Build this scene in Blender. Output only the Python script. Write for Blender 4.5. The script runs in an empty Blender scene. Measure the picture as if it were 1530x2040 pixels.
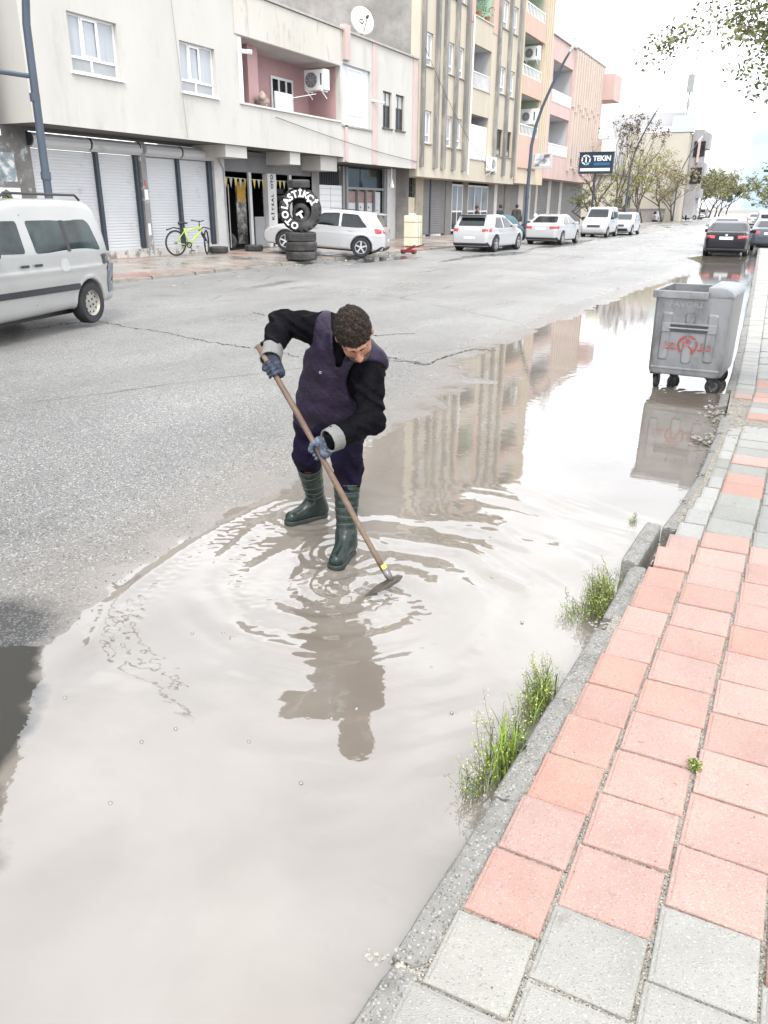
import bpy, bmesh, math, random
import numpy as np
from mathutils import Vector, Matrix, Euler
from mathutils.geometry import delaunay_2d_cdt
random.seed(7); RNG = np.random.RandomState(5)
scene = bpy.context.scene
col = scene.collection
PI = math.pi

# ------------------------------------------------------------------ camera
IW, IH, FPX = 1530.0, 2040.0, 1552.0
PITCH, YAW, ROLL, CAMH = math.radians(21.42), math.radians(26.6), math.radians(0.35), 1.9
_F0 = np.array([-math.sin(YAW), math.cos(YAW), 0.0]); _R0 = np.array([math.cos(YAW), math.sin(YAW), 0.0]); _U0 = np.array([0, 0, 1.0])
CF = _F0*math.cos(PITCH) - _U0*math.sin(PITCH); _U1 = _F0*math.sin(PITCH) + _U0*math.cos(PITCH)
CR = _R0*math.cos(ROLL) + _U1*math.sin(ROLL); CU = -_R0*math.sin(ROLL) + _U1*math.cos(ROLL)
CC = np.array([0, 0, CAMH])
cam_data = bpy.data.cameras.new('camera'); cam = bpy.data.objects.new('camera', cam_data); col.objects.link(cam)
m = Matrix.Identity(4)
for i in range(3):
    m[i][0] = CR[i]; m[i][1] = CU[i]; m[i][2] = -CF[i]; m[i][3] = CC[i]
cam.matrix_world = m
cam_data.sensor_fit = 'VERTICAL'; cam_data.sensor_height = 24.0; cam_data.lens = FPX/IH*24.0
cam_data.clip_start = 0.05; cam_data.clip_end = 3000
scene.camera = cam

# ------------------------------------------------------------------ world, sun, exposure
world = bpy.data.worlds.new('World'); scene.world = world; world.use_nodes = True
nt = world.node_tree; nt.nodes.clear()
wo = nt.nodes.new('ShaderNodeOutputWorld'); bg = nt.nodes.new('ShaderNodeBackground')
sky = nt.nodes.new('ShaderNodeTexSky'); sky.sky_type = 'NISHITA'; sky.sun_disc = False
SUN_EL, SUN_AZ = math.radians(52), math.radians(150)
sky.sun_elevation = SUN_EL; sky.sun_rotation = SUN_AZ; sky.dust_density = 2.0
tc = nt.nodes.new('ShaderNodeTexCoord'); sep = nt.nodes.new('ShaderNodeSeparateXYZ')
nt.links.new(tc.outputs['Generated'], sep.inputs[0])
nz = nt.nodes.new('ShaderNodeTexNoise'); nz.inputs['Scale'].default_value = 3.0; nz.inputs['Detail'].default_value = 6
mp = nt.nodes.new('ShaderNodeMapping'); mp.inputs['Scale'].default_value = (1, 1, 3.0)
nt.links.new(tc.outputs['Generated'], mp.inputs[0]); nt.links.new(mp.outputs[0], nz.inputs['Vector'])
# a low gap of pale blue in the cloud at the far end of the street
mr = nt.nodes.new('ShaderNodeMapRange'); mr.inputs[1].default_value = 0.075; mr.inputs[2].default_value = 0.17; mr.inputs[3].default_value = 1.0; mr.inputs[4].default_value = 0.0
nt.links.new(sep.outputs['Z'], mr.inputs[0])
mr2 = nt.nodes.new('ShaderNodeMapRange'); mr2.inputs[1].default_value = 0.3; mr2.inputs[2].default_value = 0.62; mr2.inputs[3].default_value = 0.8; mr2.inputs[4].default_value = 1.0
nt.links.new(nz.outputs['Fac'], mr2.inputs[0])
mul = nt.nodes.new('ShaderNodeMath'); mul.operation = 'MULTIPLY'; mul.use_clamp = True
mrx = nt.nodes.new('ShaderNodeMapRange'); mrx.inputs[1].default_value = -0.14; mrx.inputs[2].default_value = -0.06; nt.links.new(sep.outputs['X'], mrx.inputs[0])
mry = nt.nodes.new('ShaderNodeMapRange'); mry.inputs[1].default_value = 0.3; mry.inputs[2].default_value = 0.7; nt.links.new(sep.outputs['Y'], mry.inputs[0])
mm = nt.nodes.new('ShaderNodeMath'); mm.operation = 'MULTIPLY'; nt.links.new(mrx.outputs[0], mm.inputs[0]); nt.links.new(mr2.outputs[0], mm.inputs[1])
mm2 = nt.nodes.new('ShaderNodeMath'); mm2.operation = 'MULTIPLY'; nt.links.new(mm.outputs[0], mm2.inputs[0]); nt.links.new(mry.outputs[0], mm2.inputs[1])
nt.links.new(mr.outputs[0], mul.inputs[0]); nt.links.new(mm2.outputs[0], mul.inputs[1])
cl = nt.nodes.new('ShaderNodeMixRGB'); cl.inputs[1].default_value = (9.6, 9.75, 10.0, 1); cl.inputs[2].default_value = (5.6, 6.0, 6.6, 1)
mr3 = nt.nodes.new('ShaderNodeMapRange'); mr3.inputs[1].default_value = 0.35; mr3.inputs[2].default_value = 0.75
nt.links.new(nz.outputs['Fac'], mr3.inputs[0]); nt.links.new(mr3.outputs[0], cl.inputs[0])
gap = nt.nodes.new('ShaderNodeMixRGB'); gap.blend_type = 'MIX'; gap.inputs[0].default_value = 0.9
gap.inputs[2].default_value = (1.75, 2.45, 3.1, 1); nt.links.new(sky.outputs[0], gap.inputs[1])
mx = nt.nodes.new('ShaderNodeMixRGB'); nt.links.new(mul.outputs[0], mx.inputs[0])
nt.links.new(cl.outputs[0], mx.inputs[1]); nt.links.new(gap.outputs[0], mx.inputs[2])
nt.links.new(mx.outputs[0], bg.inputs['Color']); bg.inputs['Strength'].default_value = 0.1
nt.links.new(bg.outputs[0], wo.inputs[0])
sl = bpy.data.lights.new('sun', 'SUN'); sl.energy = 1.0; sl.angle = math.radians(18); sl.color = (1.0, 0.96, 0.9)
so = bpy.data.objects.new('sun', sl); col.objects.link(so)
sd = Vector((math.sin(SUN_AZ)*math.cos(SUN_EL), math.cos(SUN_AZ)*math.cos(SUN_EL), math.sin(SUN_EL)))
so.rotation_euler = sd.to_track_quat('Z', 'Y').to_euler()
vs = scene.view_settings; vs.view_transform = 'Standard'; vs.look = 'None'; vs.gamma = 1; vs.use_curve_mapping = False
vs.exposure = 1.72
try: scene.display_settings.display_device = 'sRGB'
except Exception: pass

# ------------------------------------------------------------------ measuring helpers: a photo point seen on a real plane
def ray(px, py): return CF + CR*((px-IW/2)/FPX) + CU*((IH/2-py)/FPX)
def G(px, py, z=0.0):
    d = ray(px, py); t = (z-CAMH)/d[2]; return CC + d*t
def FX(px, py, X):
    d = ray(px, py); return CC + d*(X/d[0])
def FY(px, py, Y):
    d = ray(px, py); return CC + d*(Y/d[1])
def PD(px, py, a): return CC + ray(px, py)*a
def RX(X, p0, p1):
    a = FX(*p0, X); b = FX(*p1, X); return (min(a[1], b[1]), max(a[1], b[1]), min(a[2], b[2]), max(a[2], b[2]))

# ------------------------------------------------------------------ materials
MATS = {}
def M(name, c, rough=0.7, var=0.12, scale=3.0, bump=0.0, bscale=None, metal=0.0, spec=0.5, dirt=None, dscale=1.2, dthr=(0.5, 0.75), stretch=(1, 1, 1), rvar=0.0, coat=0.0, ior=1.45, emit=None, detail=6, dmax=1.0, chips=None, island=0.0):
    if name in MATS: return MATS[name]
    mt = bpy.data.materials.new(name); mt.use_nodes = True; n = mt.node_tree; b = n.nodes['Principled BSDF']
    L = n.links.new
    tc = n.nodes.new('ShaderNodeTexCoord'); mp = n.nodes.new('ShaderNodeMapping'); mp.inputs['Scale'].default_value = stretch
    L(tc.outputs['Object'], mp.inputs[0])
    nz = n.nodes.new('ShaderNodeTexNoise'); nz.inputs['Scale'].default_value = scale; nz.inputs['Detail'].default_value = detail; nz.inputs['Roughness'].default_value = 0.6
    L(mp.outputs[0], nz.inputs['Vector'])
    cr = n.nodes.new('ShaderNodeValToRGB'); cr.color_ramp.elements[0].position = 0.3; cr.color_ramp.elements[1].position = 0.7
    cr.color_ramp.elements[0].color = tuple(max(0, x*(1-var)) for x in c)+(1,); cr.color_ramp.elements[1].color = tuple(min(1, x*(1+var)) for x in c)+(1,)
    L(nz.outputs['Fac'], cr.inputs[0]); out = cr.outputs[0]
    if dirt:
        n2 = n.nodes.new('ShaderNodeTexNoise'); n2.inputs['Scale'].default_value = dscale; n2.inputs['Detail'].default_value = 8; n2.inputs['Roughness'].default_value = 0.68
        L(mp.outputs[0], n2.inputs['Vector'])
        r2 = n.nodes.new('ShaderNodeMapRange'); r2.inputs[1].default_value = dthr[0]; r2.inputs[2].default_value = dthr[1]; r2.inputs[4].default_value = dmax
        L(n2.outputs['Fac'], r2.inputs[0])
        mx = n.nodes.new('ShaderNodeMixRGB'); L(r2.outputs[0], mx.inputs[0]); L(out, mx.inputs[1]); mx.inputs[2].default_value = tuple(dirt)+(1,); out = mx.outputs[0]
    if chips:   # (scale, pale colour, dark colour, share)
        vo = n.nodes.new('ShaderNodeTexVoronoi'); vo.inputs['Scale'].default_value = chips[0]; L(tc.outputs['Object'], vo.inputs['Vector'])
        sc = n.nodes.new('ShaderNodeSeparateColor'); L(vo.outputs['Color'], sc.inputs[0])
        for ch_, cc_ in ((0, chips[1]), (1, chips[2])):
            r4 = n.nodes.new('ShaderNodeMapRange'); r4.inputs[1].default_value = 1-chips[3]; r4.inputs[2].default_value = 1-chips[3]*.6; L(sc.outputs[ch_], r4.inputs[0])
            m4 = n.nodes.new('ShaderNodeMixRGB'); L(r4.outputs[0], m4.inputs[0]); L(out, m4.inputs[1]); m4.inputs[2].default_value = tuple(cc_)+(1,); out = m4.outputs[0]
    if island:
        ge = n.nodes.new('ShaderNodeNewGeometry'); r5 = n.nodes.new('ShaderNodeMapRange'); r5.inputs[3].default_value = 1-island; r5.inputs[4].default_value = 1+island*.7; L(ge.outputs['Random Per Island'], r5.inputs[0])
        hv = n.nodes.new('ShaderNodeHueSaturation'); L(r5.outputs[0], hv.inputs['Value']); L(out, hv.inputs['Color'])
        r6 = n.nodes.new('ShaderNodeMapRange'); r6.inputs[3].default_value = .82; r6.inputs[4].default_value = 1.12; wn = n.nodes.new('ShaderNodeMath'); wn.operation = 'FRACT'; w2 = n.nodes.new('ShaderNodeMath'); w2.operation = 'MULTIPLY'; w2.inputs[1].default_value = 7.3
        L(ge.outputs['Random Per Island'], w2.inputs[0]); L(w2.outputs[0], wn.inputs[0]); L(wn.outputs[0], r6.inputs[0]); L(r6.outputs[0], hv.inputs['Saturation']); out = hv.outputs[0]
    L(out, b.inputs['Base Color'])
    b.inputs['Roughness'].default_value = rough; b.inputs['Metallic'].default_value = metal
    b.inputs['Specular IOR Level'].default_value = spec; b.inputs['IOR'].default_value = ior
    b.inputs['Coat Weight'].default_value = coat; b.inputs['Coat Roughness'].default_value = 0.05
    if rvar:
        r3 = n.nodes.new('ShaderNodeMapRange'); r3.inputs[1].default_value = 0.35; r3.inputs[2].default_value = 0.65
        r3.inputs[3].default_value = max(0.02, rough-rvar); r3.inputs[4].default_value = min(1, rough+rvar); L(nz.outputs['Fac'], r3.inputs[0]); L(r3.outputs[0], b.inputs['Roughness'])
    if bump:
        n3 = n.nodes.new('ShaderNodeTexNoise'); n3.inputs['Scale'].default_value = bscale or scale*8; n3.inputs['Detail'].default_value = 4
        L(mp.outputs[0], n3.inputs['Vector'])
        bp = n.nodes.new('ShaderNodeBump'); bp.inputs['Strength'].default_value = bump; bp.inputs['Distance'].default_value = 0.02
        L(n3.outputs['Fac'], bp.inputs['Height']); L(bp.outputs[0], b.inputs['Normal'])
    if emit:
        b.inputs['Emission Color'].default_value = tuple(emit[:3])+(1,); b.inputs['Emission Strength'].default_value = emit[3]
    MATS[name] = mt
    return mt

# ------------------------------------------------------------------ mesh builder and objects
def origin_of(o):
    v = Vector((0, 0, 0))
    while o is not None:
        v += Vector(o.location); o = o.parent
    return v
def tag(o, label=None, cat=None, group=None, kind=None):
    if label: o['label'] = label
    if cat: o['category'] = cat
    if group: o['group'] = group
    if kind: o['kind'] = kind
    return o
def empty(name, loc, label, cat, rz=0.0, group=None):
    o = bpy.data.objects.new(name, None); col.objects.link(o); o.location = Vector([float(a) for a in loc]); o.rotation_euler = (0, 0, rz)
    o.empty_display_size = 0.2
    return tag(o, label, cat, group)
class MB:
    def __init__(s): s.v = []; s.f = []
    def add(s, vs, fs):
        b = len(s.v); s.v += [tuple(float(c) for c in v) for v in vs]; s.f += [tuple(i+b for i in f) for f in fs]; return s
    def box(s, x0, x1, y0, y1, z0, z1):
        if x0 > x1: x0, x1 = x1, x0
        if y0 > y1: y0, y1 = y1, y0
        if z0 > z1: z0, z1 = z1, z0
        return s.add([(x0,y0,z0),(x1,y0,z0),(x1,y1,z0),(x0,y1,z0),(x0,y0,z1),(x1,y0,z1),(x1,y1,z1),(x0,y1,z1)],
              [(0,3,2,1),(4,5,6,7),(0,1,5,4),(1,2,6,5),(2,3,7,6),(3,0,4,7)])
    def obox(s, c, ax, ay, az):   # oriented box: centre and three half vectors
        c, ax, ay, az = [np.array(q, float) for q in (c, ax, ay, az)]
        vs = [c+i*ax+j*ay+k*az for k in (-1, 1) for i, j in ((-1,-1),(1,-1),(1,1),(-1,1))]
        return s.add(vs, [(0,3,2,1),(4,5,6,7),(0,1,5,4),(1,2,6,5),(2,3,7,6),(3,0,4,7)])
    def tube(s, pts, r, n=8, cap=True):
        pts = [Vector([float(a) for a in p]) for p in pts]
        rs = r if hasattr(r, '__len__') else [r]*len(pts)
        b = len(s.v); N = len(pts); up = None
        for i, p in enumerate(pts):
            t = (pts[min(i+1, N-1)]-pts[max(i-1, 0)])
            t = t.normalized() if t.length > 1e-9 else Vector((0, 0, 1))
            if up is None: up = t.orthogonal().normalized()
            up = (up - t*up.dot(t)); up = up.normalized() if up.length > 1e-6 else t.orthogonal().normalized()
            w = t.cross(up)
            for k in range(n):
                a = 2*PI*k/n; s.v.append(tuple(p+(up*math.cos(a)+w*math.sin(a))*rs[i]))
        for i in range(N-1):
            for k in range(n):
                k2 = (k+1) % n; s.f.append((b+i*n+k, b+i*n+k2, b+(i+1)*n+k2, b+(i+1)*n+k))
        if cap:
            s.f.append(tuple(b+k for k in range(n))[::-1]); s.f.append(tuple(b+(N-1)*n+k for k in range(n)))
        return s
    def lathe(s, prof, c=(0, 0, 0), axis='z', n=32, closed=True):   # prof: list of (radius, height)
        b = len(s.v); m_ = len(prof)
        for k in range(n):
            a = 2*PI*k/n; ca, sa = math.cos(a), math.sin(a)
            for r, h in prof:
                if axis == 'z': p = (r*ca, r*sa, h)
                elif axis == 'y': p = (r*ca, h, r*sa)
                else: p = (h, r*ca, r*sa)
                s.v.append((p[0]+c[0], p[1]+c[1], p[2]+c[2]))
        for k in range(n):
            k2 = (k+1) % n
            for j in range(m_ if closed else m_-1):
                j2 = (j+1) % m_; s.f.append((b+k*m_+j, b+k2*m_+j, b+k2*m_+j2, b+k*m_+j2))
        return s
    def prism(s, poly, axis, a0, a1):   # 2D polygon extruded; axis 'x': poly (y,z); 'y': poly (x,z); 'z': poly (x,y)
        def P(u, v, w): return {'x': (w, u, v), 'y': (u, w, v), 'z': (u, v, w)}[axis]
        n = len(poly); vs = [P(u, v, a0) for u, v in poly]+[P(u, v, a1) for u, v in poly]
        fs = [tuple(range(n)), tuple(range(2*n-1, n-1, -1))]+[(i, i+n, (i+1) % n+n, (i+1) % n) for i in range(n)]
        return s.add(vs, fs)
    def build(s, name, mat, parent=None, world=True, smooth=False, fix=True, bevel=0):
        o_ = origin_of(parent) if (parent is not None and world) else Vector((0, 0, 0))
        me = bpy.data.meshes.new(name); me.from_pydata([(x-o_.x, y-o_.y, z-o_.z) for x, y, z in s.v], [], s.f)
        if fix:
            bm = bmesh.new(); bm.from_mesh(me); bmesh.ops.recalc_face_normals(bm, faces=bm.faces); bm.to_mesh(me); bm.free()
        ob = bpy.data.objects.new(name, me); col.objects.link(ob)
        if isinstance(mat, (list, tuple)):
            for q in mat: me.materials.append(q)
        elif mat: me.materials.append(mat)
        if smooth: me.polygons.foreach_set('use_smooth', [True]*len(me.polygons))
        if parent is not None: ob.parent = parent
        if bevel:
            bv = ob.modifiers.new('bevel', 'BEVEL'); bv.width = bevel; bv.segments = 2; bv.limit_method = 'ANGLE'
        return ob
def each(mb, name, mat, parent=None, **kw):   # every separate piece its own object
    par = list(range(len(mb.v)))
    def find(a):
        while par[a] != a: par[a] = par[par[a]]; a = par[a]
        return a
    for f in mb.f:
        r = find(f[0])
        for q in f[1:]: par[find(q)] = r
    gr = {}
    for f in mb.f: gr.setdefault(find(f[0]), []).append(f)
    obs = []
    for fs in gr.values():
        ids = sorted(set(i for f in fs for i in f)); mp_ = {k: j for j, k in enumerate(ids)}; q = MB(); q.v = [mb.v[i] for i in ids]; q.f = [tuple(mp_[i] for i in f) for f in fs]
        obs.append(q.build(name, mat, parent, **kw))
    return obs
def autosmooth(ob, ang=35):
    me = ob.data; me.polygons.foreach_set('use_smooth', [True]*len(me.polygons))
    bm = bmesh.new(); bm.from_mesh(me)
    for e in bm.edges:
        if len(e.link_faces) == 2 and e.calc_face_angle(0) > math.radians(ang): e.smooth = False
    bm.to_mesh(me); bm.free()
    return ob
def copy_tree(o, parent=None):
    c = o.copy(); col.objects.link(c)
    if parent is not None: c.parent = parent
    for ch in list(o.children): copy_tree(ch, c)
    return c
def np_mesh(name, v, f, mat, parent=None, smooth=True):
    me = bpy.data.meshes.new(name)
    me.vertices.add(len(v)); me.vertices.foreach_set('co', np.asarray(v, np.float32).ravel())
    f = np.asarray(f, np.int32); nf, k = f.shape
    me.loops.add(nf*k); me.loops.foreach_set('vertex_index', f.ravel())
    me.polygons.add(nf); me.polygons.foreach_set('loop_start', np.arange(nf, dtype=np.int32)*k)
    try: me.polygons.foreach_set('loop_total', np.full(nf, k, np.int32))
    except Exception: pass
    me.update(calc_edges=True); me.validate()
    if smooth: me.polygons.foreach_set('use_smooth', [True]*len(me.polygons))
    ob = bpy.data.objects.new(name, me); col.objects.link(ob)
    if mat: me.materials.append(mat)
    if parent is not None: ob.parent = parent
    return ob
def text_mesh(s, size, mat, M4, name='lettering', parent=None, extrude=0.004, bold=0.0, align='CENTER', world=True, sx=1.0):
    cu = bpy.data.curves.new('txt', 'FONT'); cu.body = s; cu.size = size; cu.extrude = extrude; cu.align_x = align; cu.align_y = 'CENTER'; cu.offset = bold
    cu.resolution_u = 3
    t = bpy.data.objects.new('txt', cu); col.objects.link(t)
    dg = bpy.context.evaluated_depsgraph_get(); me = bpy.data.meshes.new_from_object(t.evaluated_get(dg))
    bpy.data.objects.remove(t); bpy.data.curves.remove(cu)
    me.transform(Matrix.Diagonal((sx, 1, 1, 1))); me.transform(M4)
    if parent is not None and world: me.transform(Matrix.Translation(-origin_of(parent)))
    me.name = name; me.materials.clear(); me.materials.append(mat)
    ob = bpy.data.objects.new(name, me); col.objects.link(ob)
    if parent is not None: ob.parent = parent
    return ob
def basis(c, x, y):   # matrix with given centre, x and y directions (z = x cross y)
    x = Vector(x).normalized(); y = Vector(y); y = (y-x*y.dot(x)).normalized(); z = x.cross(y)
    m_ = Matrix.Identity(4)
    for i in range(3): m_[i][0] = x[i]; m_[i][1] = y[i]; m_[i][2] = z[i]; m_[i][3] = c[i]
    return m_
def join_meshes(obs, name):
    bm = bmesh.new()
    for o in obs: bm.from_mesh(o.data)
    me = obs[0].data; bm.to_mesh(me); bm.free()
    for o in obs[1:]: bpy.data.objects.remove(o)
    obs[0].name = name
    return obs[0]

# ------------------------------------------------------------------ signed distance shapes -> smooth closed meshes
def cap(p, a, b, ra, rb=None):
    rb = ra if rb is None else rb; a = np.asarray(a, np.float32); b = np.asarray(b, np.float32); d = b-a
    t = np.clip(((p-a)@d)/max(1e-9, float(d@d)), 0, 1)
    return np.linalg.norm(p-a-t[..., None]*d, axis=-1)-(ra+(rb-ra)*t)
def ell(p, c, r, Rm=None):
    q = p-np.asarray(c, np.float32)
    if Rm is not None: q = q@np.asarray(Rm, np.float32)
    r = np.asarray(r, np.float32); k0 = np.linalg.norm(q/r, axis=-1); k1 = np.linalg.norm(q/(r*r), axis=-1)
    return k0*(k0-1)/np.maximum(k1, 1e-6)
def smin(a, b, k):
    h = np.clip(0.5+0.5*(b-a)/k, 0, 1); return b*(1-h)+a*h-k*h*(1-h)
def smax(a, b, k): return -smin(-a, -b, k)
def U_(k, *ds):
    d = ds[0]
    for e in ds[1:]: d = smin(d, e, k)
    return d
def nets(fn, lo, hi, h):
    lo = np.array(lo, np.float32); n = np.ceil((np.array(hi)-lo)/h).astype(int)+1
    ax = [lo[i]+h*np.arange(n[i], dtype=np.float32) for i in range(3)]
    d = np.empty(tuple(n), np.float32)
    for i in range(0, n[0], 24):
        g = np.stack(np.meshgrid(ax[0][i:i+24], ax[1], ax[2], indexing='ij'), -1); d[i:i+24] = fn(g)
    ins = d < 0
    acc = np.zeros(tuple(n-1)+(3,), np.float32); cnt = np.zeros(tuple(n-1), np.int16)
    corner = [(i, j, k) for i in (0, 1) for j in (0, 1) for k in (0, 1)]
    def sl(o): return tuple(slice(o[i], o[i]+n[i]-1) for i in range(3))
    for a in corner:
        for ax_ in range(3):
            if a[ax_]: continue
            b = list(a); b[ax_] = 1; b = tuple(b)
            da, db = d[sl(a)], d[sl(b)]; cr = (da < 0) != (db < 0)
            t = np.where(cr, da/np.where(cr, da-db, 1), 0)
            for q in range(3):
                acc[..., q] += np.where(cr, a[q]+(t if q == ax_ else 0), 0)
            cnt += cr
    act = cnt > 0; idx = -np.ones(tuple(n-1), np.int64); idx[act] = np.arange(act.sum())
    base = np.stack(np.nonzero(act), -1)
    v = lo+h*(base+acc[act]/cnt[act][:, None])
    faces = []
    for ax_ in range(3):
        a = [slice(1, n[i]-1) for i in range(3)]; b = list(a); a[ax_] = slice(0, n[ax_]-1); b[ax_] = slice(1, n[ax_])
        s0, s1 = ins[tuple(a)], ins[tuple(b)]
        e = np.stack(np.nonzero(s0 != s1), -1)
        if not len(e): continue
        off = np.array([1, 1, 1]); off[ax_] = 0; e0 = e+off
        u, w = [(1, 2), (2, 0), (0, 1)][ax_]
        def at_(du, dw):
            q = e0.copy(); q[:, u] -= du; q[:, w] -= dw; return idx[q[:, 0], q[:, 1], q[:, 2]]
        quad = np.stack([at_(1, 1), at_(0, 1), at_(0, 0), at_(1, 0)], -1)
        flip = ~s0[tuple(e.T)] if False else ins[tuple((e+np.array([1 if i != ax_ else 0 for i in range(3)])).T)] == False
        quad[flip] = quad[flip][:, ::-1]
        faces.append(quad)
    return v, np.concatenate(faces)
def sdf_mesh(name, fn, lo, hi, h, mat, parent=None, world=True):
    v, f = nets(fn, lo, hi, h)
    if parent is not None and world: v = v-np.array(origin_of(parent), np.float32)
    return np_mesh(name, v, f, mat, parent)
def polysdf(x, z, poly):
    poly = np.asarray(poly, np.float32); n = len(poly)
    d = np.full(x.shape, 1e9, np.float32); s = np.ones(x.shape, np.float32)
    for i in range(n):
        a = poly[i]; b = poly[i-1]; ex, ez = b-a; wx = x-a[0]; wz = z-a[1]
        t = np.clip((wx*ex+wz*ez)/(ex*ex+ez*ez), 0, 1)
        d = np.minimum(d, (wx-ex*t)**2+(wz-ez*t)**2)
        c1 = z >= a[1]; c2 = z < b[1]; c3 = ex*wz > ez*wx
        fl = (c1 & c2 & c3) | (~c1 & ~c2 & ~c3); s = np.where(fl, -s, s)
    return s*np.sqrt(d)
def round_poly(poly, r, n=5):
    out = []; N = len(poly)
    for i in range(N):
        p = Vector(poly[i]); a = Vector(poly[i-1]); b = Vector(poly[(i+1) % N])
        u = (a-p); w = (b-p); rr = min(r, u.length*0.45, w.length*0.45)
        p0 = p+u.normalized()*rr; p1 = p+w.normalized()*rr
        for k in range(n+1):
            t = k/n; out.append(tuple(p0*(1-t)**2+p*2*t*(1-t)+p1*t*t))
    return out
def patch(name, fn, poly, axis, side, mat, parent, start=2.0, end=0.0, off=0.006, step=0.06, rnd=0.05, smooth=True, inner=None):
    # a panel with the outline poly laid over the body's surface, seen along an axis
    poly = round_poly(poly, rnd) if rnd else list(poly)
    n = len(poly); pts = [Vector(p) for p in poly]; edges = [(i, (i+1) % n) for i in range(n)]
    us = [p[0] for p in poly]; vs_ = [p[1] for p in poly]
    u = min(us)+step/2
    while u < max(us):
        v = min(vs_)+step/2
        while v < max(vs_):
            c = False; j = n-1
            for i in range(n):
                if (poly[i][1] > v) != (poly[j][1] > v) and u < (poly[j][0]-poly[i][0])*(v-poly[i][1])/(poly[j][1]-poly[i][1])+poly[i][0]: c = not c
                j = i
            if c: pts.append(Vector((u, v)))
            v += step
        u += step
    r = delaunay_2d_cdt(pts, edges, [tuple(range(n))], 1, 1e-5)
    pv = np.array([tuple(q) for q in r[0]], np.float32); fs = r[2]
    def P3(t):
        o = np.zeros((len(pv), 3), np.float32)
        if axis == 'y': o[:, 0] = pv[:, 0]; o[:, 1] = t; o[:, 2] = pv[:, 1]
        elif axis == 'x': o[:, 0] = t; o[:, 1] = pv[:, 0]; o[:, 2] = pv[:, 1]
        else: o[:, 0] = pv[:, 0]; o[:, 1] = pv[:, 1]; o[:, 2] = t
        return o
    A = np.full(len(pv), side*start if axis != 'x' or True else 0, np.float32); B = np.full(len(pv), float(end), np.float32)
    NS = 48
    t = A.copy(); last = A.copy(); hit = np.zeros(len(pv), bool)
    for k in range(NS):
        tn = A+(B-A)*(k/NS); ins = fn(P3(tn)) < 0; new = ins & ~hit
        t[new] = tn[new]; last[new] = (A+(B-A)*((k-1)/NS))[new]; hit |= ins
    t[~hit] = np.median(t[hit]) if hit.any() else 0; last[~hit] = t[~hit]
    a, b = last.copy(), t.copy()
    for _ in range(14):
        m_ = (a+b)/2; ins = fn(P3(m_)) < 0; b = np.where(ins, m_, b); a = np.where(ins, a, m_)
    v = P3(a)
    # push along gradient
    e = 0.01; gdir = np.stack([fn(v+np.array(q, np.float32))-fn(v-np.array(q, np.float32)) for q in ((e,0,0),(0,e,0),(0,0,e))], -1)
    gdir /= np.maximum(np.linalg.norm(gdir, axis=1)[:, None], 1e-6)
    v = v+gdir*off
    mb = MB(); mb.add([tuple(q) for q in v], [tuple(f) for f in fs])
    return mb.build(name, mat, parent, world=False, smooth=smooth, fix=False)

# ================================================================== ground, road, water, pavements
def fbm(x, y, f=1.0, seed=0, octv=4):
    r = np.random.RandomState(seed); o = np.zeros_like(x); a = 1.0; tot = 0
    for k in range(octv):
        for j in range(4):
            th = r.uniform(0, 2*PI); ph = r.uniform(0, 2*PI); g_ = f*r.uniform(0.7, 1.3)
            o = o+a*np.sin((x*math.cos(th)+y*math.sin(th))*g_*2*PI+ph+1.5*np.sin((x*math.sin(th)-y*math.cos(th))*g_*4+ph))
        tot += a*4; a *= 0.5; f *= 2.03
    return o/tot*1.8
KERB = [(0.3, -0.665), (1.1, -0.65), (1.44, -0.61), (2.04, -0.585), (2.62, -0.56), (3.35, -0.535), (4.06, -0.51), (4.66, -0.45), (5.64, -0.37), (7.32, -0.36), (8.88, -0.42), (11.55, -0.49), (17.7, -0.71), (29.1, -1.13), (50, -1.95), (77, -3.1), (120, -5.0), (300, -13.0)]
def kx(y): return np.interp(y, [k[0] for k in KERB], [k[1] for k in KERB])
SHORE = [(0.2, -3.6), (1.9, -2.95), (2.03, -2.75), (2.3, -2.80), (2.71, -2.9), (3.15, -2.97), (3.6, -3.0), (4.5, -3.1), (5.57, -3.01), (6.2, -2.92), (7.0, -2.96), (7.7, -3.05), (8.8, -3.2), (9.4, -3.6), (10.8, -3.65), (12.5, -3.59), (14.2, -3.55), (16.3, -3.49), (22, -3.22), (24.8, -3.0), (27.5, -2.7), (32.3, -3.1), (35.5, -4.0), (38.5, -3.4), (42, -2.4), (60, -2.6)]
def shx(y): return np.interp(y, [k[0] for k in SHORE], [k[1] for k in SHORE])
def lkx(y): return np.interp(y, [0, 74, 90, 111, 300], [-14.15, -13.4, -14.3, -16.0, -26.0])
def road_z(x, y):
    s = shx(y); l = lkx(y)
    z = np.where(x < s, (s-x)*0.2/np.maximum(s-l, 1), -(x-s)*0.03)
    z = np.maximum(z, -0.09)
    near = np.exp(-((x-s)/0.8)**2)
    z = z+0.0035*fbm(x, y, 1.2, 3)*near+0.0014*fbm(x, y, 7, 4, 3)*near
    for (cx, cy, a, rx, ry) in ((-2.62, 9.05, 0.022, 0.42, 0.25), (-3.05, 8.6, 0.016, 0.3, 0.12)):
        z = z+a*np.exp(-((x-cx)/rx)**2-((y-cy)/ry)**2)
    return z
def tensor(xs, ys, zf):
    X, Y = np.meshgrid(xs, ys, indexing='ij'); Z = zf(X, Y); nx, ny = X.shape
    v = np.stack([X, Y, Z], -1).reshape(-1, 3); i = np.arange(nx-1)[:, None]*ny+np.arange(ny-1)[None]
    f = np.stack([i, i+ny, i+ny+1, i+1], -1).reshape(-1, 4); return v, f
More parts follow.
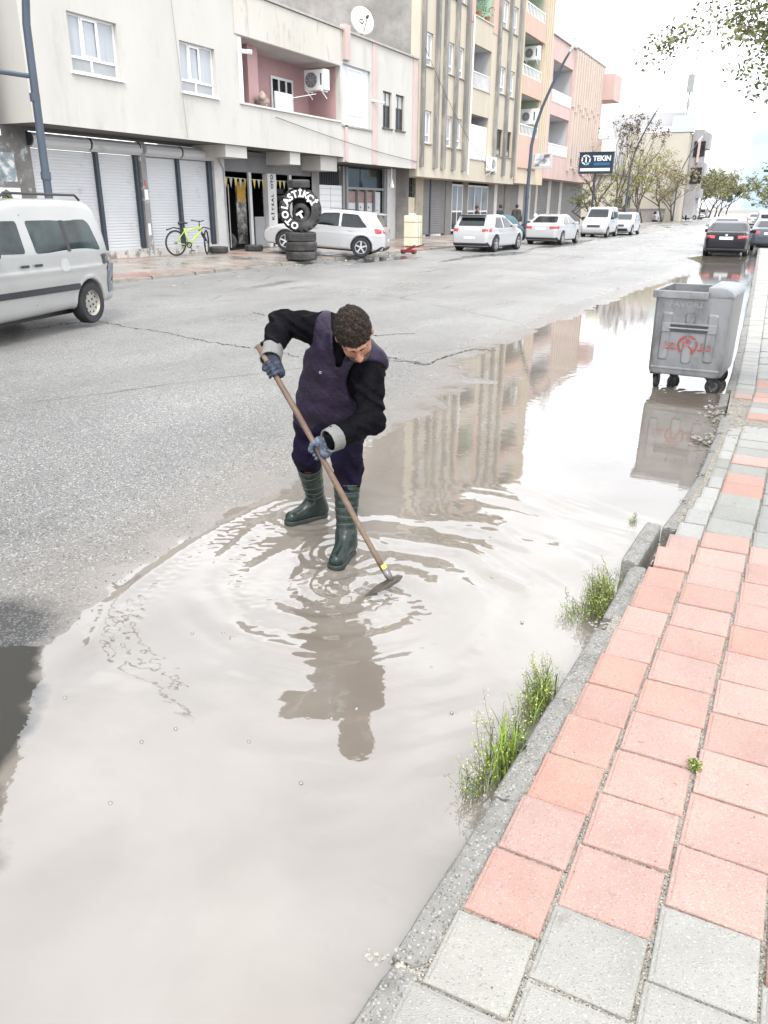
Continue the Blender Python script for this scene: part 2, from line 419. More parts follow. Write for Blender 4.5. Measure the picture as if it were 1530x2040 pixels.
def asphalt():
    mt = bpy.data.materials.new('asphalt'); mt.use_nodes = True; n = mt.node_tree; b = n.nodes['Principled BSDF']; L = n.links.new
    tc = n.nodes.new('ShaderNodeTexCoord'); P = tc.outputs['Object']
    def noise(sc, det=5, mapp=None, rough=0.6):
        q = n.nodes.new('ShaderNodeTexNoise'); q.inputs['Scale'].default_value = sc; q.inputs['Detail'].default_value = det; q.inputs['Roughness'].default_value = rough
        if mapp:
            mp = n.nodes.new('ShaderNodeMapping'); mp.inputs['Scale'].default_value = mapp; L(P, mp.inputs[0]); L(mp.outputs[0], q.inputs['Vector'])
        else: L(P, q.inputs['Vector'])
        return q.outputs['Fac']
    def rng(s, a, b_, c=0, d=1):
        q = n.nodes.new('ShaderNodeMapRange'); q.inputs[1].default_value = a; q.inputs[2].default_value = b_; q.inputs[3].default_value = c; q.inputs[4].default_value = d; L(s, q.inputs[0]); return q.outputs[0]
    def mix(f, a, c, mode='MIX'):
        q = n.nodes.new('ShaderNodeMixRGB'); q.blend_type = mode
        if isinstance(f, float): q.inputs[0].default_value = f
        else: L(f, q.inputs[0])
        for k, s in ((1, a), (2, c)):
            if isinstance(s, tuple): q.inputs[k].default_value = s+(1,)
            else: L(s, q.inputs[k])
        return q.outputs[0]
    vor = n.nodes.new('ShaderNodeTexVoronoi'); vor.inputs['Scale'].default_value = 95; L(P, vor.inputs['Vector'])
    big = rng(noise(0.35, 6), 0.3, 0.7)
    agg = rng(noise(160, 2), 0.35, 0.7)
    base = mix(agg, (0.115, 0.111, 0.105), (0.45, 0.44, 0.425))
    sepc = n.nodes.new('ShaderNodeSeparateColor'); L(vor.outputs['Color'], sepc.inputs[0])
    base = mix(rng(sepc.outputs[0], 0.86, 0.93), base, (0.62, 0.61, 0.59))      # pale chips in the aggregate
    base = mix(rng(sepc.outputs[1], 0.90, 0.95), base, (0.045, 0.043, 0.04))
    base = mix(big, base, mix(0.45, base, (0.07, 0.066, 0.062)))
    trk = rng(noise(1.0, 5, (0.55, 0.07, 1), 0.6), 0.42, 0.62); base = mix(trk, base, mix(0.22, base, (0.06, 0.057, 0.054)))      # dull tyre tracks along the street
    oil = rng(noise(0.55, 7, None, 0.7), 0.62, 0.70); base = mix(oil, base, mix(0.5, base, (0.04, 0.038, 0.036)))
    # cracks
    wv = n.nodes.new('ShaderNodeTexVoronoi'); wv.feature = 'DISTANCE_TO_EDGE'; wv.inputs['Scale'].default_value = 0.23
    dn = n.nodes.new('ShaderNodeTexNoise'); dn.inputs['Scale'].default_value = 1.7; dn.inputs['Detail'].default_value = 8; L(P, dn.inputs['Vector'])
    ad = n.nodes.new('ShaderNodeMixRGB'); ad.inputs[0].default_value = 0.16; L(P, ad.inputs[1]); L(dn.outputs['Color'], ad.inputs[2])
    sc = n.nodes.new('ShaderNodeMapping'); sc.inputs['Scale'].default_value = (1.0, 0.6, 1); L(ad.outputs[0], sc.inputs[0]); L(sc.outputs[0], wv.inputs['Vector'])
    crk = n.nodes.new('ShaderNodeMath'); crk.operation = 'MULTIPLY'; L(rng(wv.outputs['Distance'], 0.0, 0.006, 1, 0), crk.inputs[0]); L(rng(noise(0.8, 3), 0.42, 0.6), crk.inputs[1])
    base = mix(crk.outputs[0], base, (0.02, 0.019, 0.018))
    # wet: low streaks along the gutter and thin films
    wet = rng(noise(1.0, 6, (0.8, 0.14, 1), 0.55), 0.55, 0.61)
    sx = n.nodes.new('ShaderNodeSeparateXYZ'); L(P, sx.inputs[0])
    far = rng(sx.outputs['Y'], 10.0, 18.0); left = rng(sx.outputs['X'], -8.5, -12.0, 0.35, 1.0)
    w2 = n.nodes.new('ShaderNodeMath'); w2.operation = 'MULTIPLY'; L(wet, w2.inputs[0]); L(far, w2.inputs[1])
    w3 = n.nodes.new('ShaderNodeMath'); w3.operation = 'MULTIPLY'; L(w2.outputs[0], w3.inputs[0]); L(left, w3.inputs[1]); WET = w3.outputs[0]
    # shore film: height close to the water level
    zn = n.nodes.new('ShaderNodeMath'); zn.operation = 'MULTIPLY_ADD'; L(noise(2.3, 6, None, .65), zn.inputs[0]); zn.inputs[1].default_value = -0.016; L(sx.outputs['Z'], zn.inputs[2])
    film = rng(zn.outputs[0], -0.009, 0.008, 1, 0)
    base = mix(film, base, (0.155, 0.136, 0.116))
    qd = G(-25, 1255, .02); vd_ = n.nodes.new('ShaderNodeVectorMath'); vd_.operation = 'DISTANCE'; L(P, vd_.inputs[0]); vd_.inputs[1].default_value = (float(qd[0]), float(qd[1]), .0)  # wet asphalt patch, the grey block's dark reflection painted into its colour
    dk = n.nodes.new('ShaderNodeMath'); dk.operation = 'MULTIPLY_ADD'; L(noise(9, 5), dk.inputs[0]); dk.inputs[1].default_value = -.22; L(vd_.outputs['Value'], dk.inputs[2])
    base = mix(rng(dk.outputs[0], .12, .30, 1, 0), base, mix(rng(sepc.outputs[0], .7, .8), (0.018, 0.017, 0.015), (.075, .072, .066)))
    base = mix(WET, base, mix(0.75, base, (0.05, 0.048, 0.045)))
    L(base, b.inputs['Base Color'])
    damp = rng(noise(0.5, 5, (1, .4, 1), .6), 0.4, 0.62); rg = mix(damp, (0.48, 0.48, 0.48), (0.27, 0.27, 0.27)); rg = mix(WET, rg, (0.04, 0.04, 0.04)); rg = mix(film, rg, (0.035, 0.035, 0.035)); L(rg, b.inputs['Roughness'])
    b.inputs['Specular IOR Level'].default_value = 1.0
    bp = n.nodes.new('ShaderNodeBump'); bp.inputs['Distance'].default_value = 0.006
    st = mix(WET, (1.0, 1.0, 1.0), (0.02, 0.02, 0.02)); st = mix(film, st, (0.03, 0.03, 0.03)); L(st, bp.inputs['Strength'])
    hh = n.nodes.new('ShaderNodeMath'); hh.operation = 'ADD'; L(agg, hh.inputs[0]); L(vor.outputs['Distance'], hh.inputs[1])
    hs = n.nodes.new('ShaderNodeMath'); hs.operation = 'SUBTRACT'; L(hh.outputs[0], hs.inputs[0]); L(crk.outputs[0], hs.inputs[1])
    L(hs.outputs[0], bp.inputs['Height']); L(bp.outputs[0], b.inputs['Normal'])
    return mt
ASPH = asphalt()
def sp(*segs):
    out = []
    for a, b, st in segs: out += list(np.arange(a, b-1e-6, st))
    out.append(segs[-1][1]); return np.array(out)
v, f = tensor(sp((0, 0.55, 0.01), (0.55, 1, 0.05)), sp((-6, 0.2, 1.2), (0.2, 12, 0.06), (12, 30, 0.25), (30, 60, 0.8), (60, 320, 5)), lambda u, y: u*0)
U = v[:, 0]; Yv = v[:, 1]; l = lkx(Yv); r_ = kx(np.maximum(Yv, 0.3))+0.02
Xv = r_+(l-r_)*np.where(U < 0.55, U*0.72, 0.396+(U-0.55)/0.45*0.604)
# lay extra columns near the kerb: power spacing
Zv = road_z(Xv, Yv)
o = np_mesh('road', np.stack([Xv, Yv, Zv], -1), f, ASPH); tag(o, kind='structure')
# the wide ground under and behind everything
gm = M('bare_ground', (0.20, 0.185, 0.165), 0.9, 0.2, 0.4)
mb = MB(); mb.add([(-900, -300, -0.35), (900, -300, -0.35), (900, 1500, -0.35), (-900, 1500, -0.35)], [(0, 1, 2, 3)]); tag(mb.build('ground', gm), kind='structure')

# ---- water
HC = (-1.80, 3.22)
def water_z(x, y):
    dx, dy = x-HC[0], y-HC[1]; r = np.hypot(dx, dy); th = np.arctan2(dy, dx)
    n1 = fbm(x, y, 1.1, 11); n2 = fbm(x, y, 5.0, 12, 4); n3 = fbm(x, y, 14.0, 13, 3)
    n4 = fbm(x, y, 0.55, 15, 2); mk = np.clip(.55+1.1*n1, 0, 1.6)
    rs_ = np.random.RandomState(31); sw = np.zeros_like(x); so_ = np.zeros_like(x)
    for k in range(26):     # tangential streaks wound round the tool
        a_ = rs_.uniform(14, 58); m_ = rs_.randint(1, 7); f_ = rs_.uniform(0, 6.28); am = 18.0/a_
        sw += am*np.sin(a_*r*(1+.05*n4)+m_*(th+rs_.uniform(.9, 1.6)*r)+f_)
    for k in range(14):
        a_ = rs_.uniform(9, 26); m_ = rs_.randint(1, 4); f_ = rs_.uniform(0, 6.28)
        so_ += 10.0/a_*np.sin(a_*r*(1+.12*n4)+m_*(th+.8*r)+f_+.8*n1)
    z = .0019*sw*np.exp(-(r/.56)**2)+.0027*so_*np.exp(-((r-.80)/.58)**2)*(.55+.45*np.cos(th-.6))
    z += 0.0024*n2*np.exp(-(r/0.36)**2)+0.0032*n3*np.exp(-(r/0.33)**2)
    arc = 2*PI*(r*(1+.10*n4)+.06*n1-.02*th)/0.40; side = np.exp(-((th-.95)/.75)**2)*np.exp(-((r-1.40)/.5)**2)
    z += .0044*np.sin(arc+2*n4)*side*np.clip(.3+1.5*fbm(th*1.1, r*2.0, 1.0, 16, 3), 0, 1.3)
    # bow wave dragged out to the left, its ridge an arc
    for (pts, amp, wd) in (([(570, 985), (430, 1052), (300, 1140), (218, 1205), (190, 1275), (205, 1335), (285, 1358)], 0.0035, 0.045),
                           ([(520, 1040), (440, 1110), (432, 1165), (470, 1225), (480, 1268)], 0.0035, 0.04)):
        W = [G(*p)[:2] for p in pts]; d = np.full(x.shape, 9.0); sd = np.zeros(x.shape)
        for i in range(len(W)-1):
            a, b = W[i], W[i+1]; e = b-a; t = np.clip(((x-a[0])*e[0]+(y-a[1])*e[1])/(e@e), 0, 1)
            qx = x-a[0]-t*e[0]; qy = y-a[1]-t*e[1]; dd = np.hypot(qx, qy); nw = dd < d; d = np.where(nw, dd, d); sd = np.where(nw, np.sign(e[0]*qy-e[1]*qx), sd)
        dn = d*(1+0.25*n2)
        z += amp*np.exp(-(dn/wd)**2)
        z += 0.0011*n3*np.exp(-((d-0.10)/0.09)**2)*(sd > 0)
    # streaks dragged round to the right and beyond the boots, following arcs about the hoe
    arc = 2*PI*(r*(1+.10*n4)+.06*n1-.02*th)/0.40; side = np.exp(-((th-.95)/.75)**2)*np.exp(-((r-1.35)/.55)**2)
    z += .0050*np.sin(arc+2*n4)*side*np.clip(.3+1.5*fbm(th*1.1, r*2.0, 1.0, 16, 3), 0, 1.3)
    for (cx, cy) in ((-2.09, 3.62), (-2.58, 4.06)):
        rr = np.hypot(x-cx, y-cy); z += 0.0030*np.sin(2*PI*rr/0.085+n1)*np.exp(-((rr-0.16)/0.14)**2)
    for (cx, cy, a) in ((-1.1, 9.1, 0.0016), (-0.6, 9.0, 0.0016)):
        rr = np.hypot(x-cx, y-cy); z += a*np.sin(2*PI*rr/0.13)*np.exp(-(rr/0.7)**2)
    z += 0.0006*n1*np.exp(-(r/1.8)**2)+0.00022*fbm(x, y, 2.6, 14, 2)*np.exp(-(r/3)**2)
    return z+0.0
wm = bpy.data.materials.new('muddy_water'); wm.use_nodes = True; n = wm.node_tree; b = n.nodes['Principled BSDF']; L = n.links.new
tc = n.nodes.new('ShaderNodeTexCoord')
nz = n.nodes.new('ShaderNodeTexNoise'); nz.inputs['Scale'].default_value = 0.9; nz.inputs['Detail'].default_value = 5; nz.inputs['Distortion'].default_value = 1.2
L(tc.outputs['Object'], nz.inputs['Vector'])
cr = n.nodes.new('ShaderNodeValToRGB'); cr.color_ramp.elements[0].position = 0.35; cr.color_ramp.elements[1].position = 0.68
cr.color_ramp.elements[0].color = (0.138, 0.118, 0.098, 1); cr.color_ramp.elements[1].color = (0.182, 0.163, 0.142, 1)
L(nz.outputs['Fac'], cr.inputs[0])
# unmuddied near-left water with the grey block's reflection darkened into its colour: signed side of a line, wobbled by noise
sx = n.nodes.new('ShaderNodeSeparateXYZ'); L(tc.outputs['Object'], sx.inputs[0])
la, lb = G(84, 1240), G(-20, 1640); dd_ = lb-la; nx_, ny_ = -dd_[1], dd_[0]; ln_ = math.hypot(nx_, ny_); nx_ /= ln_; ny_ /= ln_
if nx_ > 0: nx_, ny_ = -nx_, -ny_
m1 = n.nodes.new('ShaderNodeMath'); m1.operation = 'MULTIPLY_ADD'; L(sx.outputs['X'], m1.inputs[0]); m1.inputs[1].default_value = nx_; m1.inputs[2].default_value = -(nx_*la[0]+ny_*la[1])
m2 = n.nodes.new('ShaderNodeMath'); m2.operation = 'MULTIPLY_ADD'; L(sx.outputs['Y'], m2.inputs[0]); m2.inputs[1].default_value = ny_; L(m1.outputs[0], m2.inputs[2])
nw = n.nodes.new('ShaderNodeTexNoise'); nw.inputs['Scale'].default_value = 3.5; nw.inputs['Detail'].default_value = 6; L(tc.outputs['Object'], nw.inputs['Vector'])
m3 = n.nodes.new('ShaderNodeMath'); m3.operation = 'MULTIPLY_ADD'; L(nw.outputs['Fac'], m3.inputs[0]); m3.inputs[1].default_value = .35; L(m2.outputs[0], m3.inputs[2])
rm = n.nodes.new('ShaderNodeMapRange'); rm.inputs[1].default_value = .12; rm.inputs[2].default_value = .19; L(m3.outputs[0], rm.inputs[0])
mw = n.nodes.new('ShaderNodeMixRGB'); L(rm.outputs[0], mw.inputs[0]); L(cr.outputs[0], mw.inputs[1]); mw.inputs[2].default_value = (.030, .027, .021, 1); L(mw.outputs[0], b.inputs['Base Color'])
b.inputs['Roughness'].default_value = 0.02; b.inputs['IOR'].default_value = 2.05; b.inputs['Specular IOR Level'].default_value = 0.5
n2 = n.nodes.new('ShaderNodeTexNoise'); n2.inputs['Scale'].default_value = 7.0; n2.inputs['Detail'].default_value = 3
mp = n.nodes.new('ShaderNodeMapping'); mp.inputs['Scale'].default_value = (1, 1.8, 1); mp.inputs['Rotation'].default_value = (0, 0, -0.4); L(tc.outputs['Object'], mp.inputs[0]); L(mp.outputs[0], n2.inputs['Vector'])
bp = n.nodes.new('ShaderNodeBump'); bp.inputs['Strength'].default_value = 0.10; bp.inputs['Distance'].default_value = 0.006
L(n2.outputs['Fac'], bp.inputs['Height']); L(bp.outputs[0], b.inputs['Normal'])
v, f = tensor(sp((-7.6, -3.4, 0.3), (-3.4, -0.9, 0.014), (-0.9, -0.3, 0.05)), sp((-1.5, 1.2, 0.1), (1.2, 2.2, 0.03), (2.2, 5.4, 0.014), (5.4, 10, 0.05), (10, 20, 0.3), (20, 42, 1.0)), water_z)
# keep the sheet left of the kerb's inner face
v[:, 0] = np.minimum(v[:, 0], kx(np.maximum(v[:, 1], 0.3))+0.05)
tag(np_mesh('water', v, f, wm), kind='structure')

# ---- right pavement: bed of sand, tiles, kerb stones
sandm = M('joint_sand', (0.27, 0.25, 0.215), 0.95, 0.4, 60, 0.8, 150, dirt=(0.09, 0.08, 0.06), dscale=14, dthr=(0.55, 0.7), chips=(260, (.45, .43, .39), (.07, .06, .05), .14))
mb = MB(); ys = sp((-0.5, 12, 0.1), (12, 60, 3), (60, 300, 20))
for i in range(len(ys)-1):
    y0, y1 = ys[i], ys[i+1]; x0, x1 = kx(y0)+(0.05 if not 3.95 < y0 < 4.75 else .15), kx(y1)+(0.05 if not 3.95 < y1 < 4.75 else .15)
    mb.add([(x0, y0, 0.105), (8, y0, 0.105), (8, y1, 0.105), (x1, y1, 0.105), (x0, y0, -0.3), (x1, y1, -0.3)], [(0, 1, 2, 3), (0, 3, 5, 4)])
tag(mb.build('pavement', sandm), kind='structure')
def tile_mat(name, c, var=0.13, dk=(0.16, 0.12, 0.10)):
    return M(name, c, 0.62, var, 4.5, 0.7, 260, dirt=dk, dscale=9, dthr=(0.60, 0.74), rvar=0.15, dmax=0.5, island=.07, chips=(230, tuple(min(1, q*1.22+.02) for q in c), tuple(q*.78 for q in c), .07))
TRED = tile_mat('red_concrete_tile', (0.435, 0.268, 0.225)); TGREY = tile_mat('grey_concrete_tile', (0.345, 0.335, 0.308), 0.12); TPALE = tile_mat('pale_concrete_tile', (0.36, 0.355, 0.34), 0.1)
TDULL = tile_mat('dull_grey_tile', (0.29, 0.29, 0.27), 0.1)
def tile(mb, x0, x1, y0, y1, z, tilt=(0, 0), rot=0.0, ch=0.011, drop=0.007, th=0.05):
    cx, cy = (x0+x1)/2, (y0+y1)/2; hx, hy = (x1-x0)/2, (y1-y0)/2; c, s = math.cos(rot), math.sin(rot)
    rings = [(hx, hy, -th), (hx, hy, -drop), (hx-0.003, hy-0.003, -drop*0.55), (hx-ch, hy-ch, -drop*0.42), (hx-ch-0.004, hy-ch-0.004, 0)]
    vs = []
    for (ax, ay, dz) in rings:
        for (i, j) in ((-1,-1),(1,-1),(1,1),(-1,1)):
            k = 0.0025
            for (ii, jj) in (((i*(ax-k)), j*ay), (i*ax, j*(ay-k))) if (i*j < 0) else ((i*ax, j*(ay-k)), (i*(ax-k), j*ay)):
                xx, yy = ii, jj
                vs.append((cx+xx*c-yy*s, cy+xx*s+yy*c, z+dz+tilt[0]*xx+tilt[1]*yy))
    N = 8; fs = []
    for r in range(len(rings)-1):
        for k in range(N): fs.append((r*N+k, r*N+(k+1) % N, (r+1)*N+(k+1) % N, (r+1)*N+k))
    fs.append(tuple((len(rings)-1)*N+k for k in range(N)))
    mb.add(vs, fs)
tr = random.Random(11)
TM = {'r': MB(), 'g': MB(), 'w': MB(), 'd': MB()}
P_ = 0.25
for c_ in range(0, 7):
    y = 0.02+0.125*(c_ % 2)*1.0+tr.uniform(-0.01, 0.01)
    if c_ == 0: y = 0.02
    row = 0
    while y < 60:
        yc = y+P_/2
        lx = kx(yc)+0.091; drift = -0.30+0.028*(max(yc, 1.5)-1.5) if yc < 5.5 else -0.188+0.012*(min(yc, 9)-5.5)-0.025*max(0, yc-9)
        if c_ == 0: x0, x1 = lx, drift-0.006
        else: x0, x1 = drift+0.262*(c_-1)+0.006, drift+0.262*c_-0.007
        if yc > 14 and c_ > 3: y += P_; continue
        if x1-x0 > 0.05:
            gap_ = 7.35 < yc < 7.75 or (c_ == 0 and 7.6 < yc < 8.5)
            yr = yc-(0, .10, .16, .2, .12, .2, .1)[c_]
            if yr < 1.50: k = 'g'
            elif yr < 4.50: k = 'r'
            elif yr < 5.3: k = 'w' if c_ == 0 else 'd'
            elif yr < 7.4: k = tr.choice('wdwrr' if c_ else 'wwddr')
            elif yr < 9.6: k = tr.choice('rwd')
            else: k = tr.choice('wgwwg') if c_ < 2 else tr.choice('wrgw')
            if not gap_:
                w = 0.0035 if yc < 4.4 else 0.007
                z = 0.118+tr.uniform(-w, w); tl = (tr.gauss(0, 0.010), tr.gauss(0, 0.014)); rt = tr.gauss(0, 0.008)
                if c_ == 0 and 3.95 < yc < 4.25: z += 0.012; tl = (-0.03, 0.05); rt = 0.05
                tile(TM[k], x0, x1, y+0.004, y+P_-0.004, z, tl, rt)
        y += P_+tr.uniform(-0.001, 0.003); row += 1
for k, mname in (('r', TRED), ('g', TGREY), ('w', TPALE), ('d', TDULL)):
    tag(TM[k].build({'r': 'red_paving', 'g': 'grey_paving', 'w': 'pale_paving', 'd': 'dull_paving'}[k], mname, fix=False), kind='structure')
# kerb stones as rough blocks
KM = M('kerb_concrete', (0.25, 0.243, 0.226), 0.85, 0.3, 5, 0.6, 260, dirt=(0.075, 0.072, 0.062), dscale=5, dthr=(0.47, 0.66), dmax=0.75, chips=(190, (.36, .35, .33), (.12, .118, .11), .12))
mb = MB(); y = 0.15; kr = random.Random(4)
joints = [0.15, 0.8, 1.30, 1.98, 2.62, 3.25, 3.36, 4.02, 4.66, 5.20, 5.85, 6.5, 7.1]
while joints[-1] < 60: joints.append(joints[-1]+kr.uniform(0.55, 0.8))
for i in range(len(joints)-1):
    y0, y1 = joints[i]+0.008, joints[i+1]-0.008; x0, x1 = float(kx(y0)), float(kx(y1)); w = 0.093
    if 7.2 < y0 < 8.9 and i % 2: continue
    z0 = 0.112; ox = kr.uniform(-0.006, 0.006); rz = kr.uniform(-0.01, 0.01); dz = kr.uniform(-0.006, 0.004); roll = 0
    if abs(joints[i]-4.02) < 0.01: ox = -0.075; rz = -0.03; dz = 0.010; roll = 0.16; z0 = 0.122
    if abs(joints[i]-3.25) < 0.01: dz = -0.03
    if 4.6 < y0 < 7: ox += 0.0; w = 0.10; dz -= 0.012
    if 7.2 < y0 < 8.9: roll = -0.25; dz = -0.05; ox = -0.05
    ny = max(4, int((y1-y0)/0.05)); prof = [(0, -0.28), (0.0, -0.05), (0.001, -0.018), (0.012, -0.004), (0.03, 0), (0.06, 0.001), (w-0.012, 0), (w-0.002, -0.008), (w, -0.03), (w, -0.28)]
    vs = []; fs = []; np_ = len(prof)
    for a in range(ny+1):
        t = a/ny; yy = y0+(y1-y0)*t; xx = x0+(x1-x0)*t+ox+rz*(t-0.5); e = 0.006 if a in (0, ny) else 0
        for q, (px_, pz_) in enumerate(prof):
            jx = kr.gauss(0, 0.0007); jz = kr.gauss(0, 0.0006) if q > 1 else 0
            if q in (3, 4) and kr.random() < 0.10: jz -= 0.008; jx += 0.006
            vs.append((xx+px_+jx+(e if q < 5 else -e)*0.5, yy+kr.gauss(0, 0.001), z0+dz+pz_+jz-roll*px_-(e if 2 < q < 8 else 0)))
    for a in range(ny):
        for q in range(np_-1): fs.append((a*np_+q, a*np_+q+1, (a+1)*np_+q+1, (a+1)*np_+q))
    fs.append(tuple(range(np_))); fs.append(tuple(ny*np_+q for q in range(np_-1, -1, -1)))
    mb.add(vs, fs)
tag(mb.build('kerb', KM, fix=True, smooth=False), kind='structure')
# rubble: mortar crumbs and broken stone
def stone(mb, c, r, rnd, flat=0.6):
    ico = [(0,0,1)]+[(math.cos(a*PI/3)*.9, math.sin(a*PI/3)*.9, .35) for a in range(6)]+[(math.cos((a+.5)*PI/3)*.9, math.sin((a+.5)*PI/3)*.9, -.4) for a in range(6)]+[(0,0,-.8)]
    vs = [(c[0]+p[0]*r*rnd.uniform(.65, 1.2), c[1]+p[1]*r*rnd.uniform(.65, 1.2), c[2]+p[2]*r*flat*rnd.uniform(.7, 1.2)) for p in ico]
    fs = [(0, 1+a, 1+(a+1) % 6) for a in range(6)]+[(1+a, 7+a, 1+(a+1) % 6) for a in range(6)]+[(1+(a+1) % 6, 7+a, 7+(a+1) % 6) for a in range(6)]+[(13, 7+(a+1) % 6, 7+a) for a in range(6)]
    mb.add(vs, fs)
mb = MB(); rr = random.Random(2)
for k in range(900):
    y = rr.choice((rr.gauss(7.5, 0.35), rr.gauss(8.2, 0.4), rr.gauss(7.2, 0.2))); x = kx(y)+rr.gauss(0.06, 0.10)+(rr.uniform(0, .7) if abs(y-7.55) < .2 else 0)
    stone(mb, (x, y, (0.09 if x > kx(y)+0.06 else 0.03)+rr.uniform(-.015, .02)), rr.choice((0.004, 0.006, 0.008, 0.010, 0.014, 0.02, .026)), rr)
for (yy, n_, sx_) in ((1.30, 70, .045), (1.98, 30, .03), (3.3, 30, .04), (5.2, 25, .03), (5.85, 20, .03), (4.66, 20, .05)):
    for k in range(n_): stone(mb, (kx(yy)+0.045+rr.gauss(0, sx_), yy+rr.gauss(0, .022), 0.098+rr.uniform(-.01, .008)), rr.uniform(.004, .011), rr)
for k in range(500):   # grit stuck along the kerb's foot at the water line
    y = rr.uniform(0.9, 7); x = kx(y)-abs(rr.gauss(0, 0.012)); stone(mb, (x, y, rr.uniform(0.0, 0.02)), rr.uniform(.003, .012), rr)
for k in range(260):   # grit in the tile joints
    y = rr.uniform(0.9, 6); x = -0.30+0.028*(max(y, 1.5)-1.5)+rr.choice((0, 0.262, 0.524))+rr.gauss(0, .004); stone(mb, (x, y, 0.112), rr.uniform(.0015, .0045), rr)
tag(mb.build('rubble', M('rubble_stone', (0.26, 0.245, 0.215), 0.9, 0.4, 14, .5, 80), None), 'crumbled mortar and grit along the broken kerb', 'rubble', kind='stuff')
mb = MB()
for k in range(170):   # crumbs and short twigs lying on the tiles
    y = rr.uniform(1.0, 6.5); x = float(kx(y))+rr.uniform(.12, 1.3); s = rr.uniform(.003, .012); a = rr.uniform(0, 6.28)
    if k % 3: stone(mb, (x, y, .1225), rr.uniform(.0012, .003), rr)
    else: mb.tube([(x, y, .1225), (x+s*math.cos(a), y+s*math.sin(a), .124), (x+1.8*s*math.cos(a+.5), y+1.8*s*math.sin(a+.5), .1225)], .0007, 4)
tag(mb.build('debris', M('dark_twig_debris', (0.10, 0.08, 0.06), 0.9, 0.4, 30), None), 'dark crumbs and short twigs scattered over the red and grey tiles', 'debris', kind='stuff')
# loose gravel on the road near the shore
mb = MB()
for k in range(420):
    y = rr.uniform(2.0, 6.5); x = shx(y)-abs(rr.gauss(0, 0.5)); stone(mb, (x, y, float(road_z(np.array(x), np.array(y)))+0.002), rr.uniform(.002, .006), rr)
tag(mb.build('gravel', M('dark_gravel', (0.11, 0.10, 0.09), 0.8, 0.5, 30), None), 'loose dark gravel scattered on the asphalt at the water edge', 'gravel', kind='stuff')

# ---- cracks in the asphalt: narrow open seams
CRK = M('crack_shadow_dirt', (0.025, 0.023, 0.02), 0.95, 0.4, 20); rr = random.Random(21)
for ci, pts in enumerate(([(190, 648), (260, 660), (330, 668), (400, 682), (470, 692), (520, 696), (600, 712)], [(770, 712), (850, 721), (885, 706), (915, 697), (945, 689), (990, 692)], [(690, 690), (760, 706), (850, 719)], [(60, 668), (130, 655), (190, 648)], [(505, 628), (560, 640), (600, 636)], [(740, 668), (790, 664), (830, 662)])):
    W = [G(px, py, .05) for px, py in pts]; mb = MB(); L_ = []; 
    for i in range(len(W)-1):
        for t in np.arange(0, 1, .04): q = W[i]*(1-t)+W[i+1]*t; L_.append(q[:2]+np.array([rr.gauss(0, .018), rr.gauss(0, .03)]))
    vs = []
    for k, q in enumerate(L_):
        w = abs(rr.gauss(.005, .006))+.002; d = L_[min(k+1, len(L_)-1)]-L_[max(k-1, 0)]; n_ = np.array([-d[1], d[0]])/max(1e-6, np.linalg.norm(d)); z = float(road_z(np.array(q[0]), np.array(q[1])))+.004
        vs += [(q[0]+n_[0]*w, q[1]+n_[1]*w, z), (q[0]-n_[0]*w, q[1]-n_[1]*w, z)]
    mb.add(vs, [(2*i, 2*i+1, 2*i+3, 2*i+2) for i in range(len(L_)-1)]); tag(mb.build('road_crack', CRK, fix=False), kind='structure')
mb = MB()
for k in range(150):
    y = rr.uniform(14, 60); x = lkx(y)+abs(rr.gauss(.5, .8)); s = rr.uniform(.02, .07); a = rr.uniform(0, 3); z = float(road_z(np.array(x), np.array(y)))+.012
    mb.obox((x, y, z), (s*math.cos(a), s*math.sin(a), rr.uniform(-.01, .01)), (-s*.6*math.sin(a), s*.6*math.cos(a), 0), (0, 0, .004))
tag(mb.build('litter', M('pale_litter', (.35, .34, .32), .8, .6, 3)), 'scraps of pale litter along the left gutter', 'litter', kind='stuff')
mb = MB()
for (px, py) in ((282, 1478), (496, 1478), (220, 1600), (350, 1452), (383, 1262), (660, 1432), (710, 1412), (445, 1262), (600, 1560), (130, 1390), (860, 1330), (900, 1420), (1040, 1240), (980, 1150)):
    q = G(px, py, 0); mb.lathe([(.008, .0), (.0065, .004), (.003, .006), (.0005, .0064)], (q[0], q[1], .0), 'z', 10, closed=False)
tag(mb.build('bubbles', wm, smooth=True), 'small bubbles floating on the muddy water', 'bubbles', kind='stuff')
# ---- left kerb and pavement
LZ = 0.36
lp = M('wet_left_paving', (0.27, 0.25, 0.225), 0.35, 0.3, 1.0, 0.3, 12, dirt=(0.27, 0.13, 0.10), dscale=0.45, dthr=(0.5, 0.6), rvar=0.25, dmax=0.8)
mb = MB(); ys = sp((-40, 0, 8), (0, 80, 2), (80, 320, 10))
for i in range(len(ys)-1):
    a, b_ = ys[i], ys[i+1]; xa, xb = lkx(a)-0.15, lkx(b_)-0.15
    mb.add([(xa, a, 0.27), (xb, b_, 0.27), (-16.6, b_, LZ) if b_ < 100 else (xb-3, b_, LZ), (-16.6, a, LZ) if a < 100 else (xa-3, a, LZ), (-60, b_, LZ), (-60, a, LZ)], [(0, 1, 2, 3), (3, 2, 4, 5)])
tag(mb.build('left_pavement', lp), kind='structure')
mb = MB(); y = -20; rr = random.Random(9)
while y < 140:
    y1 = y+0.8
    a, b_ = lkx(y), lkx(y1); j = rr.uniform(-.012, .012)
    mb.add([(a+j, y+.01, 0.0), (b_+j, y1-.01, 0.0), (b_+j-.01, y1-.01, .27+j), (a+j-.01, y+.01, .27+j), (a-.15, y+.01, .275+j), (b_-.15, y1-.01, .275+j)], [(0, 1, 2, 3), (3, 2, 5, 4)])
    y = y1
tag(mb.build('left_kerb', M('left_kerb_stone', (0.24, 0.225, 0.20), 0.6, 0.3, 3, 0.5, 20)), kind='structure')

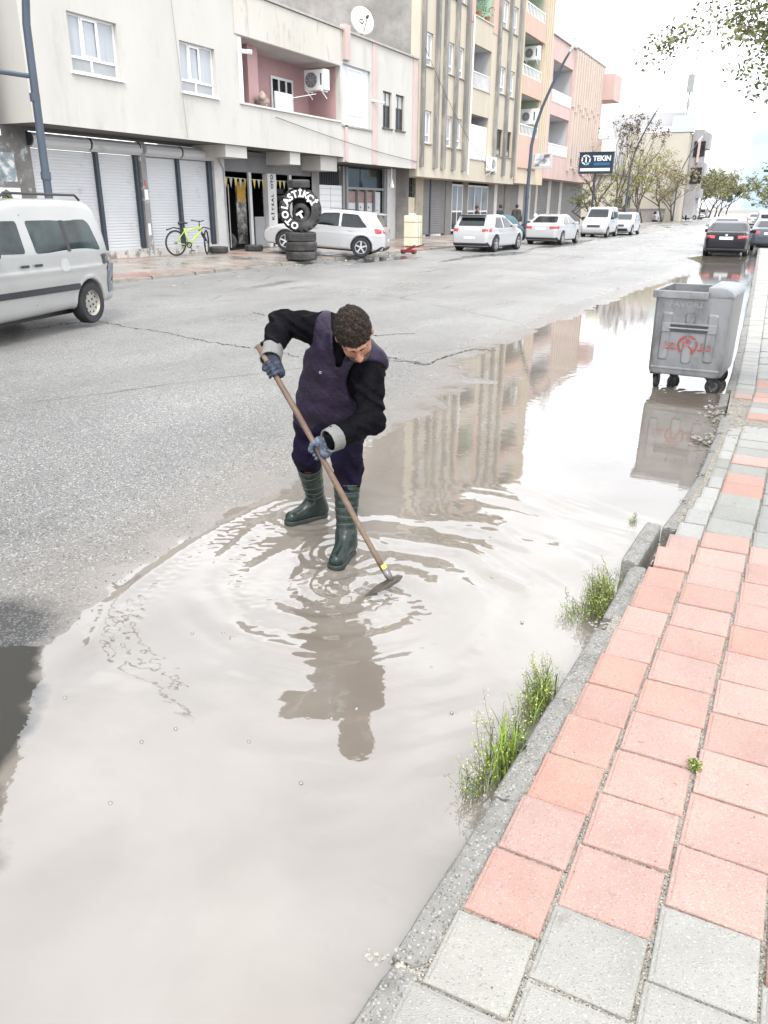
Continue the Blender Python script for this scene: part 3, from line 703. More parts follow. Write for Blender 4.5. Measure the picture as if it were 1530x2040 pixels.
# ================================================================== buildings of the left side
XF, XS = -17.5, -18.7
STUC = M('off_white_stucco', (0.47, 0.457, 0.43), 0.85, 0.05, 0.8, 0.15, 60, dirt=(0.33, 0.31, 0.28), dscale=1.1, dthr=(0.54, 0.85), stretch=(1, 1, 0.35))
STUD = M('stained_stucco', (0.48, 0.46, 0.42), 0.9, 0.08, 0.8, 0.2, 60, dirt=(0.25, 0.23, 0.20), dscale=1.6, dthr=(0.55, 0.72), stretch=(1, 1, 0.3))
PINK = M('dusty_pink_wall', (0.42, 0.27, 0.27), 0.85, 0.08, 1.0, 0.15, 50)
PINKL = M('pale_pink_stripe', (0.47, 0.375, 0.355), 0.85, 0.08, 1.0)
WHITE = M('white_upvc', (0.72, 0.72, 0.73), 0.35, 0.03, 2)
CURT = M('curtained_glass', (0.36, 0.38, 0.41), 0.10, 0.12, 0.9, spec=0.6, stretch=(1, 5, 0.4))
FROST = M('frosted_glass', (0.30, 0.31, 0.32), 0.4, 0.1, 2)
DGLASS = M('dark_window_glass', (0.015, 0.02, 0.025), 0.08, 0.5, 1.2, spec=0.7)
SHUT = M('grey_shutter_slats', (0.50, 0.51, 0.525), 0.45, 0.05, 0.7, metal=0.0, dirt=(0.30, 0.29, 0.28), dscale=1.2, dthr=(0.6, 0.8))
SHUTD = M('dull_shutter_slats', (0.17, 0.167, 0.167), 0.55, 0.12, 0.9)
DARKM = M('dark_painted_steel', (0.035, 0.045, 0.06), 0.4, 0.2, 3)
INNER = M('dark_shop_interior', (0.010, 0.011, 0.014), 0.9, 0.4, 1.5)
CREAM = M('cream_render', (0.45, 0.405, 0.33), 0.85, 0.10, 0.6, 0.1, 40, dirt=(0.33, 0.31, 0.27), dscale=1.0, dthr=(0.55, 0.8), stretch=(1, 1, 0.25))
RIBG = M('weathered_grey_rib', (0.19, 0.185, 0.178), 0.9, 0.3, 1.2, 0.2, 30, dirt=(0.36, 0.335, 0.29), dscale=2.0, dthr=(0.5, 0.7), stretch=(1, 1, 0.3))
CONC = M('rough_grey_render', (0.20, 0.19, 0.18), 0.95, 0.16, 1.6, 0.5, 14, dirt=(0.31, 0.295, 0.28), dscale=0.7, dthr=(0.45, 0.7))
ORNG = M('salmon_orange_paint', (0.50, 0.345, 0.285), 0.8, 0.07, 0.8, dirt=(0.45, 0.27, 0.2), dscale=1.2, dthr=(0.6, 0.85), stretch=(1, 1, 0.3))
SALM = M('salmon_pink_paint', (0.49, 0.36, 0.335), 0.8, 0.07, 0.8, dirt=(0.5, 0.33, 0.3), dscale=1.2, dthr=(0.6, 0.85), stretch=(1, 1, 0.3))
GREENW = M('pale_green_wall', (0.33, 0.39, 0.29), 0.85, 0.06, 1)
PALEW = M('pale_grey_wall', (0.46, 0.46, 0.47), 0.85, 0.08, 1)
B3CR = M('yellow_cream_render', (0.50, 0.43, 0.33), 0.85, 0.08, 0.7, stretch=(1, 1, 0.3))
DISTW = M('whitewashed_wall', (0.48, 0.475, 0.47), 0.85, 0.12, 1.4, 0.2, 30, dirt=(0.33, 0.31, 0.29), dscale=1.7, dthr=(0.58, 0.75))
def wallX(mb, X, y0, y1, z0, z1, ops, depth=0.18, face=1):
    ys = sorted(set([y0, y1]+[q for o in ops for q in o[:2] if y0 < q < y1])); zs = sorted(set([z0, z1]+[q for o in ops for q in o[2:] if z0 < q < z1]))
    for i in range(len(ys)-1):
        for j in range(len(zs)-1):
            cy, cz = (ys[i]+ys[i+1])/2, (zs[j]+zs[j+1])/2
            if any(o[0] < cy < o[1] and o[2] < cz < o[3] for o in ops): continue
            mb.add([(X, ys[i], zs[j]), (X, ys[i+1], zs[j]), (X, ys[i+1], zs[j+1]), (X, ys[i], zs[j+1])], [(0, 1, 2, 3)])
    for (a, b, c, d) in ops:
        D = X-depth
        mb.add([(X,a,c),(X,b,c),(X,b,d),(X,a,d),(D,a,c),(D,b,c),(D,b,d),(D,a,d)], [(0,4,5,1),(1,5,6,2),(2,6,7,3),(3,7,4,0)])
def window(parent, X, r, colsplit=(0.33, 0.66), low=0.28, lowsplit=(0.5,), rec=0.12, fm=None, pm=None, lowm=None, sill=True, bw=0.055, sillm=None, sash=None, label=None):
    fm = fm or WHITE; pm = pm or CURT; a, b, c, d = r; W = b-a; H = d-c; Xf = X-rec
    mb = MB(); f = lambda y0, y1, z0, z1, t=0.05: mb.box(Xf-t, Xf, y0, y1, z0, z1)
    f(a, b, c, c+bw); f(a, b, d-bw, d); f(a, a+bw, c+bw, d-bw); f(b-bw, b, c+bw, d-bw)
    zl = c+H*low if low else c+bw
    if low: f(a+bw, b-bw, zl-bw/2, zl+bw/2, 0.046)
    for s in colsplit: f(a+W*s-bw/2, a+W*s+bw/2, zl+(bw/2 if low else 0), d-bw, 0.047)
    if low:
        for s in lowsplit: f(a+W*s-bw/2, a+W*s+bw/2, c+bw, zl-bw/2, 0.047)
    if sash is not None:
        s0, s1 = sash; y0, y1 = a+W*s0+bw/2, a+W*s1-bw/2; g_ = 0.05; t = 0.02
        for q in ((y0, y1, zl+bw/2, zl+bw/2+g_), (y0, y1, d-bw-g_, d-bw), (y0, y0+g_, zl+bw/2+g_, d-bw-g_), (y1-g_, y1, zl+bw/2+g_, d-bw-g_)):
            mb.box(Xf, Xf+t, *q)
    fr = mb.build('window', fm, parent)
    if label: fr['label'] = label
    ed = [0]+list(colsplit)+[1]
    for i in range(len(ed)-1):
        MB().box(Xf-0.034, Xf-0.026, a+W*ed[i]+bw/3, a+W*ed[i+1]-bw/3, zl, d-bw/2).build('pane', pm, fr)
    if low:
        el = [0]+list(lowsplit)+[1]
        for i in range(len(el)-1): MB().box(Xf-0.0345, Xf-0.0265, a+W*el[i]+bw/3, a+W*el[i+1]-bw/3, c+bw/2, zl).build('pane', lowm or FROST, fr)
    if sill: MB().box(Xf-0.02, X+0.07, a-0.07, b+0.07, c-0.055, c-0.002).build('sill', sillm or WHITE, fr)
    return fr
def shutter(parent, X, y0, y1, z0, z1, mat, roll=True, pitch=0.085):
    mb = MB(); z = z0; prof = []
    while z < z1:
        prof += [(X+0.0, z), (X+0.010, z+pitch*0.3), (X+0.010, z+pitch*0.75), (X+0.0, z+pitch*0.97)]; z += pitch
    n = len(prof); vs = [(x, y0, min(zz, z1)) for x, zz in prof]+[(x, y1, min(zz, z1)) for x, zz in prof]
    mb.add(vs, [(i, i+1, n+i+1, n+i) for i in range(n-1)])
    mb.box(X-0.03, X+0.03, y0, y1, z0-0.06, z0-0.001)
    return mb.build('roller_shutter', mat, parent)
Yp = lambda px, X=XS: float(FX(px, 400, X)[1])
FZ = 0.60   # shop floor / shutter foot
# ---------------- B1: two storey block
b1 = empty('shop_house', (XF, 27, 0.35), 'long two storey off white block with recessed pink balcony over grey shutters', 'building')
w1 = RX(XF, (131, 20), (243, 160)); w2 = RX(XF, (356, 79), (433, 195)); bal = RX(XF, (472, 69), (679, 241)); dr = RX(XF, (681, 125), (738, 258))
tw = RX(XF, (763, 180), (805, 262)); wt = (tw[1]-tw[0]); t1 = (tw[0], tw[0]+wt*0.40, tw[2], tw[3]); t2 = (tw[0]+wt*0.58, tw[1], tw[2], tw[3])
Y0, Y1, ZT = 15.35, 38.25, 8.36
mb = MB(); SPL = 31.0
wallX(mb, XF, Y0, SPL, 3.80, ZT, [w1, w2, bal], 0.22)
wallX(mb, XF, SPL, Y1, 3.62, ZT-0.02, [dr, t1, t2], 0.14)
# ends, back, soffit, roof
mb.add([(XF,Y0,3.8),(-27,Y0,3.8),(-27,Y0,ZT),(XF,Y0,ZT)], [(0,1,2,3)]); mb.add([(XF,Y1,3.62),(-27,Y1,3.62),(-27,Y1,ZT-.02),(XF,Y1,ZT-.02)], [(0,1,2,3)])
mb.add([(XF-.2,Y0,ZT-.5),(-27,Y0,ZT-.5),(-27,Y1,ZT-.5),(XF-.2,Y1,ZT-.5)], [(0,1,2,3)])
mb.add([(XF-.2,Y0,ZT),(XF-.2,Y1,ZT),(XF-.2,Y1,ZT-.5),(XF-.2,Y0,ZT-.5)], [(0,1,2,3)])
mb.add([(XF,SPL,3.62),(XF,SPL,3.8),(XS-1,SPL,3.8),(XS-1,SPL,3.62)], [(0,1,2,3)])
mb.build('wall', STUC, b1, fix=False)
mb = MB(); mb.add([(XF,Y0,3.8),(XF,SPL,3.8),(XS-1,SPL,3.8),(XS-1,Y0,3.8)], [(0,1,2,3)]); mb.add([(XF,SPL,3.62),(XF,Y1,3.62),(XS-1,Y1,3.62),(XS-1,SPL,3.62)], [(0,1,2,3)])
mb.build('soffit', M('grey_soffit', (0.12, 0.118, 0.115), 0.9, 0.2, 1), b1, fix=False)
# stained parapet band above the balcony: slightly proud
MB().box(XF-0.05, XF+0.035, bal[0]-0.15, SPL-0.25, bal[3]+0.02, ZT-0.03).build('parapet', STUD, b1)
mb = MB(); mb.box(XF-0.24, XF+0.09, Y0-.05, SPL-.02, ZT+.002, ZT+0.07); mb.box(XF-0.24, XF+0.09, SPL+.45, Y1+.03, ZT-.015, ZT+0.055); each(mb, 'coping', M('coping_stone', (0.36, 0.345, 0.32), 0.8, 0.15, 3), b1)
mb = MB(); mb.box(XF-0.1, XF+0.15, SPL+.0, SPL+.42, 7.35, ZT+0.22); mb.box(XF-0.02, XF+0.06, SPL+.06, SPL+.30, 3.65, 5.0)
each(mb, 'pilaster', PINKL, b1)
mb = MB(); mb.box(XF-0.02, XF+0.03, 33.55, 34.05, 3.64, ZT-.03); mb.box(XF-0.02, XF+0.03, Y1-0.55, Y1-.01, 3.64, ZT-.03); each(mb, 'pilaster', PINKL, b1)
# balcony recess
a, b_, c, d = bal; D = XF-1.5
mb = MB(); mb.add([(D,a,c-.6),(D,b_,c-.6),(D,b_,d),(D,a,d)], [(0,1,2,3)])
mb.add([(XF-.22,a,c-.6),(D,a,c-.6),(D,a,d),(XF-.22,a,d)], [(0,1,2,3)]); mb.add([(XF-.22,b_,c-.6),(D,b_,c-.6),(D,b_,d),(XF-.22,b_,d)], [(0,1,2,3)])
mb.box(D, D+0.9, a+1.35, a+1.95, c-.6, d-.001)
mb.build('balcony_wall', PINK, b1, fix=False)
mb = MB(); mb.add([(XF-.22,a,d-.004),(D,a,d-.004),(D,b_,d-.004),(XF-.22,b_,d-.004)], [(0,1,2,3)]); mb.add([(XF-.22,a,c-.6),(D,a,c-.6),(D,b_,c-.6),(XF-.22,b_,c-.6)], [(0,1,2,3)])
each(mb, 'balcony_ceiling', M('balcony_ceiling_paint', (0.50, 0.48, 0.46), 0.9, 0.08, 1), b1, fix=False)
wb = RX(D, (537, 150), (583, 216)); window(b1, D+0.10, (wb[0], wb[1], c-.45, wb[3]), (0.35, 0.68), 0, rec=0.04, pm=DGLASS, sill=False, bw=.09)
MB().box(XF-0.3, XF+0.06, a-.05, b_+.02, c-.06, c-.002).build('sill', M('balcony_ledge', (0.55, 0.53, 0.50), 0.7, 0.1, 3), b1)
mb = MB(); mb.box(XF-0.14, XF-.05, a+.02, a+.28, c, d-.01); mb.build('shutter_rail', WHITE, b1)
mb = MB(); mb.tube([(XF+.02, a+.12, d-.45), (XF+.35, a+.3, d-.48)], .07); mb.tube([(XF+.02, 33.5, 6.15), (XF+.35, 34.0, 6.1)], .05); each(mb, 'drain_spout', WHITE, b1)
window(b1, XF, w1, (0.30, 0.64), 0.27, (0.46,), sash=(0.30, 0.64)); window(b1, XF, w2, (0.30, 0.62), 0.25, (0.48,), sash=(0.30, 0.62))
# white aluminium closed bay
a, b_, c, d = dr
MB().box(XF-.13, XF-.10, a, b_, c, d).build('closed_bay', M('bluish_white_panel', (0.55, 0.58, 0.62), 0.4, 0.05, 1.5), b1)
window(b1, XF-.02, (a+(b_-a)*.24, a+(b_-a)*.76, c+.42, d-.08), (0.5,), 0.0, rec=0.06, sill=False, pm=CURT, bw=.05)
MB().box(XF-.1, XF+.06, a-.05, b_+.1, c-.07, c-.004).build('sill', M('ledge_grime', (0.3, 0.28, 0.26), 0.9, 0.2, 4), b1)
BRN = M('dark_brown_frame', (0.09, 0.075, 0.065), 0.6, 0.2, 3)
for t in (t1, t2): window(b1, XF, t, (0.5,), 0.62, (0.5,), rec=0.10, fm=BRN, pm=M('pale_glass_upper', (0.42, 0.43, 0.44), 0.2, 0.1, 2), lowm=DGLASS, sillm=BRN, bw=.05)
# beams under the soffit
for (p0, p1, zz) in ((421, 497, 3.42), (548, 602, 3.36)):
    MB().box(XS-.3, XF-.12, Yp(p0+12, XF-.6), Yp(p1-22, XF-.6), zz, 3.797).build('canopy_beam', STUC, b1)
MB().box(XS-.2, XF-.3, Yp(628, XF-.6), 30.95, 3.25, 3.797).build('canopy_beam', STUC, b1)
# ground floor: bays
posts = []
mb = MB()
def gwall(y0, y1, mat, z0=0.3, z1=3.8, X=XS, name='shop_wall', th=0.3): return MB().box(X-th, X, y0, y1, z0, z1).build(name, mat, b1)
y = {k: Yp(k) for k in (40, 62, 75, 197, 204, 274, 281, 293, 356, 362, 417, 424, 445, 497, 503, 533, 550, 577, 582, 622, 637, 683, 690, 697, 765, 771)}
gwall(14.4, y[75], M('postered_concrete', (0.16, 0.155, 0.15), 0.85, 0.3, 2, dirt=(0.36, 0.40, 0.40), dscale=3, dthr=(0.55, 0.62)))
shut_z1 = 3.42
for (p, q) in ((75, 197), (204, 274), (293, 356), (362, 417)): shutter(b1, XS-.06, y[p], y[q], FZ+.06, shut_z1-.12, SHUT)
mb = MB()
for (p, q) in ((197, 204), (274, 281), (356, 362), (417, 424)): mb.box(XS-.1, XS+.05, y[p]+.01, y[q]-.01, FZ-.05, shut_z1)
each(mb, 'shutter_post', DARKM, b1)
for (p, q) in ((75, 281), (293, 424)):
    mb = MB(); mid = (y[p]+y[q])/2
    for (a, b_) in ((y[p]-.03, mid-.04), (mid+.04, y[q]+.05)):
        pr = [(XS-.22, 3.32), (XS+.10, 3.32), (XS+.20, 3.40), (XS+.23, 3.50), (XS+.20, 3.60), (XS+.10, 3.68), (XS-.22, 3.68)]
        mb.prism([(u, v) for u, v in pr], 'y', a, b_)
    each(mb, 'shutter_box', SHUT, b1)
mb = MB()
for q in (y[75]-.06, (y[75]+y[281])/2, (y[293]+y[424])/2, y[281]-.02): mb.lathe([(0.17, -.02), (0.17, .02), (0.001, .02), (0.001, -.02)], (XS+.06, q, 3.52), 'y', 16)
each(mb, 'shutter_end_plate', DARKM, b1)
PLW = M('flaking_white_plaster', (0.50, 0.48, 0.45), 0.85, 0.15, 3, 0.4, 30, dirt=(0.20, 0.19, 0.18), dscale=3.0, dthr=(0.5, 0.6))
pl = MB().box(XS-.25, XS+.12, y[281]+.02, y[293]-.01, .33, 3.7).build('pillar', M('poster_scraped_pillar', (0.24, 0.235, 0.23), 0.85, 0.2, 2, dirt=(0.5, 0.49, 0.46), dscale=2.5, dthr=(0.56, 0.60)), b1)
mb = MB(); mb.box(XS+.122, XS+.126, y[281]+.06, y[293]-.05, 2.05, 2.35); mb.box(XS+.122, XS+.126, y[281]+.08, y[293]-.08, 1.0, 1.35); each(mb, 'poster', WHITE, pl)
MB().box(XS+.122, XS+.128, y[281]+.09, y[293]-.12, 2.42, 2.62).build('number_plate', M('red_plate', (0.45, 0.07, 0.05), 0.5), pl)
# plinth under the shutters
MB().box(XS-.4, XS+.10, 14.4, y[445], .30, FZ).build('plinth', PLW, b1)
wc = MB().box(XS-.3, XS+.14, y[424]+.02, y[445], .32, 3.72).build('pillar', DISTW, b1)
mb = MB(); mb.tube([(XS+.17, y[424]+.25, 3.4), (XS+.17, y[424]+.5, 3.1), (XS+.17, y[424]+.55, .5)], .018, 6); mb.tube([(XS+.17, y[424]+.7, 2.6), (XS+.17, y[424]+.68, .45)], .018, 6)
each(mb, 'conduit', M('grey_conduit', (0.3, 0.3, 0.31), 0.6), wc)
# tyre shop
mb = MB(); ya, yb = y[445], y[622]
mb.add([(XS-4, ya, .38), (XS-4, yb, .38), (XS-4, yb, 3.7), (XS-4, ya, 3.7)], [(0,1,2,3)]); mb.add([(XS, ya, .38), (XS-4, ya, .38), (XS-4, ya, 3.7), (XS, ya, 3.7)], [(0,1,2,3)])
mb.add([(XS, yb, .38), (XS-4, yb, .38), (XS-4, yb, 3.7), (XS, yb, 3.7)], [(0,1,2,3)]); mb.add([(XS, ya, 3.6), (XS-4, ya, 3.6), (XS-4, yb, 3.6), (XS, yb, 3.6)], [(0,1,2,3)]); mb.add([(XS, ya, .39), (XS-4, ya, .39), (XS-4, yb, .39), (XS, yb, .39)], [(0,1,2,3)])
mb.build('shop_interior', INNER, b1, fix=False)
mb = MB(); mb.box(XS-.35, XS-.02, ya+.02, yb-.02, 3.05, 3.75); mb.build('shop_lintel', M('grey_lintel', (0.15, 0.15, 0.155), 0.7, 0.15, 2), b1)
mb = MB()
for (p, q) in ((497, 503), (577, 582)): mb.box(XS-.06, XS+.02, y[p], y[q]-.03, .4, 3.05)
each(mb, 'shop_post', M('pale_post', (0.42, 0.42, 0.43), 0.5, 0.1, 2), b1)
sc = MB().box(XS-.2, XS+.04, y[533], y[550], .38, 3.05).build('pillar', DISTW, b1)
for i, ch in enumerate('OTO LASTİK TAMİR'):
    if ch != ' ': 
        t = text_mesh(ch, 0.22, INNER, basis((XS+.043, (y[533]+y[550])/2, 2.93-.165*i), (0, 0, 1), (0, -1, 0)), 'lettering', sc, .002, .008)
gwall(y[622], y[637], M('grey_jamb', (0.2, 0.2, 0.205), 0.8, 0.1, 2), z1=3.6)
gwall(y[503]+.25, y[533]-.02, M('grey_board', (0.22, 0.225, 0.23), 0.8, 0.1, 2), z1=1.5, X=XS-.1, th=.05, name='board')
# white sheet door
gwall(y[637], y[683], M('white_sheet_door', (0.62, 0.63, 0.64), 0.5, 0.04, 2), z0=.4, z1=2.75, X=XS-.05, th=.1, name='sheet_door')
mb = MB(); yy = (y[637]+y[683])/2; mb.box(XS-.052, XS-.046, yy-.01, yy+.01, .5, 2.7)
for k in range(9): mb.box(XS-.052, XS-.045, y[637]+.03, y[683]-.03, .6+k*.25, .612+k*.25)
mb.build('door_groove', M('door_shadow_gap', (0.2, 0.2, 0.21), 0.8), b1)
mb = MB()
for k in range(9): mb.tube([(XS-.02, y[637]+.15+k*.2, 2.78), (XS-.02, y[637]+.15+k*.2, 3.5)], .016, 5)
mb.build('grille', DARKM, b1)
MB().box(XS-.3, XS-.2, y[637], y[683], 2.76, 3.6).build('transom', INNER, b1)
# boarded shop window with grey posters
MB().box(XS-.22, XS-.16, y[690], y[771], .4, 3.55).build('shop_glass', DGLASS, b1)
mb = MB()
for q in (683, 690, 765): mb.box(XS-.12, XS+.02, y[q]+.01, y[q]+.16, .4, 3.55)
mb.box(XS-.12, XS, y[690]+.16, y[765], 2.62, 2.72); mb.box(XS-.12, XS, y[690]+.16, y[765], .4, .7)
for k in (1, 2, 3): yy = y[697]+(y[765]-y[697])*k/4.1; mb.box(XS-.12, XS-.01, yy-.03, yy+.03, .7, 2.62)
mb.build('shop_window_frame', M('grey_frame', (0.20, 0.205, 0.21), 0.6, 0.1, 2), b1)
pm_ = M('faded_poster', (0.46, 0.47, 0.48), 0.6, 0.08, 2); pd = M('poster_print', (0.07, 0.07, 0.08), 0.6); pb = M('poster_brown', (0.23, 0.15, 0.14), 0.6, .3, 5)
for k in range(4):
    s = (y[765]-y[697])/4.1; a = y[697]+s*k+.06; b_ = a+s-.12
    po = MB().box(XS-.155, XS-.145, a, b_, .75, 2.55).build('poster', pm_, b1)
    MB().box(XS-.144, XS-.140, a, b_, 2.05, 2.55).build('poster_band', pb if k != 3 else pm_, po)
    mb = MB(); cy = (a+b_)/2; rr = random.Random(k)
    if k in (1, 2):   # line drawing of a figure, as blots
        for (u, w, r) in ((0, 1.9, .11), (.02, 1.65, .13), (-.05, 1.4, .10), (.06, 1.15, .08), (.1, .95, .05), (-.1, 1.0, .05)): mb.lathe([(r*.5, 0), (r*.5, .004), (.001, .004), (.001, 0)], (XS-.143, cy+u, w-.05), 'x', 10)
    else:
        for w in range(5): mb.box(XS-.144, XS-.141, cy-.12-.05*(w % 2), cy+.12+.05*(w % 2), .9+.2*w, .93+.2*w)
    mb.build('poster_print', pd, po)
gwall(y[771], Y1+.2, DISTW, z0=.3, z1=3.62, X=XS+.02)
# ceiling pendant lamp by the shop window, conduits on the wall
MB().tube([(XF-.5, y[765]-.6, 3.62), (XF-.5, y[765]-.6, 3.1)], .03, 6).tube([(XF-.5, y[765]-.6, 3.1), (XF-.5, y[765]-.6, 2.75)], [.05, .14], 10).build('pendant_light', WHITE, b1)
# ---------------- B0: tall grey block at the left edge
b0 = empty('grey_tower_block', (-18, 8, .3), 'tall blue grey gabled block cut by the left edge, with a white canopy slab', 'building')
G0 = M('blue_grey_render', (0.15, 0.165, 0.18), 0.85, 0.08, 0.6); ops = []
for k in range(4):
    for yy in (1.5, 4.5, 7.6): ops.append((yy, yy+1.3, 4.6+3*k, 6.1+3*k))
mb = MB(); wallX(mb, -17.9, -6, 14.3, 3.6, 9.0, [o for o in ops if o[3] < 9], .15); q_ = [(-6, 9.0), (13.6, 9.0), (13.4, 10.4), (11.5, 13.9), (9.6, 16.2), (-6, 16.2)]; mb.add([(-17.9, a_, c_) for a_, c_ in q_], [tuple(range(6))]); mb.add([(-17.9, a_, c_) for a_, c_ in q_[1:5]]+[(-27, a_, c_) for a_, c_ in q_[1:5]], [(0,1,5,4), (1,2,6,5), (2,3,7,6)]); mb.add([(-17.9, 14.3, 3.6), (-27, 14.3, 3.6), (-27, 14.3, 9.0), (-17.9, 14.3, 9.0)], [(0,1,2,3)]); mb.add([(-17.9, 14.3, 9.0), (-27, 14.3, 9.0), (-27, 13.6, 9.0), (-17.9, 13.6, 9.0)], [(0,1,2,3)]); mb.add([(-17.9, -6, .3), (-27, -6, .3), (-27, -6, 16.2), (-17.9, -6, 16.2)], [(0,1,2,3)])
mb.add([(-17.9, -6, 16.2), (-17.9, 9.6, 16.2), (-27, 9.6, 16.2), (-27, -6, 16.2)], [(0,1,2,3)])
mb.add([(-17.9, -6, 3.6), (-17.9, 14.3, 3.6), (-19, 14.3, 3.6), (-19, -6, 3.6)], [(0,1,2,3)])
mb.build('wall', G0, b0, fix=False)
for o in ops:
    if o[3] < 9: window(b0, -17.9, o, (0.5,), 0.25, (), rec=.1, pm=DGLASS)
MB().box(-19.2, -18.9, -6, 14.38, .3, 3.6).build('ground_wall', M('stained_grey_wall', (0.30, 0.295, 0.285), 0.85, 0.2, 1.5), b0)
cs = MB(); cs.box(-18.9, -16.9, 6, 13.85, 3.38, 3.52); cs.box(-18.9, -17.0, 6, 13.8, 3.30, 3.376); cs.build('canopy_slab', M('white_slab', (0.62, 0.61, 0.59), 0.7, 0.08, 3), b0)
MB().prism([(-18.9, 2.5), (-18.9, 3.3), (-17.4, 3.3)], 'y', 13.2, 13.4).build('canopy_bracket', M('bracket_grey', (0.35, 0.34, 0.33), 0.8), b0)
mb = MB(); mb.box(-18.9, -18.7, 13.4, 13.75, 1.9, 2.45); mb.build('meter_box', M('meter_box_grey', (0.36, 0.35, 0.34), 0.7), b0)
MB().tube([(-18.8, 13.3, 2.3), (-18.75, 13.4, 2.9), (-18.75, 13.7, 2.95), (-18.75, 13.95, 2.5), (-18.75, 14.1, .9)], .02, 6).build('conduit', DARKM, b0)
mb = MB(); mb.box(XS+.003, XS+.012, 14.72, 15.65, 1.25, 2.3); nb = mb.build('poster', WHITE, b1)
MB().prism([(15.0, 2.0), (15.4, 2.0), (15.3, 2.2), (15.2, 2.26), (15.1, 2.2)], 'x', XS+.013, XS+.017).build('poster_emblem', M('olive_print', (0.10, 0.13, 0.03), 0.6), nb)
mb = MB(); mb.box(XS+.003, XS+.012, 14.75, 15.6, 2.45, 3.15); MB_ = mb.build('poster', M('torn_blue_poster', (0.28, 0.33, 0.36), 0.6, 0.5, 4, dirt=(0.6, .6, .6), dscale=4, dthr=(.5, .55)), b1)
# ---------------- B2: cream block with grey ribs
b2 = empty('ribbed_cream_block', (XF, 46, .35), 'five storey cream block with weathered grey vertical ribs and narrow white windows', 'building')
a0, a1, zt = 38.4, 53.7, 18.6
colw = [RX(XF, (848, 62), (862, 135))[:2], (41.75, 42.72), (43.15, 44.12), (49.95, 51.0), (51.75, 52.75)]
rows = [(4.85, 6.32), (8.25, 9.68), (11.65, 13.08), (15.05, 16.48)]
balc = (45.5, 48.35); bz = [(4.5, 6.75), (8.1, 10.15), (11.5, 13.55), (14.9, 16.95)]
ops = [(c[0], c[1], r[0], r[1]) for c in colw for r in rows]+[(balc[0], balc[1], z0, z1) for z0, z1 in bz]
mb = MB(); wallX(mb, XF, a0, a1, 3.3, zt, ops, .16)
mb.add([(XF,a0,3.3),(XS-1,a0,3.3),(XS-1,a1,3.3),(XF,a1,3.3)], [(0,1,2,3)])
mb.add([(XF,a1,3.3),(XS-1,a1,3.3),(XS-1,a1,zt),(XF,a1,zt)], [(0,1,2,3)]); mb.add([(XF,a0,zt),(XF,a1,zt),(-34,a1,zt),(-34,a0,zt)], [(0,1,2,3)])
mb.build('wall', CREAM, b2, fix=False)
mb = MB(); mb.add([(XF-.45,a0,0),(-34,a0,0),(-34,a0,zt),(XF-.45,a0,zt)], [(0,1,2,3)]); mb.build('side_wall', CONC, b2, fix=False)
mb = MB(); mb.add([(XF,a0,3.3),(XF-.45,a0,3.3),(XF-.45,a0,zt),(XF,a0,zt)], [(0,1,2,3)]); mb.build('corner_strip', CREAM, b2, fix=False)
mb = MB()
for yy, w in ((38.62, .22), (40.25, .34), (41.3, .32), (42.78, .3), (44.25, .34), (49.25, .3), (51.12, .36), (53.0, .36)):
    mb.box(XF-.02, XF+.17, yy, yy+w, 3.75, zt+.2)
each(mb, 'rib', RIBG, b2)
for c in colw:
    for k, r in enumerate(rows):
        fm = BRN if (k == 0 and c[0] > 49) else WHITE
        window(b2, XF, (c[0], c[1], r[0], r[1]), (0.5,), 0.27, (), rec=.09, fm=fm, pm=DGLASS if (k == 0 and c[0] > 49) else CURT, bw=.09, sillm=M('brown_sill', (0.22, 0.19, 0.16), 0.8))
for k, (z0, z1) in enumerate(bz):
    mb = MB(); D = XF-1.3; wm_ = [PALEW, PALEW, M('pale_mint_wall', (0.40, 0.52, 0.42), 0.85, .06, 1), PALEW][k]
    mb.add([(D,balc[0],z0),(D,balc[1],z0),(D,balc[1],z1),(D,balc[0],z1)], [(0,1,2,3)])
    for q in balc: mb.add([(XF-.16,q,z0),(D,q,z0),(D,q,z1),(XF-.16,q,z1)], [(0,1,2,3)])
    mb.add([(XF-.16,balc[0],z1-.004),(D,balc[0],z1-.004),(D,balc[1],z1-.004),(XF-.16,balc[1],z1-.004)], [(0,1,2,3)]); mb.add([(XF-.16,balc[0],z0+.004),(D,balc[0],z0+.004),(D,balc[1],z0+.004),(XF-.16,balc[1],z0+.004)], [(0,1,2,3)])
    mb.build('balcony_wall', wm_, b2, fix=False)
    if k in (1, 3): window(b2, D+.12, (balc[0]+1.1, balc[1]-.3, z0+.1, z1-.35), (0.55,), 0, rec=.06, pm=DGLASS, sill=False, bw=.1)
    if k in (1, 3):
        mb = MB(); mb.tube([(XF-.04, balc[0]+.05, z0+.75), (XF-.04, balc[1]-.05, z0+.75)], .03, 6)
        for j in range(15): yy = balc[0]+.1+j*(balc[1]-balc[0]-.2)/14; mb.box(XF-.06, XF-.03, yy, yy+.035, z0, z0+.74)
        mb.build('railing', WHITE, b2)
    if k == 0:
        MB().box(XF-.14, XF-.08, balc[0]+.02, balc[1]-.02, z0+.02, z1-.5).build('lace_curtain', M('white_lace', (0.66, 0.67, 0.70), 0.9, 0.08, 6, stretch=(1, 6, .3)), b2)
    MB().box(XF-.2, XF+.05, balc[0]-.04, balc[1]+.04, z0-.07, z0-.003).build('sill', STUD, b2)
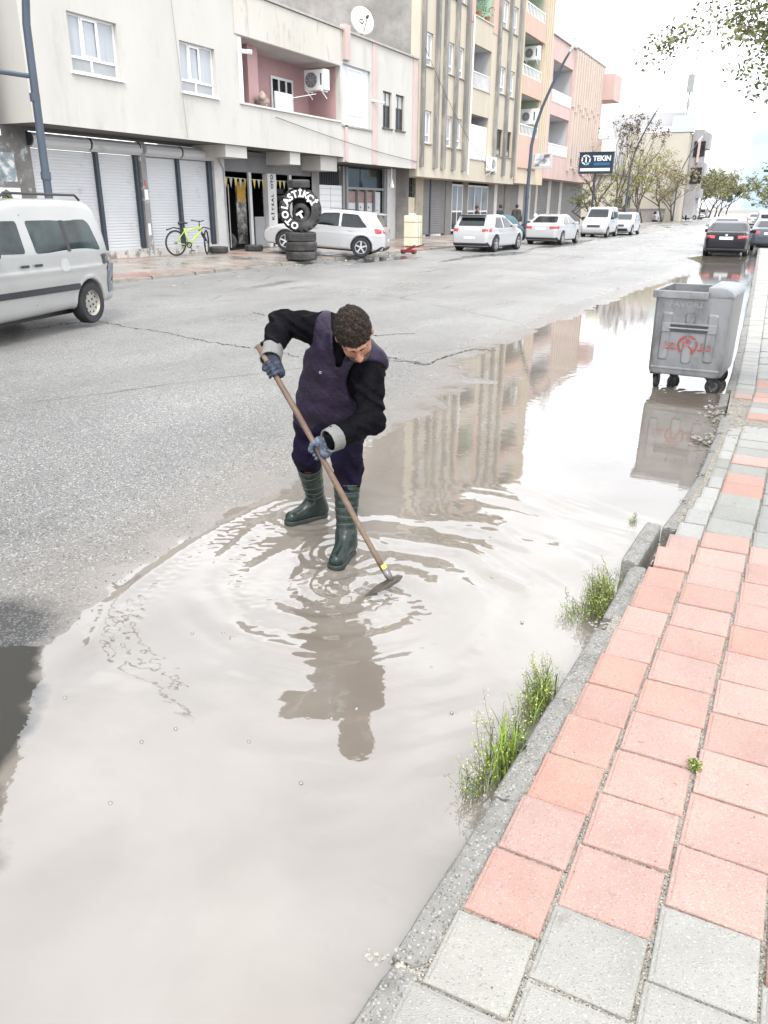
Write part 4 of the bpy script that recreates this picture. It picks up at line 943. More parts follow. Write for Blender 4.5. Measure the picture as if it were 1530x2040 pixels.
# orange flank strips around the mint balcony
mb = MB(); 
for q in ((balc[0]-.55, balc[0]-.01), (balc[1]+.01, balc[1]+.8)): mb.box(XF-.01, XF+.03, q[0], q[1], 11.1, zt-.1)
each(mb, 'painted_strip', ORNG, b2)
mb = MB(); mb.tube([(XF+.1, 45.2, 11.4), (XF+.1, 45.1, 3.6)], .05, 6); mb.build('drain_pipe', WHITE, b2)
Yq = lambda p: Yp(p, XS)
SHW = M('greyish_shop_wall', (0.20, 0.19, 0.18), 0.85, 0.15, 1.5)
def g2(p, q, mat, z0=.3, z1=3.35, X=XS, th=.25, name='shop_wall', par=None): return MB().box(X-th, X, Yq(p), Yq(q), z0, z1).build(name, mat, par or b2)
g2(800, 828, M('cream_metal_door', (0.55, 0.49, 0.37), 0.6, .1, 1.5), z1=2.35, X=XS-.05, name='metal_door'); g2(800, 828, INNER, z0=2.36, X=XS-.2, name='transom')
mb = MB()
for k in range(9): yy = Yq(800)+.1+k*.21; mb.tube([(XS-.04, yy, 2.36), (XS-.04, yy, 3.3)], .018, 5)
for z in (2.6, 2.95): mb.tube([(XS-.04, Yq(800), z), (XS-.04, Yq(828), z)], .018, 5)
mb.build('grille', DARKM, b2)
g2(828, 843, M('dark_cream_pillar', (0.36, 0.32, 0.25), 0.8, .2, 2))
shutter(b2, XS-.05, Yq(843), Yq(857), .5, 3.3, SHUTD, pitch=.12); shutter(b2, XS-.05, Yq(859), Yq(888), .5, 3.3, SHUTD, pitch=.12)
g2(857, 859, DARKM, X=XS); g2(888, 900, SHW)
def shopwin(par, p, q, vs_=(0.5,), hz=(0.42,), lit=DGLASS):
    r = (Yq(p), Yq(q), .55, 3.15)
    fr = window(par, XS+.05, r, vs_, 0.42, vs_, rec=.06, pm=M('hazy_shop_glass', (0.20, 0.215, 0.23), 0.08, .3, .8, spec=.7), lowm=lit, sill=False, bw=.09); return fr
shopwin(b2, 900, 922, (0.5,)); g2(922, 932, SHW); shopwin(b2, 932, 972, (0.33, 0.66)); g2(972, 984, SHW); g2(984, 990, M('white_jamb', (0.55, .55, .55), .7)); g2(990, 1003, SHW)
for (p, q) in ((900, 922), (932, 972)): g2(p, q, INNER, X=XS-.1, name='backing')
# ---------------- B3: taller block with salmon balconies and green walls
b3 = empty('salmon_balcony_block', (XF, 57, .35), 'tall block with salmon balcony fronts, pale green balcony walls and white railings', 'building')
a0, a1, zt = 53.8, 60.4, 19.5
bal3 = (54.2, 58.3); z3 = [(5.9, 8.75), (9.3, 12.15), (12.7, 15.5), (16.1, 18.8)]; XB = XF+.0
mb = MB(); wallX(mb, XF, a0, a1, 3.4, zt, [(bal3[0], bal3[1], z0, z1) for z0, z1 in z3], .15)
mb.add([(XF,a0,8),(XF-9,a0,8),(XF-9,a0,zt),(XF,a0,zt)], [(0,1,2,3)]); mb.add([(XF,a1,8),(XF-9,a1,8),(XF-9,a1,zt),(XF,a1,zt)], [(0,1,2,3)]); mb.add([(XF,a0,3.4),(XS-1,a0,3.4),(XS-1,a1,3.4),(XF,a1,3.4)], [(0,1,2,3)])
mb.build('wall', B3CR, b3, fix=False)
for k, (z0, z1) in enumerate(z3):
    mb = MB(); D = XF-1.5
    mb.add([(D,bal3[0],z0),(D,bal3[1],z0),(D,bal3[1],z1),(D,bal3[0],z1)], [(0,1,2,3)])
    for q in bal3: mb.add([(XF-.15,q,z0),(D,q,z0),(D,q,z1),(XF-.15,q,z1)], [(0,1,2,3)])
    mb.build('balcony_wall', GREENW, b3, fix=False)
    mb = MB(); mb.box(D, XF-.16, bal3[0], bal3[1], z1-.03, z1-.004); mb.box(D, XF-.16, bal3[0], bal3[1], z0+.004, z0+.03); each(mb, 'balcony_ceiling', PALEW, b3)
    MB().box(XF-.05, XF+.12, bal3[0]-.15, bal3[1]+.1, z0-(1.55 if k == 0 else .62), z0+.45).build('balcony_front', ORNG, b3)
    mb = MB(); mb.box(XF+.0, XF+.06, bal3[0], bal3[1], z0+1.02, z0+1.08)
    for j in range(14): yy = bal3[0]+.05+j*(bal3[1]-bal3[0]-.15)/13; mb.box(XF+.01, XF+.05, yy, yy+.06, z0+.45, z0+1.02)
    mb.box(XF+.005, XF+.055, bal3[0], bal3[1], z0+.452, z0+.50)
    mb.build('railing', WHITE, b3)
mb = MB()
for j in range(4): mb.box(XF-.01, XF+.14, 58.5+j*.48, 58.5+j*.48+.26, 4.6 if j % 2 else 5.0, zt-.2)
mb.box(XF-.01, XF+.1, 53.82, 54.02, 3.6, zt); each(mb, 'rib', B3CR, b3)
# ---------------- B4: lower salmon pink block with ribs
b4 = empty('salmon_ribbed_block', (XF, 70, .35), 'lower salmon pink block with cream ribs and stepped roof edge beside the billboard', 'building')
a0, a1, zt = 60.5, 77.2, 13.0
bal4 = (61.2, 66.6); z4 = [(5.55, 8.15), (9.0, 11.6)]
w4 = [(67.4, 68.2, 4.9, 6.5), (68.6, 69.4, 4.9, 6.5), (72.0, 72.8, 4.9, 6.5)]
mb = MB(); wallX(mb, XF, a0, a1, 3.9, zt, [(bal4[0], bal4[1], z0, z1) for z0, z1 in z4]+w4, .15)
mb.add([(XF,a0,3.9),(XF-10,a0,3.9),(XF-10,a0,zt),(XF,a0,zt)], [(0,1,2,3)]); mb.add([(XF,a1,3.9),(XF-10,a1,3.9),(XF-10,a1,zt),(XF,a1,zt)], [(0,1,2,3)]); mb.add([(XF,a0,3.9),(XS-1,a0,3.9),(XS-1,a1,3.9),(XF,a1,3.9)], [(0,1,2,3)]); mb.add([(XF,a0,zt),(XF-10,a0,zt),(XF-10,a1,zt),(XF,a1,zt)], [(0,1,2,3)])
mb.build('wall', SALM, b4, fix=False)
for o in w4: window(b4, XF, o, (0.5,), 0.3, (0.5,), rec=.08, fm=BRN, pm=DGLASS)
for k, (z0, z1) in enumerate(z4):
    mb = MB(); D = XF-1.5; mb.add([(D,bal4[0],z0),(D,bal4[1],z0),(D,bal4[1],z1),(D,bal4[0],z1)], [(0,1,2,3)])
    for q in bal4: mb.add([(XF-.15,q,z0),(D,q,z0),(D,q,z1),(XF-.15,q,z1)], [(0,1,2,3)])
    mb.build('balcony_wall', PALEW, b4, fix=False)
    mb = MB(); mb.box(D, XF-.16, bal4[0], bal4[1], z1-.03, z1-.004); mb.box(D, XF-.16, bal4[0], bal4[1], z0+.004, z0+.03); each(mb, 'balcony_ceiling', PALEW, b4)
    window(b4, D+.12, (bal4[0]+1.3, bal4[0]+2.7, z0+.2, z0+1.9), (0.5,), 0, rec=.06, pm=DGLASS, sill=False, bw=.1)
    mb = MB(); mb.box(XF+.0, XF+.06, bal4[0], bal4[1], z0+.66, z0+.74)
    for j in range(30): yy = bal4[0]+.05+j*(bal4[1]-bal4[0]-.15)/29; mb.box(XF+.01, XF+.05, yy, yy+.06, z0+.0, z0+.66)
    mb.build('railing', WHITE, b4)
RIBP = M('cream_pink_rib', (0.50, 0.42, 0.37), 0.8, .06, 1); mb = MB()
for j in range(13):
    yy = 67.0+j*.78; lo = 4.6+(.0, .9, .3)[j % 3]; mid = 8.6+(.3, 0, .6)[j % 3]
    mb.box(XF-.01, XF+.16, yy, yy+.36, lo, mid); mb.box(XF-.01, XF+.16, yy, yy+.36, mid+.25, zt+.1)
each(mb, 'rib', RIBP, b4)
mb = MB()
for j in range(13): yy = 66.95+j*.78; mb.box(XF-.1, XF+.22, yy, yy+.5, zt+.102, zt+.2)
mb.box(XF-.1, XF+.1, 60.5, 66.9, zt+.003, zt+.1); mb.build('coping', M('grey_coping', (0.30, .29, .28), .8), b4)
mb = MB()
for (z0, z1) in ((10.6, 12.6), (5.8, 7.6)): mb.box(XF-1, XF+1.1, a1-.8, a1+2.2, z0, z1)
each(mb, 'corner_balcony', SALM, b4)
# shop level of the last two blocks
for par, xs in ((b3, [(1006, 1020, SHW), (1020, 1032, SHUTD), (1032, 1042, M('pale_shop_pier', (.5, .48, .44), .8, .1, 2)), (1042, 1051, SHUTD)]), (b4, [(1051, 1056, M('pale_shop_pier', (.5, .48, .44))), (1056, 1066, SHUTD), (1066, 1070, M('pale_shop_pier', (.5, .48, .44))), (1070, 1090, SHUTD), (1090, 1096, M('pale_shop_pier', (.5, .48, .44))), (1096, 1113, SHUTD), (1113, 1118, M('pale_shop_pier', (.5, .48, .44))), (1118, 1160, SHUTD)])):
    for p, q, mt in xs:
        if mt is SHUTD: shutter(par, XS-.05, Yq(p), Yq(q), .5, 3.9, SHUTD, pitch=.16)
        else: MB().box(XS-.3, XS, Yq(p), Yq(q), .3, 3.9).build('pier', mt, par)
MB().box(XS-.4, XS-.1, Yq(1002), Yq(1160), 3.2, 3.98).build('shop_lintel', SHUTD, b4)
# ---------------- B5 and farther buildings
b5 = empty('grey_cream_apartment_block', (-20, 124, .3), 'distant grey and cream apartment block with roof shed and mast behind bare trees', 'building')
GW = M('pale_grey_side_wall', (0.40, 0.40, 0.41), 0.9, .08, .3); CW = M('pale_cream_side_wall', (0.40, 0.37, 0.315), 0.9, .08, .3)
mb = MB(); mb.box(-25.9, -16.6, 122, 128, .2, 13.9); mb.build('upper_wall', GW, b5)
mb = MB(); mb.box(-22.9, -15.0, 118, 121.9, .2, 11.1); mb.build('wall', CW, b5)
mb = MB(); mb.box(-14.95, -13.6, 121, 126, 1.0, 11.6); each(mb, 'side_wall', M('weathered_balcony_grey', (0.30, 0.29, 0.30), 0.9, .2, .4), b5); mb = MB(); mb.box(-13.59, -12.9, 121.5, 125, 9.3, 11.2); mb.box(-13.59, -13.0, 121.5, 125, 6.0, 7.6); mb.box(-13.59, -13.1, 121.5, 125, 3.2, 4.4); each(mb, 'balcony', M('weathered_balcony_grey', (0.30, 0.29, 0.30), 0.9, .2, .4), b5)
for (x0, x1, z0, z1) in ((-14.6, -13.2, 8.3, 10.2), (-14.6, -13.2, 5.0, 7.0)):
    MB().box(x0, x1, 120.9, 120.98, z0, z1).build('window', DGLASS, b5)
MB().box(-14.1, -13.8, 120.7, 120.88, 7.6, 10.4).build('column', SALM, b5)
mb = MB()
for k in range(14): mb.add([(-22.5+k*.5, 121.8, 12.2), (-22.25+k*.5, 121.8, 12.3), (-22.25+k*.5+1.0, 118.6, 11.25), (-22.5+k*.5+1.0, 118.6, 11.15)], [(0,1,2,3)]); mb.add([(-22.25+k*.5, 121.8, 12.3), (-22.0+k*.5, 121.8, 12.2), (-22.0+k*.5+1.0, 118.6, 11.15), (-22.25+k*.5+1.0, 118.6, 11.25)], [(0,1,2,3)])
mb.build('roof', M('corrugated_sheet', (0.42, .39, .40), .5), b5, fix=False)
MB().box(-17.3, -14.7, 117.9, 120.5, 11.15, 13.1).build('roof_cabin', M('mint_cabin', (0.42, 0.50, 0.50), .7, .05, 1), b5)
mb = MB(); mb.tube([(-15.9, 119.5, 13.1), (-15.9, 119.5, 18.2)], .12, 6); mb.box(-16.3, -15.5, 119.3, 119.7, 15.9, 17.9); mb.box(-16.1, -15.7, 119.3, 119.7, 14.2, 14.8); mb.tube([(-16.4, 119.5, 13.1), (-15.9, 119.5, 15.2), (-15.4, 119.5, 13.1)], .05, 5); mb.build('mast', M('galvanised_mast', (.25, .26, .26), .5), b5)
b6 = empty('low_cream_house', (-18.5, 100, .3), 'low cream house half hidden behind the roadside trees on the left', 'building')
mb = MB(); mb.box(-25, -19.2, 96, 112, .2, 5.3); mb.build('wall', CW, b6); MB().box(-25.4, -18.9, 95.6, 112.4, 5.31, 5.6).build('roof', CONC, b6)
for yy in (98, 103): MB().box(-19.19, -19.1, yy, yy+1.6, 1.6, 3.2).build('window', DGLASS, b6)
b7 = empty('far_beige_tower', (3, 330, 0), 'hazy beige tower block far down the street above the parked cars on the right', 'building')
FARW = M('far_beige_wall', (0.42, 0.36, 0.33), 0.9, .05, .1)
mb = MB(); mb.box(-1.5, 8.5, 330, 345, 0, 17.5); mb.box(0, 6, 332, 343, 17.5, 19.5); mb.build('wall', FARW, b7)
for k in range(5):
    for j in range(4): MB().box(-.6+j*2.3, .6+j*2.3, 329.9, 329.98, 2.6+k*3, 4.0+k*3).build('window', M('far_window', (.2, .2, .22), .4), b7)
# garden wall beyond the salmon block
gw = empty('garden_wall', (-17, 85, .3), 'low grey stone garden wall running behind the roadside trees', 'wall')
mb = MB(); mb.box(-17.2, -16.9, 78.5, 118, .3, 1.75); mb.build('wall', M('old_stone_wall', (.20, .185, .175), .95, .35, 2.5, .5, 8), gw); MB().box(-17.3, -16.8, 78.5, 118, 1.752, 1.86).build('coping', CONC, gw)
bl = None

# ================================================================== vehicles
RUB = M('tyre_rubber', (0.022, 0.022, 0.024), 0.75, 0.3, 6, 0.3, 60); ALLOY = M('alloy_rim', (0.55, 0.56, 0.58), 0.3, 0.05, 4, metal=0.7)
STEELR = M('dusty_steel_rim', (0.36, 0.34, 0.31), 0.5, 0.2, 6, metal=0.4); BLKP = M('black_plastic', (0.025, 0.025, 0.028), 0.5, 0.2, 4)
CARW = M('white_car_paint', (0.40, 0.405, 0.415), 0.25, 0.02, 1, coat=0.6, dirt=(0.45, 0.44, 0.42), dscale=1.5, dthr=(0.6, 0.95)); CARB = M('black_car_paint', (0.005, 0.005, 0.009), 0.35, 0.2, 1, coat=0.25, spec=.3)
CARS = M('silver_car_paint', (0.36, 0.37, 0.39), 0.28, 0.05, 1, metal=0.5, coat=.6); CARV = M('pale_silver_van_paint', (0.33, 0.326, 0.317), 0.3, 0.05, 1.5, metal=0.15, coat=.5, dirt=(0.36, 0.35, 0.33), dscale=2, dthr=(0.5, 0.8))
CGL = M('car_glass', (0.012, 0.016, 0.019), 0.05, 0.5, 2, spec=0.5); CGLV = M('van_glass', (0.022, 0.036, 0.036), 0.06, 0.8, 1.6, spec=0.35)
REDL = M('red_lamp', (0.45, 0.03, 0.035), 0.15, 0.15, 8, coat=1); CLRL = M('clear_lamp', (0.45, 0.46, 0.48), 0.1, 0.3, 12, coat=1); PLATE = M('plate_white', (0.6, 0.6, 0.6), 0.4)
CHR = M('chrome', (0.6, 0.6, 0.62), 0.15, metal=1); DKBL = M('dark_blue_lamp', (0.05, 0.07, 0.10), 0.2, 0.3, 4, coat=1)
def wheel(parent, x, y, r, w, rimm, side, spokes=5, loc_rot=True):
    pr = [(r*.62, -w*.5), (r*.93, -w*.5), (r, -w*.32), (r, w*.32), (r*.93, w*.5), (r*.62, w*.5)]
    t = MB().lathe(pr, (0, 0, 0), 'y', 28).build('wheel', RUB, parent, world=False); t.location = (x, y, r); autosmooth(t, 40)
    mb = MB(); s = side
    mb.lathe([(r*.64, s*w*.46), (r*.60, s*w*.46), (r*.56, s*w*.28), (r*.10, s*w*.30), (.001, s*w*.33), (.001, -s*w*.3), (r*.62, -s*w*.3)], (0, 0, 0), 'y', 28)
    rm = mb.build('rim', BLKP if spokes else rimm, t, world=False); autosmooth(rm, 40)
    if spokes:
        mb = MB(); mb.lathe([(r*.66, s*w*.50), (r*.585, s*w*.50), (r*.575, s*w*.36), (r*.645, s*w*.36)], (0, 0, 0), 'y', 28); mb.lathe([(r*.14, s*w*.50), (.001, s*w*.50), (.001, s*w*.3), (r*.14, s*w*.3)], (0, 0, 0), 'y', 12)
        for k in range(spokes):
            a = 2*PI*k/spokes+.3; ca, sa = math.cos(a), math.sin(a)
            mb.obox((ca*r*.36, s*w*.44, sa*r*.36), (ca*r*.24, 0, sa*r*.24), (0, w*.05, 0), (-sa*r*.075, 0, ca*r*.075))
        sp_ = mb.build('spokes', rimm, rm, world=False)
    else:
        mb = MB()
        for k in range(4):
            a = 2*PI*k/4+.5; mb.lathe([(r*.055, s*w*.335), (.001, s*w*.335), (.001, s*w*.30), (r*.055, s*w*.30)], (math.cos(a)*r*.19, 0, math.sin(a)*r*.19), 'y', 8)
        for k in range(10): a = 2*PI*k/10; mb.lathe([(r*.05, s*w*.31), (.001, s*w*.31), (.001, s*w*.27), (r*.05, s*w*.27)], (math.cos(a)*r*.45, 0, math.sin(a)*r*.45), 'y', 8)
        mb.build('bolts', BLKP, rm, world=False)
    return t
def car(name, label, loc, heading, spec, paint, cell=0.035, group=None, rim=ALLOY, rimspokes=5):
    """heading: direction angle of the front in world xy. Local: x forward (rear bumper at 0), y left, z up."""
    L_, W_, H_ = spec['L'], spec['W'], spec['H']; prof = spec['prof']; xr, xf = spec['ax']; r = spec['r']; zb = spec['belt']; tw = spec.get('tumble', .80)
    root = empty(name, loc, label, spec['cat'], heading, group)
    poly = np.array(round_poly(prof, spec.get('round', .10), 3), np.float32)
    def fn(p):
        x, y, z = p[..., 0], np.abs(p[..., 1]), p[..., 2]
        d1 = polysdf(x, z, poly)
        u = np.abs((x-L_/2)/(L_/2)); pl = 1-spec.get('plan', .16)*np.clip(u, 0, 1.2)**5
        hw = W_/2*np.where(z < zb, 1-.05*np.clip((zb-.35-z)/.5, 0, 1)-.015*np.clip((z-zb+.25)/.25, 0, 1), 1-.015-(1-.015-tw)*np.clip((z-zb)/(H_-zb), 0, 1)**1.15)
        crease = .008*np.exp(-((z-(zb-.22))/.03)**2)
        d = smax(d1, y-hw*pl-crease, spec.get('k', .10))
        for wx in (xr, xf):
            a = np.maximum(np.hypot(x-wx, z-r)-(r+.055), (W_/2-.30)-y); d = smax(d, -a, .015)
            fl = np.abs(np.hypot(x-wx, z-r)-(r+.075))-.0
            d = d-.012*np.exp(-(fl/.035)**2)*(y > W_/2-.2)*(z > .2)
        return d
    body = sdf_mesh('body', fn, (-.1, -W_/2-.06, .1), (L_+.1, W_/2+.06, H_+.06), cell, paint, root, world=False)
    for wx in (xr, xf):
        for s in (-1, 1): wheel(root, wx, s*(W_/2-.115), r, .20, rim, s, rimspokes)
    for q in spec['side']:
        for s in (-1, 1): patch('side_window', fn, q, 'y', s, spec.get('glass', CGL), root, start=W_/2+.05, end=0, off=.004, step=.09, rnd=.05)
    for q, nm, side_, x0 in ((spec.get('rearwin'), 'rear_window', -1, -.15), (spec.get('front'), 'windshield', 1, L_+.15)):
        if q:
            def fnx(p): return fn(p)
            pt = q; A0 = x0; B0 = L_/2
            patch(nm, fn, pt, 'x', 1, spec.get('glass', CGL), root, start=A0, end=B0, off=.005, step=.12, rnd=.06)
    for (q, nm, mt, x0) in spec.get('ends', []):
        for s in ((-1, 1) if nm in ('tail_light', 'headlight') else (1,)):
            pts = [(s*a, b) for a, b in q]; pts = pts if s > 0 else pts[::-1]
            patch(nm, fn, pts, 'x', 1, mt, root, start=x0, end=L_/2, off=.008, step=.05, rnd=.02)
    for (q, nm, mt) in spec.get('sides', []):
        for s in (-1, 1): patch(nm, fn, q, 'y', s, mt, root, start=W_/2+.05, end=0, off=.010, step=.08, rnd=.02)
    # door gaps, handles, mirrors
    for s in (-1, 1):
        for (x0, z0, x1, z1) in spec.get('gaps', []):
            q = [(x0-.005, z0), (x0+.005, z0), (x1+.005, z1), (x1-.005, z1)]
            patch('door_gap', fn, q, 'y', s, BLKP, root, start=W_/2+.05, end=0, off=.003, step=.3, rnd=0)
        for hx, hz in spec.get('handles', []):
            q = [(hx, hz), (hx+.17, hz), (hx+.17, hz+.035), (hx, hz+.035)]
            patch('door_handle', fn, q, 'y', s, paint if spec.get('hp') else BLKP, root, start=W_/2+.05, end=0, off=.025, step=.2, rnd=.01)
        mx = spec.get('mirror')
        if mx:
            m_ = MB().obox((mx[0], s*(W_/2+.07), mx[1]), (.06, s*.02, 0), (0, .095, 0), (0, 0, .07)).build('mirror', spec.get('mm', paint), root, world=False, bevel=.03)
    # dark underside
    MB().box(.35, L_-.35, -W_/2+.33, W_/2-.33, .16, .30).build('underbody', BLKP, root, world=False)
    return root, fn
HATCH = dict(cat='car', L=4.25, W=1.80, H=1.46, ax=(.80, 3.42), r=.325, belt=.92, tumble=.74,
    prof=[(.05, .22), (0, .38), (.0, .62), (.05, .88), (.12, 1.0), (.38, 1.36), (.34, 1.42), (.6, 1.455), (1.5, 1.47), (2.1, 1.42), (2.95, .98), (3.75, .84), (4.12, .70), (4.25, .52), (4.22, .30), (4.1, .2)],
    side=[[(.62, .97), (.95, .94), (1.52, .94), (1.52, 1.36), (.98, 1.35)], [(1.60, .94), (2.72, .96), (2.15, 1.33), (1.60, 1.37)]],
    rearwin=[(-.58, 1.02), (.58, 1.02), (.52, 1.34), (-.52, 1.34)], front=[(-.66, .98), (.66, .98), (.56, 1.34), (-.56, 1.34)],
    ends=[([(.54, .80), (.835, .80), (.835, .95), (.52, .92)], 'tail_light', REDL, -.15), ([(-.26, .52), (.26, .52), (.26, .63), (-.26, .63)], 'number_plate', PLATE, -.15), ([(-.8, .24), (.8, .24), (.78, .40), (-.78, .40)], 'bumper_insert', BLKP, -.15),
          ([(.48, .62), (.85, .66), (.83, .78), (.46, .72)], 'headlight', CLRL, 4.4), ([(-.42, .56), (.42, .56), (.42, .70), (-.42, .70)], 'grille', BLKP, 4.4), ([(-.7, .28), (.7, .28), (.66, .44), (-.66, .44)], 'air_intake', BLKP, 4.4)],
    gaps=[(1.56, .35, 1.56, .94), (2.75, .36, 2.75, .94)], handles=[(1.1, .83), (2.3, .83)], mirror=(2.62, 1.0), hp=1)
SEDAN = dict(cat='car', L=4.65, W=1.80, H=1.44, ax=(.98, 3.70), r=.325, belt=.92, tumble=.74,
    prof=[(.08, .22), (0, .38), (.0, .70), (.03, .94), (.12, 1.02), (.55, 1.03), (1.28, 1.36), (1.75, 1.43), (2.2, 1.44), (2.6, 1.38), (3.45, .98), (4.15, .85), (4.5, .70), (4.64, .52), (4.6, .28), (4.5, .2)],
    side=[[(.98, .99), (1.15, .95), (1.95, .95), (1.95, 1.36), (1.45, 1.32)], [(2.03, .95), (3.15, .97), (2.58, 1.31), (2.03, 1.36)]],
    rearwin=[(-.64, 1.05), (.64, 1.05), (.52, 1.33), (-.52, 1.33)], front=[(-.66, .98), (.66, .98), (.56, 1.33), (-.56, 1.33)],
    ends=[([(.46, .76), (.83, .76), (.83, .90), (.44, .88)], 'tail_light', REDL, -.15), ([(-.27, .72), (.27, .72), (.27, .84), (-.27, .84)], 'number_plate', PLATE, -.15), ([(-.82, .24), (.82, .24), (.8, .38), (-.8, .38)], 'bumper_insert', BLKP, -.15),
          ([(.48, .62), (.85, .66), (.83, .78), (.46, .72)], 'headlight', CLRL, 4.8), ([(-.42, .46), (.42, .46), (.42, .72), (-.42, .72)], 'grille', BLKP, 4.8)],
    gaps=[(1.99, .35, 1.99, .94), (3.1, .36, 3.1, .94)], handles=[(1.45, .84), (2.55, .84)], mirror=(2.98, 1.0), hp=1)
VAN = dict(cat='van', L=4.12, W=1.68, H=1.80, ax=(.74, 3.34), r=.31, belt=1.06, tumble=.82, round=.14, plan=.10, glass=CGLV, k=.12,
    prof=[(.05, .28), (-.02, .34), (-.02, .60), (.04, .62), (.05, 1.05), (.10, 1.45), (.22, 1.72), (.42, 1.79), (1.0, 1.81), (2.0, 1.80), (2.42, 1.74), (2.98, 1.16), (3.65, .93), (3.93, .70), (4.0, .48), (3.96, .28), (3.8, .22)],
    side=[[(.34, 1.08), (1.90, 1.09), (1.96, 1.52), (.60, 1.52), (.50, 1.46)], [(2.12, 1.10), (2.92, 1.12), (2.46, 1.52), (2.14, 1.52)]],
    rearwin=[(-.58, 1.08), (.58, 1.08), (.52, 1.58), (-.52, 1.58)], front=[(-.64, 1.18), (.64, 1.18), (.56, 1.66), (-.56, 1.66)],
    ends=[([(.60, .68), (.78, .68), (.80, 1.02), (.64, 1.02)], 'tail_light', DKBL, -.15), ([(-.25, .66), (.25, .66), (.25, .78), (-.25, .78)], 'number_plate', PLATE, -.15), ([(.45, .62), (.8, .66), (.76, .84), (.46, .78)], 'headlight', CLRL, 4.15), ([(-.4, .6), (.4, .6), (.4, .74), (-.4, .74)], 'grille', BLKP, 4.15)],
    sides=[([(1.02, .545), (2.84, .545), (2.84, .63), (1.02, .63)], 'rub_strip', BLKP), ([(-.0, .42), (.22, .42), (.24, .58), (.20, .86), (-.0, .86)], 'tail_cluster', DKBL), ([(.25, .86), (.33, .86), (.33, 1.0), (.25, 1.0)], 'fuel_vent', BLKP)],
    gaps=[(2.03, .40, 2.03, 1.6), (1.08, .40, 1.08, 1.02), (2.95, .40, 2.98, 1.1)], handles=[(1.84, .92), (2.12, .92)], mirror=(2.84, 1.14), mm=BLKP)
# --- pale silver van crossing the road at the left
a = G(189, 641, .19); vd = Vector((.208, -.978, 0)).normalized(); hd = math.atan2(vd.y, vd.x)
left = Vector((-vd.y, vd.x, 0))          # its left side faces the camera
c = Vector(a)-vd*VAN['ax'][0]-left*(VAN['W']/2-.03)
van, vfn = car('panel_van', 'pale silver van with big side windows and roof bars, driving, cut by the left edge', (c.x, c.y, .17), hd, VAN, CARV, .022, rim=STEELR, rimspokes=0)
mb = MB()
for s in (-1, 1): mb.tube([(.45, s*.60, 1.79), (.55, s*.60, 1.86), (2.1, s*.60, 1.87), (2.25, s*.60, 1.78)], .018, 6)
each(mb, 'roof_bar', BLKP, van, world=False)
for s in (-1, 1):
    patch('window_seal', vfn, [(1.12, 1.09), (1.20, 1.09), (1.22, 1.515), (1.14, 1.515)], 'y', s, BLKP, van, start=.9, end=0, off=.008, step=.1, rnd=0)
    patch('fuel_flap', vfn, [(1.22, .82), (1.42, .82), (1.42, 1.0), (1.22, 1.0)], 'y', s, M('grey_flap', (.36, .36, .36), .4), van, start=.9, end=0, off=.003, step=.1, rnd=.09)
def put(px, py, z, spec, hd, wheel_i, side):
    """place a car so that its wheel's ground contact shows at the photo point"""
    p = Vector(G(px, py, z)); d = Vector((math.cos(hd), math.sin(hd), 0)); l = Vector((-d.y, d.x, 0)); q = p-d*spec['ax'][wheel_i]-l*side*(spec['W']/2-.06)
    return (q.x, q.y, z-.02)
NORTH = PI/2
# white hatchback nosed onto the pavement by the tyre shop: side toward the camera
hd = math.radians(199); kia, _ = car('parked_car', 'white hatchback parked across the left pavement behind the tall tyre stack', put(718, 515, .24, HATCH, hd, 0, 1), hd, dict(HATCH, belt=.94, H=1.48), CARW, .028)
kia.rotation_euler = (0, -math.radians(4.0), hd)
MB().box(1.0, 2.0, -.45, .45, 1.478, 1.49).build('sunroof', CGL, kia, world=False)
MB().obox((.27, 0, 1.41), (.16, 0, .012), (0, .58, 0), (-.002, 0, .016)).build('spoiler', CARW, kia, world=False, bevel=.01)
g1, _ = car('parked_car', 'white hatchback with red tail lights parked nearest at the left kerb beside the sandwich board', put(985, 501, .17, HATCH, NORTH, 0, -1), NORTH-.05, HATCH, CARW, .03)
MB().obox((.32, 0, 1.43), (.13, 0, .01), (0, .56, 0), (-.002, 0, .014)).build('spoiler', BLKP, g1, world=False, bevel=.01)
g2_, _ = car('parked_car', 'white saloon with a dark lower bumper parked past the first street lamp', put(1118, 487, .17, SEDAN, NORTH, 0, -1), NORTH-.02, SEDAN, CARW, .035)
MPV = dict(VAN, glass=CGL, cat='van'); MPV.pop('sides')
c3, _ = car('parked_van', 'white small van facing the camera between two white cars', (-11.6, 56.0, .15), -NORTH, MPV, CARW, .045); 
c4 = copy_tree(g1); c4.name = 'parked_car'; c4.location = (-11.2, 61.8, .15); c4.rotation_euler = (0, 0, -NORTH); c4['label'] = 'white hatchback facing the camera, last in the left row before the billboard trees'
def repaint(root, paint, glass=None):
    for ch in root.children:
        if ch.name.startswith('body') and ch.material_slots: ch.material_slots[0].link = 'OBJECT'; ch.material_slots[0].material = paint
        if ch.name.startswith(('door_handle', 'mirror')) and ch.material_slots: ch.material_slots[0].link = 'OBJECT'; ch.material_slots[0].material = paint
def another(src, loc, hd, label, paint=None, name='parked_car'):
    c = copy_tree(src); c.name = name; c.location = loc; c.rotation_euler = (0, 0, hd); c['label'] = label
    if paint: repaint(c, paint)
    return c
p = G(1300, 444, .15); another(g2_, (p[0]-.2, p[1]-1, .15), NORTH, 'silver saloon pulled over at the left kerb beyond the trees', CARS)
p = G(1357, 437, .15); another(g1, (p[0], p[1], .15), -.6, 'white car parked at an angle by a trunk, left side far down the street')
p = G(1397, 434, .15); another(c3, (p[0], p[1], .1), NORTH, 'whitish van standing far off under the left trees', CARV, 'parked_van')
